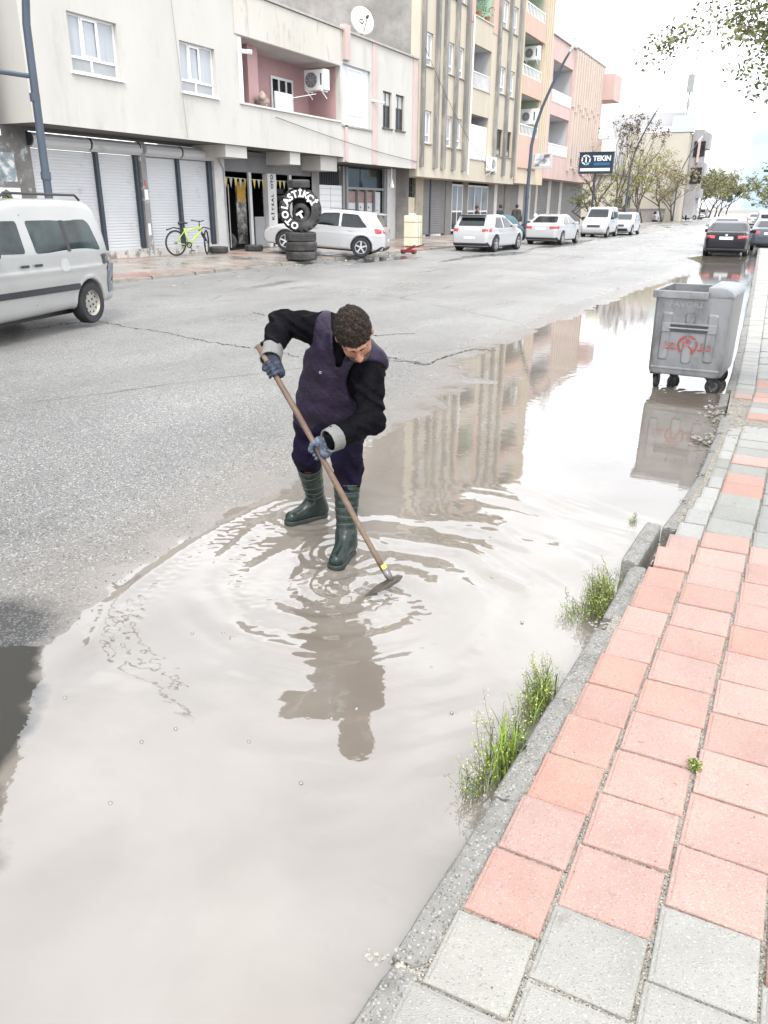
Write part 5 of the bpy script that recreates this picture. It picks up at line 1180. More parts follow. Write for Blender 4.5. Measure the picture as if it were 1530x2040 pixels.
# right row
bk, _ = car('parked_car', 'black saloon standing in the far end of the puddle, nearest of the right kerb row', put(1402, 509, -.02, SEDAN, NORTH+.03, 0, 1), NORTH+.03, SEDAN, CARB, .03)
bl_ = bk.location; 
MB().lathe([(.055, -.012), (.001, -.012), (.001, .0), (.055, .0)], (-.02, 0, .90), 'x', 16).build('badge', CHR, bk, world=False)
another(bk, (bl_.x+1.45, bl_.y+6.6, .0), NORTH+.03, 'dark blue saloon half hidden behind the black saloon at the right kerb', M('deep_blue_paint', (.04, .05, .075), .2, .1, 1, coat=1))
another(g2_, (bl_.x-.75, bl_.y+8.6, .05), NORTH+.05, 'pale saloon driving away left of the black saloon', CARV, 'moving_car')
another(c3, (bl_.x+1.0, bl_.y+17, .0), NORTH+.03, 'silver high roofed van beyond the black saloon in the right row', CARS, 'parked_van')
another(g1, (bl_.x+.1, bl_.y+40, .0), NORTH+.04, 'distant dark hatchback in the right kerb row', M('dark_grey_paint', (.06, .065, .07), .25, .1, 1, coat=1))
another(g2_, (bl_.x-1.9, bl_.y+62, .0), NORTH+.04, 'distant white saloon mid road far down the street', None, 'moving_car')
another(g1, (bl_.x-2.0, bl_.y+90, .0), NORTH+.04, 'farthest silver hatchback in the right kerb row', CARS)

# ================================================================== street furniture and small things
GALV = M('galvanised_steel', (0.27, 0.275, 0.283), 0.42, 0.14, 5, 0.06, 40, metal=0.45, dirt=(0.10, 0.10, 0.10), dscale=3.6, dthr=(0.48, 0.75), stretch=(1, 1, .5), rvar=.12)
POLE = M('blue_grey_pole_paint', (0.060, 0.078, 0.105), 0.45, 0.12, 2); BRANCH = M('dark_bark', (0.085, 0.068, 0.055), 0.9, 0.3, 5, 0.5, 20)
# ---- dumpster
dl = G(1292, 772, 0); dr_ = G(1412, 785, 0)
dc = Vector((-.87, 9.62, 0)); dump = empty('dumpster', dc, 'galvanised wheeled dumpster with a red no parking stencil standing in the puddle', 'dumpster', math.radians(-3))
DW, DD = .80, .96
def dpoly(hx, hy, r, n=5): return round_poly([(-hx, -hy), (hx, -hy), (hx, hy), (-hx, hy)], r, n)
rings = []
for (z, s, r) in ((.17, .93, .10), (.18, .955, .09), (.215, .97, .07), (.5, .975, .05), (.80, .98, .045), (1.04, .985, .04)): rings.append([(x*s, y*s, z) for x, y in dpoly(DW/2, DD/2, r)])
def loft(mb, rings, capb=True):
    n = len(rings[0]); b = len(mb.v)
    for r in rings: mb.v += r
    for i in range(len(rings)-1):
        for k in range(n): mb.f.append((b+i*n+k, b+i*n+(k+1) % n, b+(i+1)*n+(k+1) % n, b+(i+1)*n+k))
    if capb: mb.f.append(tuple(b+k for k in range(n))[::-1])
mb = MB(); loft(mb, rings); inn = [[(x*.975, y*.975, z) for x, y, z in r] for r in rings][::-1]; loft(mb, inn, False); n_ = len(rings[0])
mb.f.append(tuple(range(11*n_, 12*n_)))
body = mb.build('tub', GALV, dump, world=False, fix=False); autosmooth(body, 30)
# raised end cheek: the rounded right end with its curved top
ck = MB(); prof = [(-.47, 1.0)]+[(-.45+.12*(1-math.cos(t)), 1.0+.0+.11*math.sin(t)) for t in np.linspace(0, PI/2, 6)][1:]
sp_ = [( -.46, .92), (-.46, 1.03), (-.40, 1.08), (.40, 1.08), (.46, 1.03), (.46, .92)]
arc = [(.13, 1.115), (.26, 1.115), (.31, 1.108), (.355, 1.085), (.385, 1.05), (.395, 1.02)]
vs = []; 
for (x, z) in arc: vs += [(x, -DD/2*.985, z), (x, DD/2*.985, z), ]
fs = [(2*i, 2*i+1, 2*i+3, 2*i+2) for i in range(len(arc)-1)]
ck.add(vs, fs)
for s in (-1, 1):
    q = [(x, s*DD/2*.985, z) for x, z in arc]+[(.13, s*DD/2*.985, 1.02)]; ck.add(q, [tuple(range(len(q)))])
e = ck.build('end_cover', GALV, dump, world=False); autosmooth(e, 30); sm = e.modifiers.new('solid', 'SOLIDIFY'); sm.thickness = .012; sm.offset = 0; bv = e.modifiers.new('bevel', 'BEVEL'); bv.width = .012; bv.segments = 2; bv.limit_method = 'ANGLE'
rim = MB()
rim.box(-DW/2-.02, .15, -DD/2-.03, -DD/2+.005, .995, 1.075); rim.box(-DW/2-.02, .15, DD/2-.005, DD/2+.03, .995, 1.075); rim.box(-DW/2-.03, -DW/2+.012, -DD/2+.006, DD/2-.006, 1.005, 1.075)
rim.build('rim', GALV, dump, world=False, bevel=.008)
FR = lambda z: -DD/2*float(np.interp(z, [.2, .5, .8, 1.0], [.97, .975, .98, .985]))
mb = MB()
for (x0, x1, z0, z1) in ((-.30, -.19, .33, .85), (-.055, .055, .31, .52), (.17, .28, .33, .85), (-.06, .05, .74, .85)):
    q = round_poly([(x0, z0), (x1, z0), (x1, z1), (x0, z1)], .03, 4); n = len(q)
    qi = [((x-(x0+x1)/2)*.72+(x0+x1)/2, (z-(z0+z1)/2)*.93+(z0+z1)/2) for x, z in q]
    vs = [(x, FR(z)-.001, z) for x, z in q]+[(x, FR(z)-.016, z) for x, z in qi]
    mb.add(vs, [(k, (k+1) % n, n+(k+1) % n, n+k) for k in range(n)]+[tuple(range(n, 2*n))])
mb.build('pressed_rib', GALV, dump, world=False, smooth=False)
mb = MB(); mb.box(-.29, -.20, FR(.66)-.035, FR(.66)+.02, .645, .735); mb.box(.19, .28, FR(.66)-.035, FR(.66)+.02, .645, .735); mb.box(-.29, .28, FR(.7)-.03, FR(.7)+.02, .722, .745); mb.tube([(-.22, FR(.64)-.03, .685), (.21, FR(.64)-.03, .685)], .012, 8)
mb.build('handle', GALV, dump, world=False, bevel=.006)
MB().box(-.29, .28, FR(.62)-.006, FR(.62)+.01, .64, .721).build('handle_recess', M('dark_recess_steel', (.10, .10, .105), .5, .2, 4), dump, world=False)
mb = MB(); mb.box(-.36, .36, FR(.235)-.012, FR(.235)+.01, .235, .262); mb.build('seam', GALV, dump, world=False, bevel=.006)
RED = M('red_stencil_paint', (0.34, 0.055, 0.052), 0.8, 0.3, 20, dirt=(.26, .20, .20), dscale=26, dthr=(.52, .62)); zs = .51
TB = basis((0, FR(zs)-.0185, zs), (1, 0, 0), (0, -.04, 1))
mb = MB(); N = 36
def tp(x, z): return tuple(TB @ Vector((x, z, 0)))
for k in range(N):
    if k in (3, 9): continue
    a0, a1 = 2*PI*k/N, 2*PI*(k+1)/N; mb.add([tp(.105*math.cos(a0), .105*math.sin(a0)), tp(.105*math.cos(a1), .105*math.sin(a1)), tp(.088*math.cos(a1), .088*math.sin(a1)), tp(.088*math.cos(a0), .088*math.sin(a0))], [(0,1,2,3)])
mb.add([tp(-.065, .058), tp(-.053, .068), tp(.070, -.055), tp(.058, -.066)], [(0,1,2,3)])
for (x0, x1) in ((-.25, -.115), (.115, .25)): mb.add([tp(x0, -.055), tp(x1, -.055), tp(x1, -.040), tp(x0, -.040)], [(0,1,2,3)])
mb.build('stencil', RED, dump, world=False, fix=False)
text_mesh('P', .15, RED, TB @ Matrix.Translation((-.012, 0, .001)), 'stencil', dump, .0005, .003, world=False)
text_mesh('5 m', .075, RED, TB @ Matrix.Translation((-.185, .0, .001)), 'stencil', dump, .0005, .0012, world=False); text_mesh('5 m', .075, RED, TB @ Matrix.Translation((.19, .0, .001)), 'stencil', dump, .0005, .0012, world=False)
text_mesh('FAVORİ', .085, M('embossed_zinc', (.285, .29, .298), .42, .14, 5, metal=.45), basis((-.07, FR(.935)-.004, .935), (1, 0, 0), (0, -.03, 1)), 'embossed_letters', dump, .003, .002, world=False, sx=1.15)
for (x, y, sw) in ((-.30, -.38, 1.5), (.27, -.38, .4), (-.26, .36, .9), (.28, .36, 1.0)):
    w = MB(); w.box(-.06, .06, -.06, .06, .16, .18); w.add([(0,0,0)]*0, [])
    for s in (-1, 1): w.obox((.018, s*.028, .11), (.03, 0, -.045), (0, .004, 0), (.022, 0, .015))
    cst = w.build('caster', BLKP, dump, world=False); cst.location = (x, y, 0); cst.rotation_euler = (0, 0, sw)
    tw_ = MB().lathe([(.082, -.018), (.086, -.012), (.086, .012), (.082, .018), (.05, .018), (.05, -.018)], (.045, 0, .070), 'y', 22).build('wheel', RUB, cst, world=False); autosmooth(tw_, 40)
    MB().lathe([(.05, -.01), (.05, .01), (.001, .014), (.001, -.014)], (.045, 0, .070), 'y', 16).build('rim', M('dull_caster_rim', (.12, .12, .12), .5, .2, 6), tw_, world=False)
# ---- curved street lamps
def lamp(x, y, z, label, r=.11, brace=False):
    o = empty('street_lamp', (x, y, z), label, 'street lamp', group='curved street lamps along the left kerb')
    cz = [(0, 0), (0, 2.5), (.05, 4.9), (.25, 6.0), (.52, 6.85), (1.0, 7.95), (1.6, 9.1), (1.85, 9.5)]
    cs_ = []
    for i in range(len(cz)-1):
        for t in np.linspace(0, 1, 4)[:-1]: cs_.append((cz[i][0]+(cz[i+1][0]-cz[i][0])*t, cz[i][1]+(cz[i+1][1]-cz[i][1])*t))
    cs_.append(cz[-1]); n = len(cs_)
    MB().tube([(a, 0, b) for a, b in cs_], [r*(1-.5*i/n) for i in range(n)], 12).build('pole', POLE, o, world=False, smooth=True)
    mb = MB(); mb.lathe([(r*1.15, 2.1), (r*1.15, 2.25), (r*.9, 2.25), (r*.9, 2.1)], (0, 0, 0), 'z', 14); mb.lathe([(r*1.12, 3.55), (r*1.12, 3.7), (r*.85, 3.7), (r*.85, 3.55)], (0, 0, 0), 'z', 14); mb.box(-.2, .2, -.2, .2, 0, .03); each(mb, 'collar', POLE, o, world=False)
    d = Vector((.42, 0, .62)).normalized(); e0 = Vector((1.85, 0, 9.5))
    MB().tube([e0, e0+d*.35, e0+d*.9], [r*.55, .12, .05], 8).build('lamp_head', M('pale_lamp_head', (.55, .56, .57), .4), o, world=False)
    return o
l1 = lamp(-14.73, 48.0, .3, 'dark curved street lamp beside the sandwich board and the salmon block')
p0 = lamp(-14.25, 12.62, .28, 'blue grey lamp post behind the van at the left, with a cable tied to it', r=.088)
MB().tube([(.0, -.02, 4.0), (-.9, -1.0, 4.12), (-2.2, -1.6, 4.3), (-3.6, -2.0, 4.45)], [.045, .05, .03, .02], 7).build('cable_arm', POLE, p0, world=False)
b_ = G(1242, 452, .3); lamp(b_[0], b_[1], .3, 'thin dark street lamp curving over the bare trees, second from the left buildings', r=.10)
b_ = G(1335, 441, .3); lamp(-15.6, 117, .3, 'third street lamp, thin and distant, past the silver saloon', r=.10)
lamp(-17.5, 150, .2, 'fourth street lamp, faint, above the far trees', r=.09); lamp(-20, 190, .2, 'farthest street lamp, faint against the pale sky', r=.09)
# ---- satellite dishes
def dish(loc, D, facing, label):
    o = empty('satellite_dish', loc, label, 'satellite dish'); f = Vector(facing).normalized(); s = f.cross(Vector((0, 0, 1))).normalized(); u = s.cross(f)
    mb = MB(); n = 28; vs = [(0, 0, 0)]; fs = []
    for i in range(1, 6):
        rr = i/5
        for k in range(n): a = 2*PI*k/n; q = s*math.cos(a)*rr*D/2+u*math.sin(a)*rr*D*.55+f*(rr*rr*D*.11); vs.append(tuple(q))
    for k in range(n): fs.append((0, 1+k, 1+(k+1) % n))
    for i in range(4):
        for k in range(n): fs.append((1+i*n+k, 1+i*n+(k+1) % n, 1+(i+1)*n+(k+1) % n, 1+(i+1)*n+k))
    mb.add(vs, fs); r = mb.build('reflector', M('white_dish', (.60, .59, .55), .45, .08, 3), o, world=False, smooth=True, fix=False); sm = r.modifiers.new('s', 'SOLIDIFY'); sm.thickness = .03
    mb = MB(); ft = f*D*.55-u*D*.1; mb.tube([tuple(-u*D*.5), tuple(ft)], .02, 6); mb.tube([tuple(-u*D*.2+f*-.05), (0, 0, -D*.62)], .03, 6); mb.build('arm', DARKM, o, world=False)
    MB().tube([tuple(ft-f*.06), tuple(ft+f*.08)], [.07, .05], 8).build('receiver', DARKM, o, world=False)
dish((-18.4, 34.3, 9.3), 1.05, (.75, -.55, .30), 'large white satellite dish on the roof edge of the shop house')
dish((-17.4, 65.9, 13.5), .95, (.75, -.6, .30), 'pale satellite dish on the roof corner of the salmon ribbed block')
dish((-17.3, 60.6, 15.6), .95, (.9, .1, .30), 'satellite dish edge on, fixed to the end of the tall salmon balcony block')
# ---- air conditioners
def ac(loc, label, facing_y=False, w=.95, h=.75):
    o = empty('air_conditioner', loc, label, 'air conditioner', -PI/2 if facing_y else 0)
    cb = MB().box(-.36, 0, -w/2, w/2, 0, h).build('casing', WHITE, o, world=False, bevel=.02)
    MB().lathe([(.27, .012), (.001, .012), (.001, .002), (.27, .002)], (0, -w*.16, h*.5), 'x', 24).build('fan_opening', M('fan_dark', (.09, .095, .10), .6, .2, 8), o, world=False)
    mb = MB()
    for r in (.08, .14, .20, .26): mb.lathe([(r+.006, .024), (r-.006, .024), (r-.006, .014), (r+.006, .014)], (0, -w*.16, h*.5), 'x', 24)
    for k in range(4): a = k*PI/4; mb.obox((.018, -w*.16, h*.5), (.003, 0, 0), (0, math.cos(a)*.27, math.sin(a)*.27), (0, -math.sin(a)*.006, math.cos(a)*.006))
    mb.build('fan_grille', M('grille_grey', (.45, .45, .46), .5), o, world=False)
    mb = MB(); mb.box(.002, .008, w*.28, w*.34, h*.25, h*.8); mb.build('side_vent', BLKP, o, world=False)
    mb = MB()
    for q in (-w*.35, w*.35): mb.box(-.4, .06, q-.02, q+.02, -.05, -.003); mb.obox((-.2, q, -.17), (.17, 0, .1), (0, .012, 0), (-.01, 0, .016))
    mb.build('bracket', WHITE, o, world=False)
    return o
A = FX(640, 172, XF-.55); ac((XF-.45, 29.55, 6.12), 'white air conditioner hung under the ceiling of the recessed pink balcony', True, .95, .72)
ac((XF+.42, 48.55, 3.92), 'white air conditioner on the cream ribbed wall above the glazed shop')
ac((XF-.35, 57.0, 11.0-.02), 'air conditioner on the upper green balcony of the salmon block', True, 1.05, .8); ac((XF-.3, 57.1, 7.15), 'air conditioner on the lower green balcony of the salmon block', True, 1.25, .95)
# ---- balcony things
o = empty('bundle', (XF-.35, 25.9, 5.0), 'knotted beige laundry bundle on the pink balcony ledge', 'bundle')
mb = MB(); rr = random.Random(3)
for k in range(9): stone(mb, (rr.uniform(-.1, .1), rr.uniform(-.3, .3), .15+.07*k*.6), .17, rr, 1.0)
mb.build('cloth', M('beige_cloth', (.36, .28, .25), .9, .4, 6), o, world=False, smooth=True)
tag(MB().box(XF-.30, XF-.24, 26.5, 27.6, 5.08, 5.75).build('board', M('white_board', (.60, .57, .56), .6, .05, 3)), 'white board leaning inside the pink balcony ledge', 'board')
tag(MB().tube([(XS+1.2, 28.9, 5.9), (XF-.1, 26.8, 5.5)], .012, 5).build('washing_line', WHITE), 'thin washing line sloping across the pink balcony', 'washing line')
def potted(loc, label, s=1.0):
    o = empty('potted_plant', loc, label, 'potted plant'); MB().lathe([(.12, 0), (.17, .26), (.14, .26), (.10, .02)], (0, 0, 0), 'z', 14).build('pot', M('clay_pot', (.28, .12, .08), .8, .15, 5), o, world=False)
    mb = MB(); rr = random.Random(int(loc[1]*10))
    for k in range(60):
        a = rr.uniform(0, 6.28); r = rr.uniform(.05, .4)*s; z = rr.uniform(.3, .95)*s; c = Vector((math.cos(a)*r, math.sin(a)*r, z)); d = Vector((math.cos(a), math.sin(a), rr.uniform(-.3, .6))).normalized()*.13; e = d.orthogonal().normalized()*.03
        mb.add([tuple(c), tuple(c+d*.5+e), tuple(c+d), tuple(c+d*.5-e)], [(0,1,2,3)])
    mb.build('leaves', M('houseplant_green', (.07, .12, .04), .6, .4, 8), o, world=False, fix=False)
potted((XF-.15, 46.4, 11.52), 'bushy potted plant on the mint balcony, left one'); potted((XF-.15, 47.8, 11.52), 'smaller potted plant on the mint balcony, right one', .8)
# ---- tyres
def tyre(R, w, name='tyre', hole=.55, tread=False, mat=RUB):
    pr = [(R*hole, -w*.38), (R*hole*1.04, -w*.46), (R*.82, -w*.52), (R*.95, -w*.47), (R, -w*.36), (R, -w*.13), (R*.985, -w*.12), (R*.985, -w*.09), (R, -w*.08), (R, w*.08), (R*.985, w*.09), (R*.985, w*.12), (R, w*.13), (R, w*.36), (R*.95, w*.47), (R*.82, w*.52), (R*hole*1.04, w*.46), (R*hole, w*.38), (R*.88, w*.30), (R*.90, 0), (R*.88, -w*.30)]
    t = MB().lathe(pr, (0, 0, 0), 'z', 44).build(name, mat, None); autosmooth(t, 28); return t
TYD = M('dusty_tyre', (0.038, 0.037, 0.037), 0.8, 0.35, 4, 0.3, 30, dirt=(.11, .105, .10), dscale=3, dthr=(.5, .75))
sx_, sy_ = -14.05, 22.1; zb = .29
for i in range(3):
    t = tyre(.49, .275, mat=TYD); t.location = (sx_+(0, .02, -.02)[i], sy_+(0, -.02, .01)[i], zb+.145+i*.283); t.rotation_euler = (.01*i, -.015*i, i)
    tag(t, 'black lorry tyre lying flat, %s of the three under the tractor tyre' % ('bottom one', 'middle one', 'top one')[i], 'tyre', 'tyres in the tall stack')
# tractor tyre, upright, facing the camera
R = .66; w = .40; fdir = Vector((.50, -.86, 0)).normalized(); sdir = Vector((-fdir.y, fdir.x, 0)); zc = zb+.855+R-.03
tt = empty('tractor_tyre', (sx_, sy_, zc), 'big upright tractor tyre with white hand painted lettering on the tyre stack', 'tractor tyre', math.atan2(fdir.y, fdir.x))
# local x = axis toward the viewer
pr = [(R*.52, -w*.36), (R*.55, -w*.46), (R*.80, -w*.53), (R*.90, -w*.45), (R*.91, 0), (R*.90, w*.45), (R*.80, w*.53), (R*.55, w*.46), (R*.52, w*.36), (R*.84, w*.28), (R*.86, 0), (R*.84, -w*.28)]
cz_ = MB().lathe(pr, (0, 0, 0), 'x', 48).build('casing', TYD, tt, world=False); autosmooth(cz_, 40)
mb = MB(); NL = 22
for k in range(NL):
    for s in (-1, 1):
        a0 = 2*PI*(k+(.5 if s > 0 else 0))/NL; pts = []
        for j in range(5):
            a = a0+.26*j/4; x = s*w*(.49-.50*j/4); rI = R*.885; rO = R*(.93 if j == 0 else 1.0)
            pts.append((x, a, rI, rO))
        for j in range(4):
            vs = []
            for (x, a, rI, rO) in (pts[j], pts[j+1]):
                for da in (-.035, .035):
                    for r in (rI, rO): vs.append((x, math.cos(a+da)*r, math.sin(a+da)*r))
            mb.add(vs, [(0,1,3,2), (4,6,7,5), (0,4,5,1), (2,3,7,6), (1,5,7,3), (0,2,6,4)])
mb.build('lug', TYD, tt, world=False)
WP = M('white_lettering_paint', (.66, .65, .63), .7, .08, 10)
rt = R*.71
def ring_text(s, a0, a1, size):
    n = len(s)
    for i, ch in enumerate(s):
        a = math.radians(a0+(a1-a0)*i/max(1, n-1)); c = (w*.525, math.cos(a)*rt, math.sin(a)*rt)
        up = Vector((0, math.cos(a), math.sin(a))); rg = Vector((0, math.sin(a), -math.cos(a)))
        text_mesh(ch, size, WP, basis(c, rg, up), 'lettering', tt, .012, .012, world=False)
ring_text('OTO', 248, 196, .27); ring_text('LASTİKÇİ', 168, 28, .27)
mb = MB(); 
in1 = tyre(.33, .20, mat=TYD); in1.location = (sx_+.02, sy_+.02, zc-.09); in1.rotation_euler = (PI/2, 0, math.atan2(fdir.y, fdir.x)+PI/2-.5); in1.scale = (.9, .9, .9); tag(in1, 'small tyre resting inside the hole of the tractor tyre', 'tyre')
o = text_mesh('T', .34, WP, basis((.02, .03, -.18), (0, -.8, -.5), (0, -.5, .8)), 'white_cutout', tt, .02, .02, world=False)
tp_ = tyre(.34, .23, mat=TYD); tp_.location = (sx_-.05, sy_+.03, zc+R+.10); tp_.rotation_euler = (.03, .02, 0); tag(tp_, 'small tyre lying flat on top of the tractor tyre', 'tyre')
for (px, py, R_, w_, rot, lab) in ((436, 504, .33, .2, (0, 0, 0), 'worn tyre lying flat by the white pillar'), (455, 497, .33, .2, (1.0, .5, 0), 'worn tyre leaning on the flat tyre by the white pillar'), (506, 500, .33, .2, (0, .0, 0), 'single tyre lying flat before the tyre shop opening')):
    p = G(px, py, .37); t = tyre(R_, w_, mat=TYD); t.location = (p[0], p[1], .37+(.11 if rot == (0, 0, 0) else .27)); t.rotation_euler = rot; tag(t, lab, 'tyre')
# tyres and pennants inside the shop
rr = random.Random(12)
Ya, Yb = Yp(445), Yp(622)
for i, (yy, zz) in enumerate(((Ya+.6, .5), (Ya+.6, .72), (Ya+.62, .94), (Yb-.9, .5), (Yb-.9, .72), (Yb-1.6, 2.1), (Yb-1.6, 2.35), (Yb-.9, 2.2), (Yb-.9, 2.45), (Yb-.9, 1.5))):
    t = tyre(.31, .2, mat=TYD); t.location = (XS-1.2-(.6 if i < 3 else 0), yy, zz); tag(t, 'dark tyre stored in the tyre shop, %s' % ('lowest by the left wall', 'second by the left wall', 'third by the left wall', 'lowest by the right wall', 'second by the right wall', 'inner one of the high shelf', 'upper inner one of the high shelf', 'outer one of the high shelf', 'topmost outer one of the high shelf', 'middle height by the right wall')[i], 'tyre', 'tyres inside the shop')
pn = empty('pennant_string', (XS-.1, Ya, 2.8), 'string of small yellow and grey pennants hung across the tyre shop', 'pennants')
PY = M('yellow_pennant', (.50, .40, .10), .7); PG = M('grey_pennant', (.35, .36, .33), .7)
MB().tube([(XS-.15, Ya, 2.86), (XS-.15, (Ya+Yb)/2, 2.8), (XS-.15, Yb, 2.86)], .008, 4).build('cord', WHITE, pn)
for k in range(20):
    yy = Ya+.12+k*.29
    if yy > Yb-.1: break
    MB().add([(XS-.14, yy-.09, 2.83), (XS-.14, yy+.09, 2.83), (XS-.14, yy, 2.50)], [(0,1,2)]).build('flag', PY if k % 2 else PG, pn, fix=False)
tag(MB().box(XS-.9, XS-.85, Yp(508), Yp(526), .5, 2.75).build('leaflet_board', M('orange_grey_panel', (.20, .19, .18), .7, .8, 3, dirt=(.5, .47, .42), dscale=5, dthr=(.5, .56))), 'mottled panel covered in leaflets inside the shop', 'panel')
tag(MB().box(XS-.84, XS-.82, Yp(508), Yp(524), 2.05, 2.7).build('poster', M('orange_poster', (.50, .30, .05), .6, .2, 4)), 'orange poster at the top of the leaflet panel', 'poster')
# ---- standing metal box on the left kerb and the red jack
bx = empty('cream_cabinet', (-14.9, 31.0, .33), 'cream sheet metal cabinet strapped with wire at the left kerb', 'cabinet')
p = G(822, 490, .33); bx.location = (p[0], p[1], .33)
MB().box(-.30, .30, -.28, .28, 0, 1.22).build('body', M('cream_sheet_metal', (.66, .61, .47), .6, .10, 1.5, dirt=(.4, .33, .22), dscale=2, dthr=(.6, .8)), bx, world=False, bevel=.03)
mb = MB()
for zz in (.35, .95): mb.box(-.305, .305, -.285, .285, zz, zz+.02)
for yy in (-.1, .12): mb.box(-.306, .306, yy, yy+.02, 0, 1.225)
mb.build('wire_strap', M('rusty_strap', (.2, .15, .1), .7), bx, world=False)
MB().box(-.1, .1, -.2, .0, 1.28, 1.36).build('cap', WHITE, bx, world=False).location.z = -.06
p = G(814, 507, .2); jk = empty('floor_jack', (p[0], p[1], .22), 'small dark red trolley jack lying at the left kerb edge', 'jack')
mb = MB(); mb.box(-.3, .3, -.1, .1, .05, .16); mb.obox((.1, 0, .22), (.18, 0, .08), (0, .05, 0), (-.02, 0, .04)); mb.build('body', M('dark_red_enamel', (.20, .03, .035), .5, .3, 6), jk, world=False, bevel=.01)
MB().tube([(.25, 0, .25), (.6, .1, .35)], .02, 6).build('handle', BLKP, jk, world=False)
for s in (-.22, .22): MB().lathe([(.05, -.12), (.05, .12), (.001, .12), (.001, -.12)], (s, 0, .05), 'y', 12).build('wheel', BLKP, jk, world=False)
# ---- sandwich board
sb = empty('sandwich_board', (-12.2, 36.2, .15), 'white sandwich board with a faded round print standing behind the nearest white hatchback', 'sandwich board', -.15)
p = G(1016, 494, .18); sb.location = (p[0], p[1], .16)
f_ = MB(); f_.obox((0, -.15, .5), (.26, 0, 0), (0, .015, .0), (0, .1, .5)); f_.build('front_panel', M('white_board_panel', (.62, .60, .59), .5, .06, 3), sb, world=False)
f_ = MB(); f_.obox((0.03, .2, .5), (.26, 0, 0), (0, .015, .0), (0, -.12, .5)); f_.build('rear_panel', DARKM, sb, world=False)
mb = MB(); mb.lathe([(.12, -.004), (.08, -.004), (.08, .004), (.12, .004)], (0, -.17, .52), 'y', 20); mb.box(-.18, .18, -.115, -.105, .84, .87); mb.box(-.17, .15, -.245, -.235, .16, .2); mb.build('print', DKBL, sb, world=False)
# ---- billboard
bb = empty('billboard', (-14.0, 62.0, .3), 'dark blue billboard with white TEKIN lettering and a hexagonal logo above the trees', 'billboard')
BX0, BX1, BZ0, BZ1 = -15.3, -12.85, 4.25, 5.6; NAVY = M('navy_sign_face', (.015, .032, .062), .5, .2, 1)
bm_ = MB().box(BX0, BX1, 62.0, 62.25, BZ0, BZ1).build('panel', NAVY, bb)
mb = MB(); 
for (x0, x1, z0, z1) in ((BX0-.04, BX1+.04, BZ1+.001, BZ1+.05), (BX0-.04, BX1+.04, BZ0-.05, BZ0-.001)): mb.box(x0, x1, 61.97, 62.28, z0, z1)
mb.build('frame', DARKM, bb)
SW = M('white_sign_print', (.72, .74, .76), .5); SB = M('blue_sign_print', (.03, .12, .25), .5); SC = M('cyan_sign_print', (.10, .45, .65), .5)
cxm = (BX0+BX1)/2
text_mesh('TEKIN', .46, SW, basis((cxm+.42, 61.99, BZ0+.95), (1, 0, 0), (0, 0, 1)), 'lettering', bb, .003, .018)
MB().box(cxm-.15, BX1-.22, 61.985, 61.995, BZ0+.50, BZ0+.68).build('line', SB, bb); MB().box(BX0+.12, BX1-.18, 61.985, 61.995, BZ0+.12, BZ0+.32).build('strip', SW, bb)
hx, hz, hr = BX0+.50, BZ0+.88, .36; mb = MB()
for k in range(6):
    a0, a1 = PI/6+k*PI/3, PI/6+(k+1)*PI/3-.22
    mb.add([(hx+hr*math.cos(a0), 61.99, hz+hr*math.sin(a0)), (hx+hr*math.cos(a1), 61.99, hz+hr*math.sin(a1)), (hx+hr*.72*math.cos(a1), 61.99, hz+hr*.72*math.sin(a1)), (hx+hr*.72*math.cos(a0), 61.99, hz+hr*.72*math.sin(a0))], [(0,1,2,3)])
mb.box(hx-.05, hx+.05, 61.985, 61.995, hz-.18, hz+.2); mb.build('logo', SW, bb, fix=False)
MB().add([(hx-.02, 61.983, hz-.30), (hx+.22, 61.983, hz-.12), (hx+.20, 61.983, hz-.36)], [(0,1,2)]).build('logo', SC, bb, fix=False)
mb = MB(); mb.tube([(cxm, 62.12, .3), (cxm, 62.12, 4.2)], .08, 8); mb.build('post', DARKM, bb)
tag(MB().box(-14.0, -13.0, 63.0, 63.1, 5.68, 6.5).build('sign_box', M('yellow_white_sign', (.75, .76, .60), .5)), 'small bright white sign box standing just above the billboard', 'sign')
lb = empty('lightbox_sign', (-14.6, 50, 4.1), 'framed shop lightbox with a dark picture and pale glow projecting above the parked saloon', 'sign')
la_ = FY(1062, 305, 57.4); lc_ = FY(1097, 335, 57.4); lb.location = (float(la_[0]), 57.4, float(lc_[2])); MB().box(la_[0], lc_[0], 57.4, 57.6, lc_[2], la_[2]).build('frame', M('pale_sign_frame', (.5, .48, .47), .5), lb); MB().box(la_[0]+.1, lc_[0]-.1, 57.38, 57.395, lc_[2]+.12, la_[2]-.1).build('picture', M('lightbox_picture', (.16, .18, .2), .3, .9, 1.8, dirt=(.7, .74, .78), dscale=1.5, dthr=(.45, .6)), lb); MB().box(XF-.1, la_[0], 57.45, 57.55, lc_[2]+.3, lc_[2]+.4).build('arm', DARKM, lb)
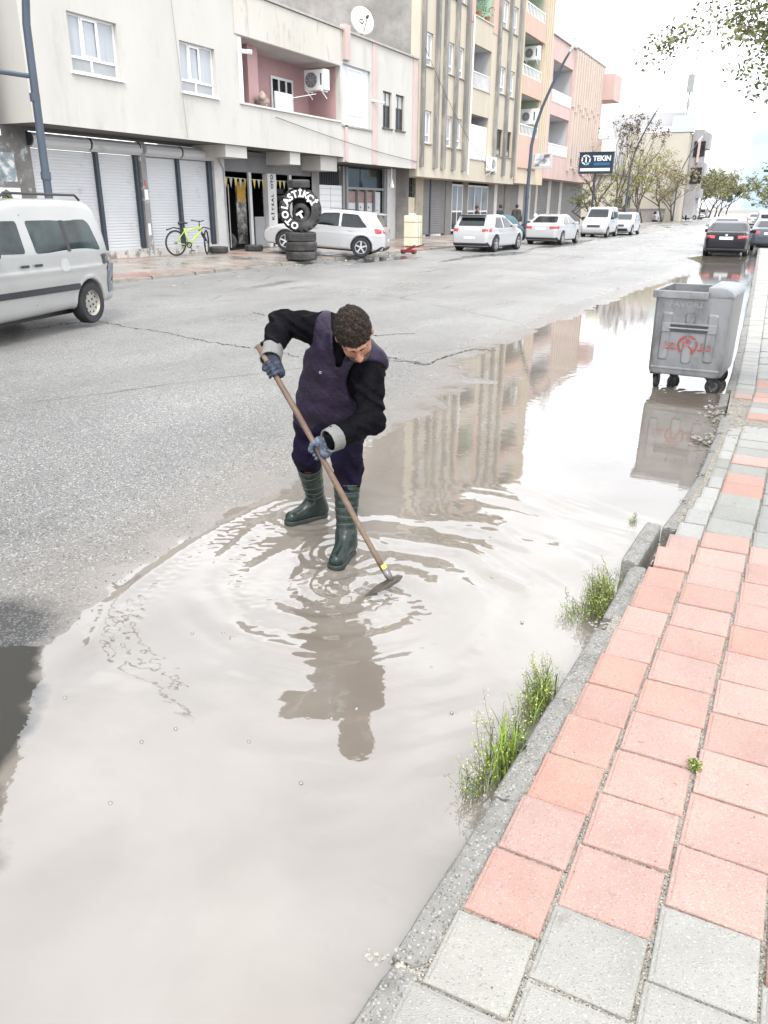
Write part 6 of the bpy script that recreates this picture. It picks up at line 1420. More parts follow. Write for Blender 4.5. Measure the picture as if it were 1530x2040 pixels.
# ---- blue tarpaulin heap and motorbike
p = G(1004, 481, .3); tz = empty('tarp_heap', (p[0]-.6, p[1]+1.5, .3), 'dark teal tarpaulin covered heap on the left pavement between the small figures', 'tarpaulin')
v, f = nets(lambda q: U_(.2, ell(q, (0, 0, .5), (.9, .7, .75)), ell(q, (.6, 0, .3), (.6, .6, .5)))+.04*np.sin(q[..., 0]*9+q[..., 2]*6)*np.sin(q[..., 1]*8), (-1.4, -1.2, 0), (1.6, 1.2, 1.6), .07)
np_mesh('cover', v, f, M('teal_tarpaulin', (.05, .10, .12), .6, .3, 2), tz)
mt_ = empty('motorbike', (-15.6, 52.6, .3), 'parked motorbike with a white helmet shaped top box beside the second shutter', 'motorbike', .4)
for x in (-.6, .6):
    t = MB().lathe([(.28, -.05), (.3, 0), (.28, .05), (.2, .04), (.2, -.04)], (x, 0, .3), 'y', 22).build('wheel', RUB, mt_, world=False); autosmooth(t)
mb = MB(); mb.tube([(-.6, 0, .3), (-.2, 0, .55), (.25, 0, .7), (.45, 0, .95), (.6, 0, .3)], .05, 7); mb.obox((-.05, 0, .42), (.2, 0, 0), (0, .13, 0), (0, 0, .15)); mb.build('frame', BLKP, mt_, world=False)
v, f = nets(lambda q: U_(.08, cap(q, (-.5, 0, .78), (0, 0, .75), .12), ell(q, (.2, 0, .82), (.22, .13, .13))), (-.8, -.3, .5), (.6, .3, 1.1), .04); np_mesh('seat', v, f, DKBL, mt_)
MB().tube([(.42, -.33, 1.05), (.45, 0, 1.0), (.42, .33, 1.05)], .02, 6).build('handlebar', BLKP, mt_, world=False)
v, f = nets(lambda q: ell(q, (.1, 0, 1.08), (.15, .13, .14)), (-.2, -.3, .8), (.4, .3, 1.3), .04); np_mesh('helmet', v, f, WHITE, mt_)
MB().box(.42, .52, -.12, .12, .8, 1.0).build('fairing', REDL, mt_, world=False, bevel=.02)
# ---- bicycle
bp_ = G(372, 508, .37); fb = Vector(G(352, 510, .37)); ff = Vector(G(396, 505, .37))
LIME = M('lime_frame_paint', (.38, .60, .03), .35, .05, 3, coat=.5)
bk_ = empty('bicycle', (fb.x, fb.y, .37), 'lime green mountain bicycle with black mudguards leaning near the roller shutters', 'bicycle', math.radians(73)); bk_.scale = (1.08, 1.08, 1.08)
sc_ = min(1.12, max(.9, (ff-fb).length)); wb_ = 1.08; lean = .06
def B(x, z, y=0): return (x, y-z*lean, z)
for nm, x in (('rear', 0), ('front', wb_)):
    t = MB().lathe([(.345, -.024), (.365, 0), (.345, .024), (.315, .018), (.315, -.018)], (0, 0, 0), 'y', 40).build('wheel', RUB, bk_, world=False); t.location = (x, -.02, .365); t.rotation_euler = (0, 0, .8 if nm == 'front' else 0); autosmooth(t, 50); x0_ = x; x = 0
    mb = MB(); mb.lathe([(.04, -.03), (.04, .03), (.001, .03), (.001, -.03)], (x, 0, 0), 'y', 12)
    for k in range(18): a = 2*PI*k/18; mb.tube([(.03*math.cos(a), 0, .03*math.sin(a)), (.32*math.cos(a+.1), 0, .32*math.sin(a+.1))], .0022, 4)
    mb.build('spokes', CHR, t, world=False)
fr_ = MB(); BBk = (.44, .30)
for a, b_, r in (((.44, .30), (.30, .78), .018), ((.32, .70), (.86, .80), .02), ((.44, .30), (.90, .70), .026), ((0, .365), (.44, .30), .012), ((0, .365), (.31, .70), .012), ((.90, .70), (.86, .84), .024)): fr_.tube([B(*a), B(*b_)], r, 8)
fr_.build('frame', LIME, bk_, world=False, smooth=True)
MB().tube([B(.85, .86), B(.93, .62), B(wb_, .365)], .022, 8).tube([B(.93, .62, .05), B(wb_, .365, .05)], .018, 6).tube([B(.93, .62, -.05), B(wb_, .365, -.05)], .018, 6).build('fork', BLKP, bk_, world=False)
MB().tube([B(.78, .99, -.34), B(.84, .97, -.08), B(.84, .97, .08), B(.78, .99, .34)], .015, 8).tube([B(.84, .84), B(.84, .97)], .016, 8).build('handlebar', BLKP, bk_, world=False)
MB().tube([B(.30, .78), B(.285, .90)], .014, 8).build('seat_post', BLKP, bk_, world=False)
v, f = nets(lambda q: U_(.03, cap(q, (.16, -.055, .92), (.30, -.055, .93), .05, .035), cap(q, (.30, -.055, .93), (.42, -.055, .92), .03, .018))-.004, (.05, -.2, .8), (.5, .1, 1.02), .015); np_mesh('saddle', v, f, BLKP, bk_)
mb = MB(); mb.tube([B(-.30, .74), B(-.05, .80), B(.26, .74)], .02, 6); mb.tube([B(.80, .70), B(1.0, .80), B(1.25, .74)], .018, 6); mb.build('mudguard', BLKP, bk_, world=False)
mb = MB(); mb.lathe([(.09, -.01), (.09, .01), (.06, .01), (.06, -.01)], (.44, -.05, .30), 'y', 18); mb.tube([(.44, -.06, .30), (.50, -.1, .14)], .012, 6); mb.tube([(.44, .02, .30), (.38, .08, .46)], .012, 6); mb.box(.45, .55, -.16, -.07, .125, .15); mb.box(.33, .43, .05, .14, .45, .475); mb.build('crank', BLKP, bk_, world=False)
# ---- overhead cables
o = MB(); 
def cable(mb, a, b, sag, r=.012, n=14):
    a, b = Vector(a), Vector(b); mb.tube([a.lerp(b, t)-Vector((0, 0, sag*4*t*(1-t))) for t in np.linspace(0, 1, n)], r, 4)
cable(o, (XF+.2, 38.6, 8.9), (XF+.2, 49.0, 3.8), .5); cable(o, (XF+.06, 26, 4.85), (XF+.06, 38.3, 3.95), .1)
cable(o, (-14.35, 76.6, 5.6), (-15.6, 117, 6.0), .8, .02); tag(o.build('overhead_cable', DARKM), 'thin black cables sagging over the cream ribbed front and between the lamps', 'cable')
tag(MB().tube([(XF+.08, 20.75, ZT-.1), (XF+.07, 20.9, 6.4), (XF+.06, 21.1, 3.85)], .011, 4).build('wall_cable', M('grey_wire', (.3, .3, .3), .7)), 'thin grey wire running down the off white front between its two windows', 'cable')

# ================================================================== trees and weeds
def leafcard(mb, c, d, L_, W_, rnd):
    d = d.normalized(); e = d.orthogonal().normalized(); e.rotate(Matrix.Rotation(rnd.uniform(0, 6.28), 3, d)); e *= W_/2
    mb.v += [tuple(c), tuple(c+d*L_*.5+e), tuple(c+d*L_), tuple(c+d*L_*.5-e)]; n = len(mb.v); mb.f.append((n-4, n-3, n-2, n-1))
def tree(loc, label, H=6, spread=1.0, seed=1, leaf=None, nleaf=6, lsize=.1, first=.3, forks=4, trunk_r=.12, depth=4, lean=(0, 0), clump=None, upward=.5, name='tree', group=None, aspect=.5, start=None, drop=0.0, lspread=.25, bound=None):
    rnd = random.Random(seed); o = empty(name, loc, label, 'tree', group=group); tb = MB(); lv = MB(); lv2 = MB()
    def grow(p, d, L_, r, k):
        if bound and k > 2 and ((p[0]-bound[0])/bound[3])**2+((p[1]-bound[1])/bound[4])**2+((p[2]-bound[2])/bound[5])**2 > 1: return
        n = 4; pts = [p]; q = p.copy(); dd = d.copy()
        for i in range(n):
            dd = (dd+Vector((rnd.gauss(0, .14), rnd.gauss(0, .14), rnd.gauss(0, .08)+(.05*upward if k else .02)-drop*k*.03))).normalized(); q = q+dd*L_/n; pts.append(q.copy())
        tb.tube(pts, [r*(1-.45*i/n) for i in range(n+1)], 7 if k < 2 else 4, cap=k == 0)
        if k >= depth-2:
            for i in range(nleaf if k == depth-1 else nleaf//2):
                t = rnd.uniform(.25, 1)*n; j = min(n-1, int(t)); c = pts[j].lerp(pts[j+1], t-j)+Vector((rnd.gauss(0, lspread), rnd.gauss(0, lspread), rnd.gauss(0, lspread)))*L_*.25
                leafcard(lv if rnd.random() < .6 else lv2, c, Vector((rnd.gauss(0, 1), rnd.gauss(0, 1), rnd.gauss(-.2, .7))), lsize*rnd.uniform(.6, 1.3), lsize*aspect*rnd.uniform(.7, 1.2), rnd)
        if k == depth-1:
            if clump and rnd.random() < clump[1] and q.z > H*.62:
                for i in range(14): leafcard(cl_, q+Vector((rnd.gauss(0, .10), rnd.gauss(0, .10), rnd.gauss(0, .08))), Vector((rnd.gauss(0, 1), rnd.gauss(0, 1), rnd.gauss(0, 1))), .14, .10, rnd)
            return
        nf = forks if k else forks+1
        for i in range(nf):
            t = rnd.uniform(.45, 1) if i else 1; j = min(n-1, int(t*n)); b = pts[j].lerp(pts[j+1], t*n-j) if t < 1 else q
            a = rnd.uniform(0, 6.28) if k else i*2*PI/nf+rnd.uniform(-.3, .3); o_ = Vector((math.cos(a), math.sin(a), 0)); nd = (dd*upward+o_*spread*rnd.uniform(.5, 1)+Vector((0, 0, .25*upward))).normalized()
            grow(b, nd, L_*rnd.uniform(.62, .85) if k else H*.33*rnd.uniform(.8, 1.1), r*.52, k+1)
    cl_ = MB()
    grow(Vector((0, 0, 0)), Vector((lean[0], lean[1], 1)), H*first, trunk_r, 0)
    t_ = tb.build('trunk', BRANCH, o, world=False, smooth=True, fix=False)
    if lv.f: lv.build('crown', leaf[0], o, world=False, fix=False)
    if lv2.f: lv2.build('crown', leaf[1], o, world=False, fix=False)
    if cl_.f: cl_.build('seed_clusters', M('brown_seed_clusters', (.09, .07, .05), .9, .3, 5), o, world=False, fix=False)
    return o
YG = (M('young_leaf_yellow', (.26, .27, .085), .6, .3, 3), M('young_leaf_olive', (.15, .17, .06), .6, .3, 3)); DG = (M('dark_green_leaf', (.06, .085, .035), .6, .3, 3), M('mid_green_leaf', (.10, .13, .05), .6, .3, 3)); BG = (M('pale_brown_leaf', (.30, .24, .15), .7, .25, 3), M('khaki_leaf', (.22, .20, .10), .7, .25, 3))
GR_ = 'trees along the left pavement'
def gx(px, py, z=.3): p = G(px, py, z); return (p[0], p[1], z)
tree((-14.9, 64.5, .3), 'small green leafy tree directly under the billboard, its trunk forked low', 4.6, 1.0, 3, (YG[1], DG[1]), 8, .16, .22, 3, .11, 5, group=GR_)
tree((-15.0, 69.0, .3), 'leaning bare trunked tree with yellow green leaves right of the billboard', 6.4, .8, 5, YG, 7, .15, .25, 3, .13, 5, (.25, .0), upward=.8, group=GR_)
tree((-14.9, 72.5, .3), 'tall bare tree with dark seed clusters beside the second street lamp', 9.2, .5, 8, (BG[1], YG[0]), 3, .13, .24, 3, .12, 5, (.05, 0), (1, .8), 1.1, group=GR_)
tree((-15.2, 82, .3), 'yellow green tree behind the second street lamp', 7.0, .9, 12, YG, 10, .2, .25, 3, .12, 5, group=GR_)
tree((-16.0, 92, .3), 'wide bare tree with tawny twigs in front of the cream side wall', 8.0, 1.0, 14, (YG[0], BG[1]), 6, .22, .25, 3, .13, 5, upward=.8, group=GR_)
tree((-15.4, 106, .3), 'tawny rounded tree beside the third street lamp', 8.2, .9, 17, BG, 9, .26, .28, 3, .14, 5, group=GR_)
tree((-15.6, 116, .3), 'khaki tree at the corner of the balcony stack', 8.0, .9, 19, (BG[0], YG[1]), 14, .28, .26, 3, .13, 5, group=GR_)
tree((FY(1392, 430, 138)[0], 138, .3), 'brownish tree beyond the balcony stack', 8.5, .9, 21, (BG[1], DG[1]), 14, .34, .26, 3, .16, 5, group=GR_)
tree((FY(1412, 430, 160)[0], 160, .3), 'dark bushy tree among the farthest left trees', 9.5, .9, 23, (BG[1], DG[1]), 14, .42, .2, 3, .18, 5, group=GR_)
tree((FY(1432, 430, 182)[0], 182, .3), 'dark rounded tree ending the far left row', 10, .8, 24, (DG[1], BG[1]), 14, .46, .2, 3, .18, 5, group=GR_)
tree((FY(1446, 430, 250)[0], 250, .3), 'tiny greenish tree at the far end of the left side', 10, .9, 26, DG, 14, .6, .2, 3, .2, 5, group=GR_)
tree((-16.6, 99, .3), 'brown leafless tree filling the gap before the cream side wall', 7.4, .8, 61, (BG[1], BG[0]), 5, .24, .28, 3, .13, 5, upward=.8, group=GR_)
tree((-15.0, 126, .3), 'brownish tree just right of the third street lamp', 8.6, .9, 63, (BG[1], DG[1]), 16, .3, .26, 3, .14, 5, group=GR_)
tree((FY(1382, 430, 148)[0], 148, .3), 'olive brown tree between the balcony stack and the far dark trees', 9.0, .9, 65, (BG[1], DG[1]), 16, .36, .26, 3, .15, 5, group=GR_)
tree((FY(1424, 430, 172)[0], 172, .3), 'dark green tree next to the last one of the far left row', 9.5, .9, 66, (BG[1], DG[1]), 14, .42, .2, 3, .18, 5, group=GR_)
# right row
tree((.55, 60, .1), 'green tree behind the right row of cars at the right edge', 6.6, .9, 31, (YG[1], DG[1]), 14, .22, .25, 3, .14, 5, group='trees on the right')
tree((-.5, 78, .1), 'second green tree in the far right row', 7.0, .9, 33, (YG[1], DG[1]), 14, .26, .25, 3, .14, 5, group='trees on the right')
tree((-1.6, 110, .1), 'third and most distant tree of the right row', 7.5, .9, 35, (BG[1], YG[1]), 14, .32, .25, 3, .14, 5, group='trees on the right')
# near right tree: trunk out of frame, sparse young leaves hanging in from the right
tree((1.75, 8.6, .1), 'sparse young tree with small olive leaves on thin twigs leaning in top right',  6.6, 1.25, 42, (M('olive_bud', (.105, .115, .045), .6, .3, 3), M('olive_bud_light', (.19, .20, .085), .6, .3, 3)), 44, .056, .36, 4, .11, 7, (-.05, -.03), None, .40, bound=(-.85, 0, 4.2, 2.55, 2.4, 2.25), drop=.7, lspread=.75)
# ---- weeds along the kerb
WG = (M('fresh_grass_blade', (.21, .30, .045), .5, .35, 9), M('dark_weed_green', (.065, .10, .03), .6, .35, 9), M('weed_flower', (.42, .45, .16), .6, .2, 9), M('weed_stem', (.12, .11, .05), .7, .2, 9))
def weed(px, py, label, seed, h=.22, blades=60, stems=8, fine=0, rad=.06, bl_w=.006, broad=0, stretch=1.0):
    rnd = random.Random(seed); p = G(px, py, .02); o = empty('weed_clump', (p[0], p[1], .0), label, 'weeds'); g_, dk, fl, st = MB(), MB(), MB(), MB()
    def base(): return Vector((rnd.gauss(0, rad*.55), rnd.gauss(0, rad*stretch), 0))
    for k in range(blades):
        b = base(); a = rnd.uniform(0, 6.28); d = Vector((math.cos(a), math.sin(a), 0)); L_ = h*rnd.uniform(.35, 1.0); w = bl_w*rnd.uniform(.6, 1.4)*(2.2 if k < broad else 1); s = d.cross(Vector((0, 0, 1)))*w; mbk = g_ if rnd.random() < .62 else dk
        out = rnd.uniform(.1, .75)*L_; n = 5; vs = []
        for i in range(n+1):
            t = i/n; c = b+d*out*t*t+Vector((0, 0, L_*(t-.28*t*t*out/L_))); ww = s*(1-t)**.6; vs += [tuple(c-ww), tuple(c+ww)]
        mbk.add(vs, [(2*i, 2*i+1, 2*i+3, 2*i+2) for i in range(n)])
    for k in range(stems):
        b = base(); a = rnd.uniform(0, 6.28) if not fine else rnd.uniform(1.2, 4.6); d = Vector((math.cos(a), math.sin(a), 0)); L_ = h*rnd.uniform(.7, 1.6); out = rnd.uniform(.05, .5)*L_; pts = [b+d*out*t*t+Vector((rnd.gauss(0, .003), rnd.gauss(0, .003), L_*t)) for t in np.linspace(0, 1, 7)]
        st.tube(pts, [.0016, .0015, .0013, .0012, .001, .0008, .0006], 4, cap=False)
        for i in range(26):
            t = rnd.uniform(.3, 1)*6; j = min(5, int(t)); c = pts[j].lerp(pts[j+1], t-j); e = Vector((rnd.gauss(0, 1), rnd.gauss(0, 1), rnd.uniform(0, 1))).normalized(); q = c+e*rnd.uniform(.006, .018)
            st.tube([c, q], .0005, 3, cap=False); leafcard(fl if t > 4.2 else dk, q, e, .0075, .006, rnd)
    for k in range(fine):
        b = base()*1.1; e = Vector((rnd.gauss(-.15, .35), rnd.gauss(0, .35), 1)).normalized(); L_ = h*rnd.uniform(.4, 1); q = b+e*L_; m_ = b+e*L_*.5+Vector((rnd.gauss(0, .01), rnd.gauss(0, .01), 0)); st.tube([b, m_, q], .0007, 3, cap=False)
        for i in range(9): t = rnd.uniform(.2, 1); c = b.lerp(q, t); w = Vector((rnd.gauss(0, 1), rnd.gauss(0, 1), rnd.gauss(.2, 1))).normalized(); leafcard(g_ if rnd.random() < .5 else (dk if rnd.random() < .6 else fl), c+w*.012, w, .009, .005, rnd)
    g_.build('grass_blades', WG[0], o, world=False, fix=False); dk.build('leaves', WG[1], o, world=False, fix=False); fl.build('flowers', WG[2], o, world=False, fix=False); st.build('stems', WG[3], o, world=False, fix=False)
    return o
weed(1012, 1515, 'broad bladed grass and flowering weeds at the joint of the kerb nearest the camera', 1, .21, 90, 6, 60, .05, .0042, 22, 1.5)
weed(948, 1572, 'sprawling thin stemmed weed lying over the water beside the nearest kerb joint', 7, .13, 8, 7, 30, .035, .003, 0, 1.0)
weed(1075, 1395, 'dense bright green grass tuft in the middle of the three kerb tufts', 2, .15, 105, 7, 130, .045, .0026, 4, 2.0)
weed(1198, 1200, 'feathery pale weed bush by the tilted kerb stone, farthest of the kerb tufts', 3, .17, 20, 5, 330, .05, .0025, 3, 1.6)
weed(1145, 1222, 'dark straggling weed trailing in the water by the feathery bush', 4, .08, 12, 4, 30, .05, .0025, 0, 1.0)
weed(1262, 1035, 'tiny dark sprig sticking out of the water before the broken kerb', 5, .04, 10, 1, 12, .02, .002)
p = G(1384, 1527, .12); w = weed(1384, 1527, 'small yellow green sprig growing in the joint between red tiles', 6, .03, 14, 0, 26, .008, .002); w.location = (p[0], p[1], .113)

# ================================================================== people
SKIN = M('skin', (.34, .165, .115), .5, .12, 8, .1, 120); HAIRM = M('dark_curly_hair', (.020, .014, .010), .6, .6, 60, .8, 170, dirt=(.15, .10, .072), dscale=110, dthr=(.54, .66), spec=.3)
def far_person(loc, hd, label, h, top, legs, pose=0):
    k = h/1.75; c = lambda x, y, z: (x*k, y*k, z*k)
    o = None
    def body(p):
        return U_(.03*k, ell(p, c(0, .01, 1.64), (.085*k, .10*k, .115*k)), cap(p, c(0, 0, 1.42), c(0, 0, 1.56), .055*k), cap(p, c(-.09, 0, .95), c(-.1, 0, 1.40), .12*k, .09*k), cap(p, c(.09, 0, .95), c(.1, 0, 1.40), .12*k, .09*k),
            cap(p, c(-.19, 0, 1.40), c(-.25, .0, 1.12), .05*k, .042*k), cap(p, c(-.25, 0, 1.12), c(-.24, .12, .88), .042*k, .035*k), cap(p, c(.19, 0, 1.40), c(.25, 0, 1.12), .05*k, .042*k), cap(p, c(.25, 0, 1.12), c(.24, .12, .88), .042*k, .035*k),
            cap(p, c(-.09, 0, .92), c(-.1, .06, .5), .085*k, .06*k), cap(p, c(-.1, .06, .5), c(-.1, -.02, .08), .055*k, .04*k), cap(p, c(-.1, -.03, .05), c(-.1, .15, .04), .045*k, .035*k), cap(p, c(.09, 0, .92), c(.1, -.04, .5), .085*k, .06*k), cap(p, c(.1, -.04, .5), c(.1, -.14, .08), .055*k, .04*k), cap(p, c(.1, -.15, .05), c(.1, .02, .04), .045*k, .035*k))
    v, f = nets(body, (-.45*k, -.35*k, 0), (.45*k, .4*k, 1.85*k), .03); b = np_mesh('person', v, f, SKIN); b.location = loc; b.rotation_euler = (0, 0, hd); tag(b, label, 'person')
    v, f = nets(lambda p: np.maximum(body(p)-.018*k, np.maximum(p[..., 2]-1.50*k, .86*k-p[..., 2])), (-.45*k, -.35*k, 0), (.45*k, .4*k, 1.7*k), .03); np_mesh('jacket', v, f, top, b)
    v, f = nets(lambda p: np.maximum(body(p)-.012*k, np.maximum(p[..., 2]-.95*k, np.maximum(.07*k-p[..., 2], np.abs(p[..., 0])-.2*k))), (-.45*k, -.35*k, 0), (.45*k, .4*k, 1.0*k), .03); np_mesh('trousers', v, f, legs, b)
    v, f = nets(lambda p: np.maximum(ell(p, c(0, -.01, 1.66), (.095*k, .11*k, .12*k)), 1.60*k-p[..., 2]+p[..., 1]*.5), (-.2*k, -.2*k, 1.4*k), (.2*k, .2*k, 1.85*k), .02); np_mesh('hair', v, f, BLKP, b)
    return b
p = G(1026, 474, .33); far_person((p[0], p[1], .31), 0.1, 'person in a dark grey jacket seen from behind, standing by the first street lamp', 1.74, M('dark_grey_jacket', (.05, .045, .045), .8, .3, 5), M('brown_trousers', (.06, .045, .04), .8))
p = G(993, 478, .33); far_person((p[0]-.5, p[1]+1.5, .31), 1.2, 'person in black beside the teal tarpaulin, behind the nearest white hatchback', 1.72, BLKP, BLKP); far_person((p[0]-1.6, p[1]+1.0, .31), -1.0, 'person in black nearest the glazed shop door', 1.66, BLKP, BLKP)
MB().lathe([(.14, 0), (.14, .35), (.001, .35), (.001, 0)], (0, 0, 0), 'z', 8)
yi = (Yp(445)+Yp(497))/2; far_person((XS-1.5, yi, .39), 1.2, 'person in dark clothes and light trousers inside the tyre shop', 1.62, INNER, M('greyish_trousers', (.10, .095, .095), .8))

# ---- the man with the hoe
def V3(px, py, a): return PD(px, py, a).astype(np.float32)
J = dict(shR=V3(652, 655, 4.40), elR=V3(562, 645, 4.42), wrR=V3(541, 695, 4.22), haR=V3(537, 735, 4.13),
         shL=V3(735, 725, 4.34), elL=V3(738, 838, 4.26), wrL=V3(668, 872, 4.05), haL=V3(632, 889, 3.99),
         hipR=V3(628, 838, 4.66), hipL=V3(688, 842, 4.60), knR=V3(612, 905, 4.72), knL=V3(692, 925, 4.45), anR=V3(630, 1000, 5.06), anL=V3(690, 1068, 4.52),
         neck=V3(680, 690, 4.33), chest=V3(680, 725, 4.42), belly=V3(655, 800, 4.55))
R_, U2, T_ = CR.astype(np.float32), CU.astype(np.float32), (-CF).astype(np.float32)
HD = V3(706, 667, 4.13)
yf = .20*R_-.94*U2+.25*T_; yf /= np.linalg.norm(yf); zu = -.10*R_+.20*U2+.96*T_; zu -= yf*(zu@yf); zu /= np.linalg.norm(zu); xr_ = np.cross(yf, zu)
HB = np.stack([xr_, yf, zu], 1)      # columns: local axes
HS = np.float32(1.19)
def hl(p): return ((p-HD)@HB)/HS
def head(p):
    q = hl(p); X = np.abs(q[..., 0]); qa = q.copy(); qa[..., 0] = X
    d = U_(.02, ell(q, (0, -.012, .032), (.077, .097, .088)), ell(q, (0, .02, -.025), (.066, .074, .095)), ell(q, (0, .048, -.088), (.046, .042, .038)))
    d = U_(.012, d, cap(qa, (.0, .088, .030), (.036, .078, .032), .011), ell(qa, (.040, .058, -.030), (.020, .022, .02)))
    d = smax(d, -ell(qa, (.032, .100, .010), (.016, .016, .011)), .008)
    d = U_(.006, d, cap(q, (0, .092, .018), (0, .116, -.022), .007, .012), ell(qa, (.011, .105, -.026), (.010, .010, .008)), cap(q, (-.018, .093, -.055), (.018, .093, -.055), .007), cap(q, (-.014, .092, -.067), (.014, .092, -.067), .007))
    return np.minimum(d, ell(qa, (.079, -.004, -.004), (.009, .018, .028)))
HD_n = HD-zu*.07-yf*.02
def arms(p, t=0.0):
    return (U_(.03, cap(p, J['shR'], J['elR'], .070+t, .052+t), cap(p, J['elR'], J['wrR'], .052+t, .036+t)), U_(.03, cap(p, J['shL'], J['elL'], .068+t, .052+t), cap(p, J['elL'], J['wrL'], .052+t, .036+t)))
def torso(p, t=0.0):
    return U_(.07, cap(p, J['hipR'], J['shR']+(J['chest']-J['shR'])*.35, .105+t, .105+t), cap(p, J['hipL'], J['shL']+(J['chest']-J['shL'])*.35, .105+t, .105+t), cap(p, J['shR'], J['shL'], .068+t), cap(p, J['belly'], J['chest'], .115+t, .12+t))
def legs(p, t=0.0):
    return (U_(.03, cap(p, J['hipR'], J['knR'], .098+t, .066+t), cap(p, J['knR'], J['anR'], .062+t, .043+t)), U_(.03, cap(p, J['hipL'], J['knL'], .098+t, .066+t), cap(p, J['knL'], J['anL'], .062+t, .043+t)))
footR = (G(640, 1010, .055), G(592, 1024, .045)); footL = (G(700, 1080, .05), G(683, 1104, .04))
def body(p):
    a, b = arms(p, -.020); l, r = legs(p, -.01)
    return U_(.03, U_(.02, head(p), cap(p, J['neck'], HD_n, .056)), torso(p, -.02), a, b, l, r, cap(p, J['wrR'], J['wrR']+(J['haR']-J['wrR'])*.5, .018, .014), cap(p, footR[0], footR[1], .035, .028), cap(p, footL[0], footL[1], .035, .028))
allp = np.array(list(J.values())+[HD]); lo = allp.min(0)-.22; hi = allp.max(0)+.22; lo[2] = 0
man = sdf_mesh('person', body, lo, hi, .008, SKIN); tag(man, 'bent man in dark quilted vest and green rubber boots dragging a hoe through the puddle', 'person')
def bounds(*ks, m=.2): a = np.array([J[k] for k in ks]); return a.min(0)-m, a.max(0)+m
def wr(p, f, s=0): return np.sin(p[..., 0]*f+s+1.7*np.sin(p[..., 2]*f*.6))*np.sin(p[..., 1]*f*.8+p[..., 2]*f*.5+s)
BLKC = M('black_fleece', (.0045, .0045, .006), .6, .35, 14, .5, 60, spec=.03); VESTM = M('purple_quilted_nylon', (.013, .008, .021), .5, .5, 12, .3, 30, spec=.25, stretch=(1, 1, 1.6)); TRM = M('navy_purple_trousers', (.006, .004, .014), .7, .3, 8, .4, 60, spec=.1)
def sleeves(p):
    a, b = arms(p, .022)
    fold = .0065*np.sin(p[..., 0]*52+p[..., 2]*66+2.5*np.sin(p[..., 1]*28+p[..., 2]*17))+.0045*wr(p, 58)+.002*wr(p, 110, 2)
    inner = torso(p, .006)
    d = U_(.04, a+fold, b+fold, inner)
    d = np.minimum(d, U_(.02, cap(p, J['neck']-T_*.0-zu*.03, J['neck']+(HD_n-J['neck'])*.35, .074, .068), cap(p, J['neck']-U2*.05+T_*.01, J['neck']+U2*0, .08, .07)))
    return d
lo2, hi2 = bounds('shR', 'elR', 'wrR', 'shL', 'elL', 'wrL', 'hipR', 'hipL', 'neck')
o = sdf_mesh('pullover', sleeves, lo2, hi2, .008, BLKC, man)
ax_ = J['chest']-J['belly']; ax_ /= np.linalg.norm(ax_); side_ = J['shL']-J['shR']; side_ /= np.linalg.norm(side_)
def vest(p):
    d = torso(p, .030); q = p-J['belly']; t = q@ax_.astype(np.float32); s = q@side_.astype(np.float32)
    ph = (t+.35*s)/.062; l1_ = np.abs(ph-np.round(ph))*.062; ph2 = (t-.35*s)/.062; l2_ = np.abs(ph2-np.round(ph2))*.062
    zip_ = np.abs(s-.045*0)
    d = d+.0022*np.exp(-(l1_/.006)**2)+.0045*wr(p, 30, 1)+.003*np.sin(p[..., 2]*48+10*p[..., 0]+3*np.sin(p[..., 1]*14))
    # opening at the throat: a wedge widening upward on the front
    fr = J['chest']+T_*.13-U2*.01; w = p-fr; up = w@U2; lat = np.abs(w@R_-.0-.25*up); front = w@T_
    wedge = np.maximum(lat-(.012+.36*np.clip(up+.035, 0, 1)), -(front+.11)); wedge = np.maximum(wedge, -(up+.035)); d = smax(d, -wedge, .01)
    # collar
    col_ = np.abs(cap(p, J['neck']-zu*.02+yf*.01, J['neck']+(HD_n-J['neck'])*.45, .098, .100))-.013
    cw = (p-J['neck'])@U2
    col_ = np.maximum(col_, cw-.055); col_ = smax(col_, -wedge, .01); d = U_(.02, d, np.maximum(col_, -(cw+.09)))
    hem = (J['hipR']+J['hipL'])/2-ax_*.02; d = np.maximum(d, -((p-hem)@ax_.astype(np.float32)+.035))
    for sh, el in (('shR', 'elR'), ('shL', 'elL')):
        e = J[el]-J[sh]; e /= np.linalg.norm(e); d = smax(d, -np.maximum((.060 if sh == 'shR' else .03)-(p-J[sh])@e.astype(np.float32), cap(p, J[sh], J[el], .125)), .012)
    return d
lo2, hi2 = bounds('shR', 'shL', 'hipR', 'hipL', 'neck', 'chest', m=.24); vs_o = sdf_mesh('vest', vest, lo2, hi2, .0065, VESTM, man)
# zipper pull on the vest
zp = V3(638, 742, 4.19); MB().lathe([(.008, 0), (.004, 0), (.004, .004), (.008, .004)], tuple(zp), 'y', 10).build('zip_pull', CHR, vs_o, world=False)
def trous(p):
    a, b = legs(p, .020); pel = U_(.05, cap(p, J['hipR'], J['hipL'], .12), cap(p, (J['hipR']+J['hipL'])/2, J['belly'], .125, .12))
    f = .006*np.sin(p[..., 2]*55+14*p[..., 0]+2.5*np.sin(p[..., 1]*25+p[..., 0]*20))+.005*wr(p, 45)+.002*wr(p, 95)
    d = U_(.04, U_(.012, a+f, b+f), pel+f*.6)
    cutR = (J['knR']+(J['anR']-J['knR'])*.28); cutL = (J['knL']+(J['anL']-J['knL'])*.33)
    sd = ((p-(cutR+cutL)/2)@R_) < -.0
    return np.maximum(d, np.where(np.linalg.norm(p-J['knR']-((p-J['knR'])@((J['anR']-J['knR'])/np.linalg.norm(J['anR']-J['knR'])))[..., None]*((J['anR']-J['knR'])/np.linalg.norm(J['anR']-J['knR'])), axis=-1) < .16, cutR[2]-p[..., 2], -1)*sd+np.where(~sd, cutL[2]-p[..., 2], -9)*(~sd))
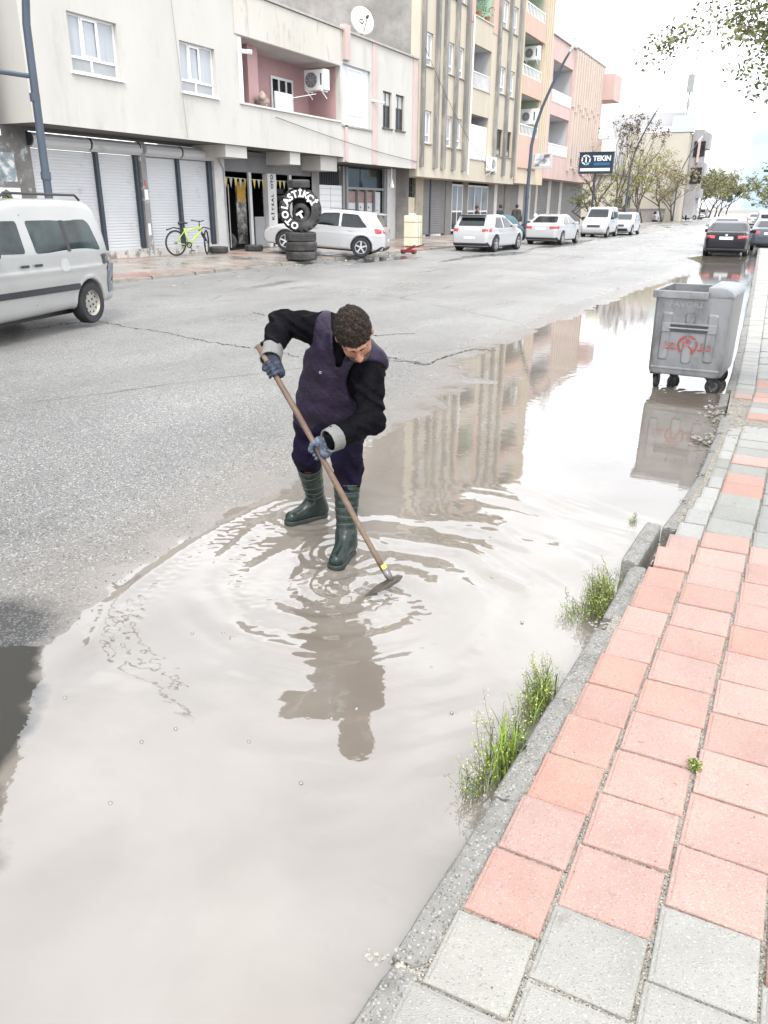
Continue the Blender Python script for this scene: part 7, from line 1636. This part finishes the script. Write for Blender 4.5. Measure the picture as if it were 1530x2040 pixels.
lo2, hi2 = bounds('hipR', 'hipL', 'knR', 'knL', 'anR', 'anL', 'belly', m=.2); lo2[2] = .2; sdf_mesh('trousers', trous, lo2, hi2, .008, TRM, man)
# boots
BOOT = M('dark_green_rubber', (.006, .014, .0115), .32, .3, 10, .1, 30, dirt=(.028, .042, .037), dscale=9, dthr=(.5, .75)); RINGM = M('pale_boot_trim', (.075, .10, .085), .5, .2, 10); SOLE = M('boot_sole', (.018, .022, .020), .6, .2, 10)
for (kn, an, ft, fr) in (('knR', 'anR', footR, .30), ('knL', 'anL', footL, .34)):
    an_, kn_ = J[an], J[kn]; top = kn_+(an_-kn_)*(fr-.08); ft0, ft1 = np.array(ft[0], np.float32), np.array(ft[1], np.float32); fd = ft1-ft0; fd[2] = 0; fd /= np.linalg.norm(fd)
    heel = an_.copy()-fd*.03; heel[2] = .05; toe = heel+fd*.21; toe[2] = .042; ank = an_.copy(); ank[2] = .12; axl = (ank-top)/np.linalg.norm(ank-top)
    def boot(p):
        sh = cap(p, top, ank, .078, .054); sh = sh+.0015*np.sin((p-top)@axl*150)
        d = U_(.045, sh, cap(p, ank, heel, .052, .045), cap(p, heel+np.array([0, 0, .01], np.float32), toe, .045, .044)); d = U_(.03, d, cap(p, ank+fd*.02, toe+np.array([0, 0, .012], np.float32)-fd*.06, .046, .040))
        d = np.maximum(d, -(p[..., 2]-.012)); d = np.maximum(d, -((p-top)@axl+0.0)); d = smax(d, -(cap(p, top-axl*.05, top+axl*.03, .070, .066)), .004)
        return d
    bmn = np.minimum(np.minimum(top, toe), heel)-.12; bmx = np.maximum(np.maximum(top, toe), heel)+.12; bo = sdf_mesh('boot', boot, bmn, bmx, .006, BOOT, man)
    def sole(p):
        d = np.maximum(cap(p*np.array([1, 1, 0], np.float32), heel*np.array([1, 1, 0]), toe*np.array([1, 1, 0]), .046, .050), np.abs(p[..., 2]-.013)-.014); return d-.002
    sdf_mesh('sole', sole, bmn, bmx, .006, SOLE, bo)
    mb = MB(); Lb = float((ank-top)@axl); e1 = Vector(axl).orthogonal().normalized(); e2 = Vector(axl).cross(e1)
    for tt_, tl in ((.015, 0), (.16, .03), (.45, .10), (.60, -.08), (.75, .09), (.90, -.06)):
        c0 = Vector(top+axl*Lb*tt_); rr_ = .078+(.054-.078)*tt_+.002; ring = [c0+(e1*math.cos(a)+e2*math.sin(a))*rr_+Vector(axl)*(math.sin(a+1)*rr_*tl) for a in np.linspace(0, 2*PI, 25)]; mb.tube(ring, .0015, 5, cap=False)
    mb.build('boot_trim', RINGM, bo, world=False)
# hair, beard, brows
def hair(p):
    q = hl(p); d = ell(q, (0, -.014, .036), (.081, .101, .091))
    n_ = sum(np.sin(q[..., 0]*a_+c_*1.3+2.2*np.sin(q[..., 1]*b_+c_))*np.sin(q[..., 1]*b_*1.1+q[..., 2]*a_*.9+c_+2*np.sin(q[..., 0]*b_*.7)) for a_, b_, c_ in ((210, 170, 0), (290, 330, 1.7), (170, 240, 4.1)))*.6
    d = d-.003*n_-.002*np.sin(q[..., 0]*120+q[..., 1]*160)
    line = q[..., 2]-(-.004+.52*np.clip(q[..., 1], -.2, .2)+.022*np.exp(-(q[..., 1]/.03)**2)); side = np.abs(q[..., 0])
    cut = -line+.004*n_
    return smax(d, cut, .008)
lo2, hi2 = HD-.17, HD+.17; hv_, hf_ = nets(hair, lo2, hi2, .0045); hn = len(hv_)
# short curls standing off the hair mass
rr = np.random.RandomState(8); sel = rr.choice(hn, min(hn, 5200), replace=False); ql = hl(hv_[sel]); keep = np.ones(len(sel), bool); cs_v = []; cs_f = []
for i_, vi in enumerate(sel):
    p0 = hv_[vi]; nrm = p0-(HD+zu*.03); nrm = nrm/np.linalg.norm(nrm); t1 = np.cross(nrm, rr.randn(3)); t1 /= np.linalg.norm(t1); t2 = np.cross(nrm, t1); L0 = rr.uniform(.003, .007); w_ = rr.uniform(.0008, .0016); b0_ = hn+len(cs_v)
    for j in range(4):
        t = j/3; c_ = p0+nrm*(L0*math.sin(t*2.0))+t1*(L0*(1-math.cos(t*2.6))*.7); ww = t2*w_*(1-.6*t); cs_v += [c_-ww, c_+ww]
    cs_f += [(b0_+2*j, b0_+2*j+1, b0_+2*j+3, b0_+2*j+2) for j in range(3)]
hv_ = np.concatenate([hv_, np.array(cs_v, np.float32)])-np.array(origin_of(man), np.float32); np_mesh('hair', hv_, np.concatenate([hf_, np.array(cs_f)]), HAIRM, man)
def beard(p):
    q = hl(p); d = head(p)-.0025; reg = np.maximum(q[..., 2]+.040+.30*np.abs(q[..., 0])*0, -(q[..., 1]-(-.0)+.01)); m_ = ell(q, (0, .10, -.061), (.020, .03, .009)); ms = np.maximum(reg, -m_)
    return np.maximum(d, ms)
sdf_mesh('beard', beard, lo2, hi2, .0045, M('stubble', (.10, .055, .04), .8, .4, 60), man)
def brows(p):
    q = hl(p); qa = q.copy(); qa[..., 0] = np.abs(q[..., 0]); return cap(qa, (.014, .094, .030), (.046, .078, .033), .0058, .004)
sdf_mesh('eyebrows', brows, lo2, hi2, .004, HAIRM, man)
# hoe
A_ = V3(513, 688, 4.16); B_ = V3(768, 1137, 4.11); hax = (B_-A_)/np.linalg.norm(B_-A_)
hoe = empty('hoe', tuple(B_), 'long wooden hoe with dark curved blade and yellow tape held in gloved hands', 'hoe')
WOOD = M('worn_wood_handle', (.150, .108, .074), .6, .35, 6, .4, 30, dirt=(.088, .047, .038), dscale=1.6, dthr=(.42, .58), stretch=(1, 1, 1))
pts = [A_+(B_-A_)*t+R_*(.006*math.sin(t*5)) for t in np.linspace(0, 1, 14)]; MB().tube(pts, [.0155-.001*math.sin(i*1.3) for i in range(14)], 12).build('handle', WOOD, hoe, smooth=True)
MB().tube([B_-hax*.035, B_-hax*.005], .0185, 12).build('tape', M('yellow_tape', (.60, .52, .08), .5, .1, 10), hoe, smooth=True)
c = B_; e_ = V3(782, 1160, 4.12); MB().tube([B_-hax*.01, B_+hax*.03, e_], [.021, .020, .014], 10).build('socket', M('worn_steel_socket', (.16, .15, .15), .4, .3, 12, metal=.6), hoe, smooth=True)
# blade: a curved plate, edge trailing in the water
Q = [V3(724, 1188, 4.06), V3(748, 1167, 4.09), V3(775, 1152, 4.12), V3(792, 1144, 4.13), V3(803, 1147, 4.13), V3(797, 1158, 4.10), V3(778, 1170, 4.07), V3(752, 1181, 4.05)]
qc = sum(Q)/len(Q); n_ = np.cross(Q[0]-qc, Q[4]-qc+U2*.1); n_ /= np.linalg.norm(n_); vs = [q+n_*.0025 for q in Q]+[q-n_*.0025 for q in Q]; k = len(Q)
MB().add(vs, [tuple(range(k)), tuple(range(2*k-1, k-1, -1))]+[(i, i+k, (i+1) % k+k, (i+1) % k) for i in range(k)]).build('blade', M('dark_worn_blade', (.075, .065, .055), .5, .4, 20, metal=.5), hoe)
# gloves
GLV = M('grey_blue_knit_glove', (.05, .062, .088), .75, .6, 34, .5, 80, dirt=(.13, .16, .21), dscale=30, dthr=(.48, .62)); GCUFF = M('pale_canvas_cuff', (.155, .155, .148), .85, .15, 12, .3, 60); GLD = M('dark_blue_knit_glove', (.016, .021, .036), .75, .6, 34, .5, 80, dirt=(.05, .065, .10), dscale=30, dthr=(.5, .65))
def on_h(pt): return A_+hax*float((pt-A_)@hax)
def glove(hand, wrist, mat, curl, label, cuff_len, cuff_r):
    c = on_h(hand); w = wrist-c; w0 = w-hax*(w@hax); rad = w0/np.linalg.norm(w0); tan = np.cross(hax, rad)*curl
    segs = []; L_ = (.026, .029, .028, .023)
    for i in range(4):
        o_ = c+hax*(i-1.5)*.0225; rr_ = .027
        pts = [o_+(rad*math.cos(a)+tan*math.sin(a))*rr_*(1 if j else 1.3) for j, a in enumerate(np.radians([35, 85, 135, 185, 225+8*(i % 2)]))]
        segs += [(pts[j], pts[j+1], .0125-.001*j-.0008*abs(i-1), .0120-.001*j) for j in range(4)]
    th = [c+rad*.035-hax*.038, c+rad*.012-tan*.027-hax*.040, c-rad*.018-tan*.026-hax*.022, c-rad*.030-tan*.008-hax*.012]
    segs += [(th[j], th[j+1], .0145-.001*j, .0135-.001*j) for j in range(3)]
    palm0 = c+rad*.036+tan*.006; kn = [palm0+hax*x for x in (-.032, .032)]
    def fn(p):
        f = U_(.004, *[cap(p, a, b, r0, r1) for a, b, r0, r1 in segs])
        pl = U_(.03, cap(p, kn[0], kn[1], .024), cap(p, kn[0], wrist, .024, .036), cap(p, kn[1], wrist, .024, .036))
        return U_(.010, f, pl)+.0012*wr(p, 240)
    bmn = np.minimum(c, wrist)-.11; bmx = np.maximum(c, wrist)+.11; g_ = sdf_mesh('glove', fn, bmn, bmx, .0045, mat, man)
    return g_, c
gR, cR = glove(J['haR'], J['wrR']+(J['haR']-J['wrR'])*.25, GLD, 1, '', .08, .05)
gL, cL = glove(J['haL'], J['wrL'], GLV, -1, '', .05, .06)
def cuff(a, b, r0, r1, par, solid=False):
    def fn(p): d = (b-a)/np.linalg.norm(b-a); t = (p-a)@d; c_ = cap(p, a-d*.1, b+d*.1, r0, r1); s = c_ if solid else np.abs(c_)-.004; return np.maximum(s, np.maximum(-t, t-np.linalg.norm(b-a)))
    m_ = np.minimum(a, b)-.12; x_ = np.maximum(a, b)+.12; return sdf_mesh('cuff', fn, m_, x_, .005, GCUFF, par)
cuff(J['wrR']+(J['elR']-J['wrR'])*.02, J['wrR']+(J['haR']-J['wrR'])*.55, .061, .052, gR)
dL = (J['elL']-J['wrL']); dL /= np.linalg.norm(dL); dH = J['haL']-J['wrL']; cuff(J['wrL']-dH*.15, J['wrL']+dH*.42, .074, .050, gL)
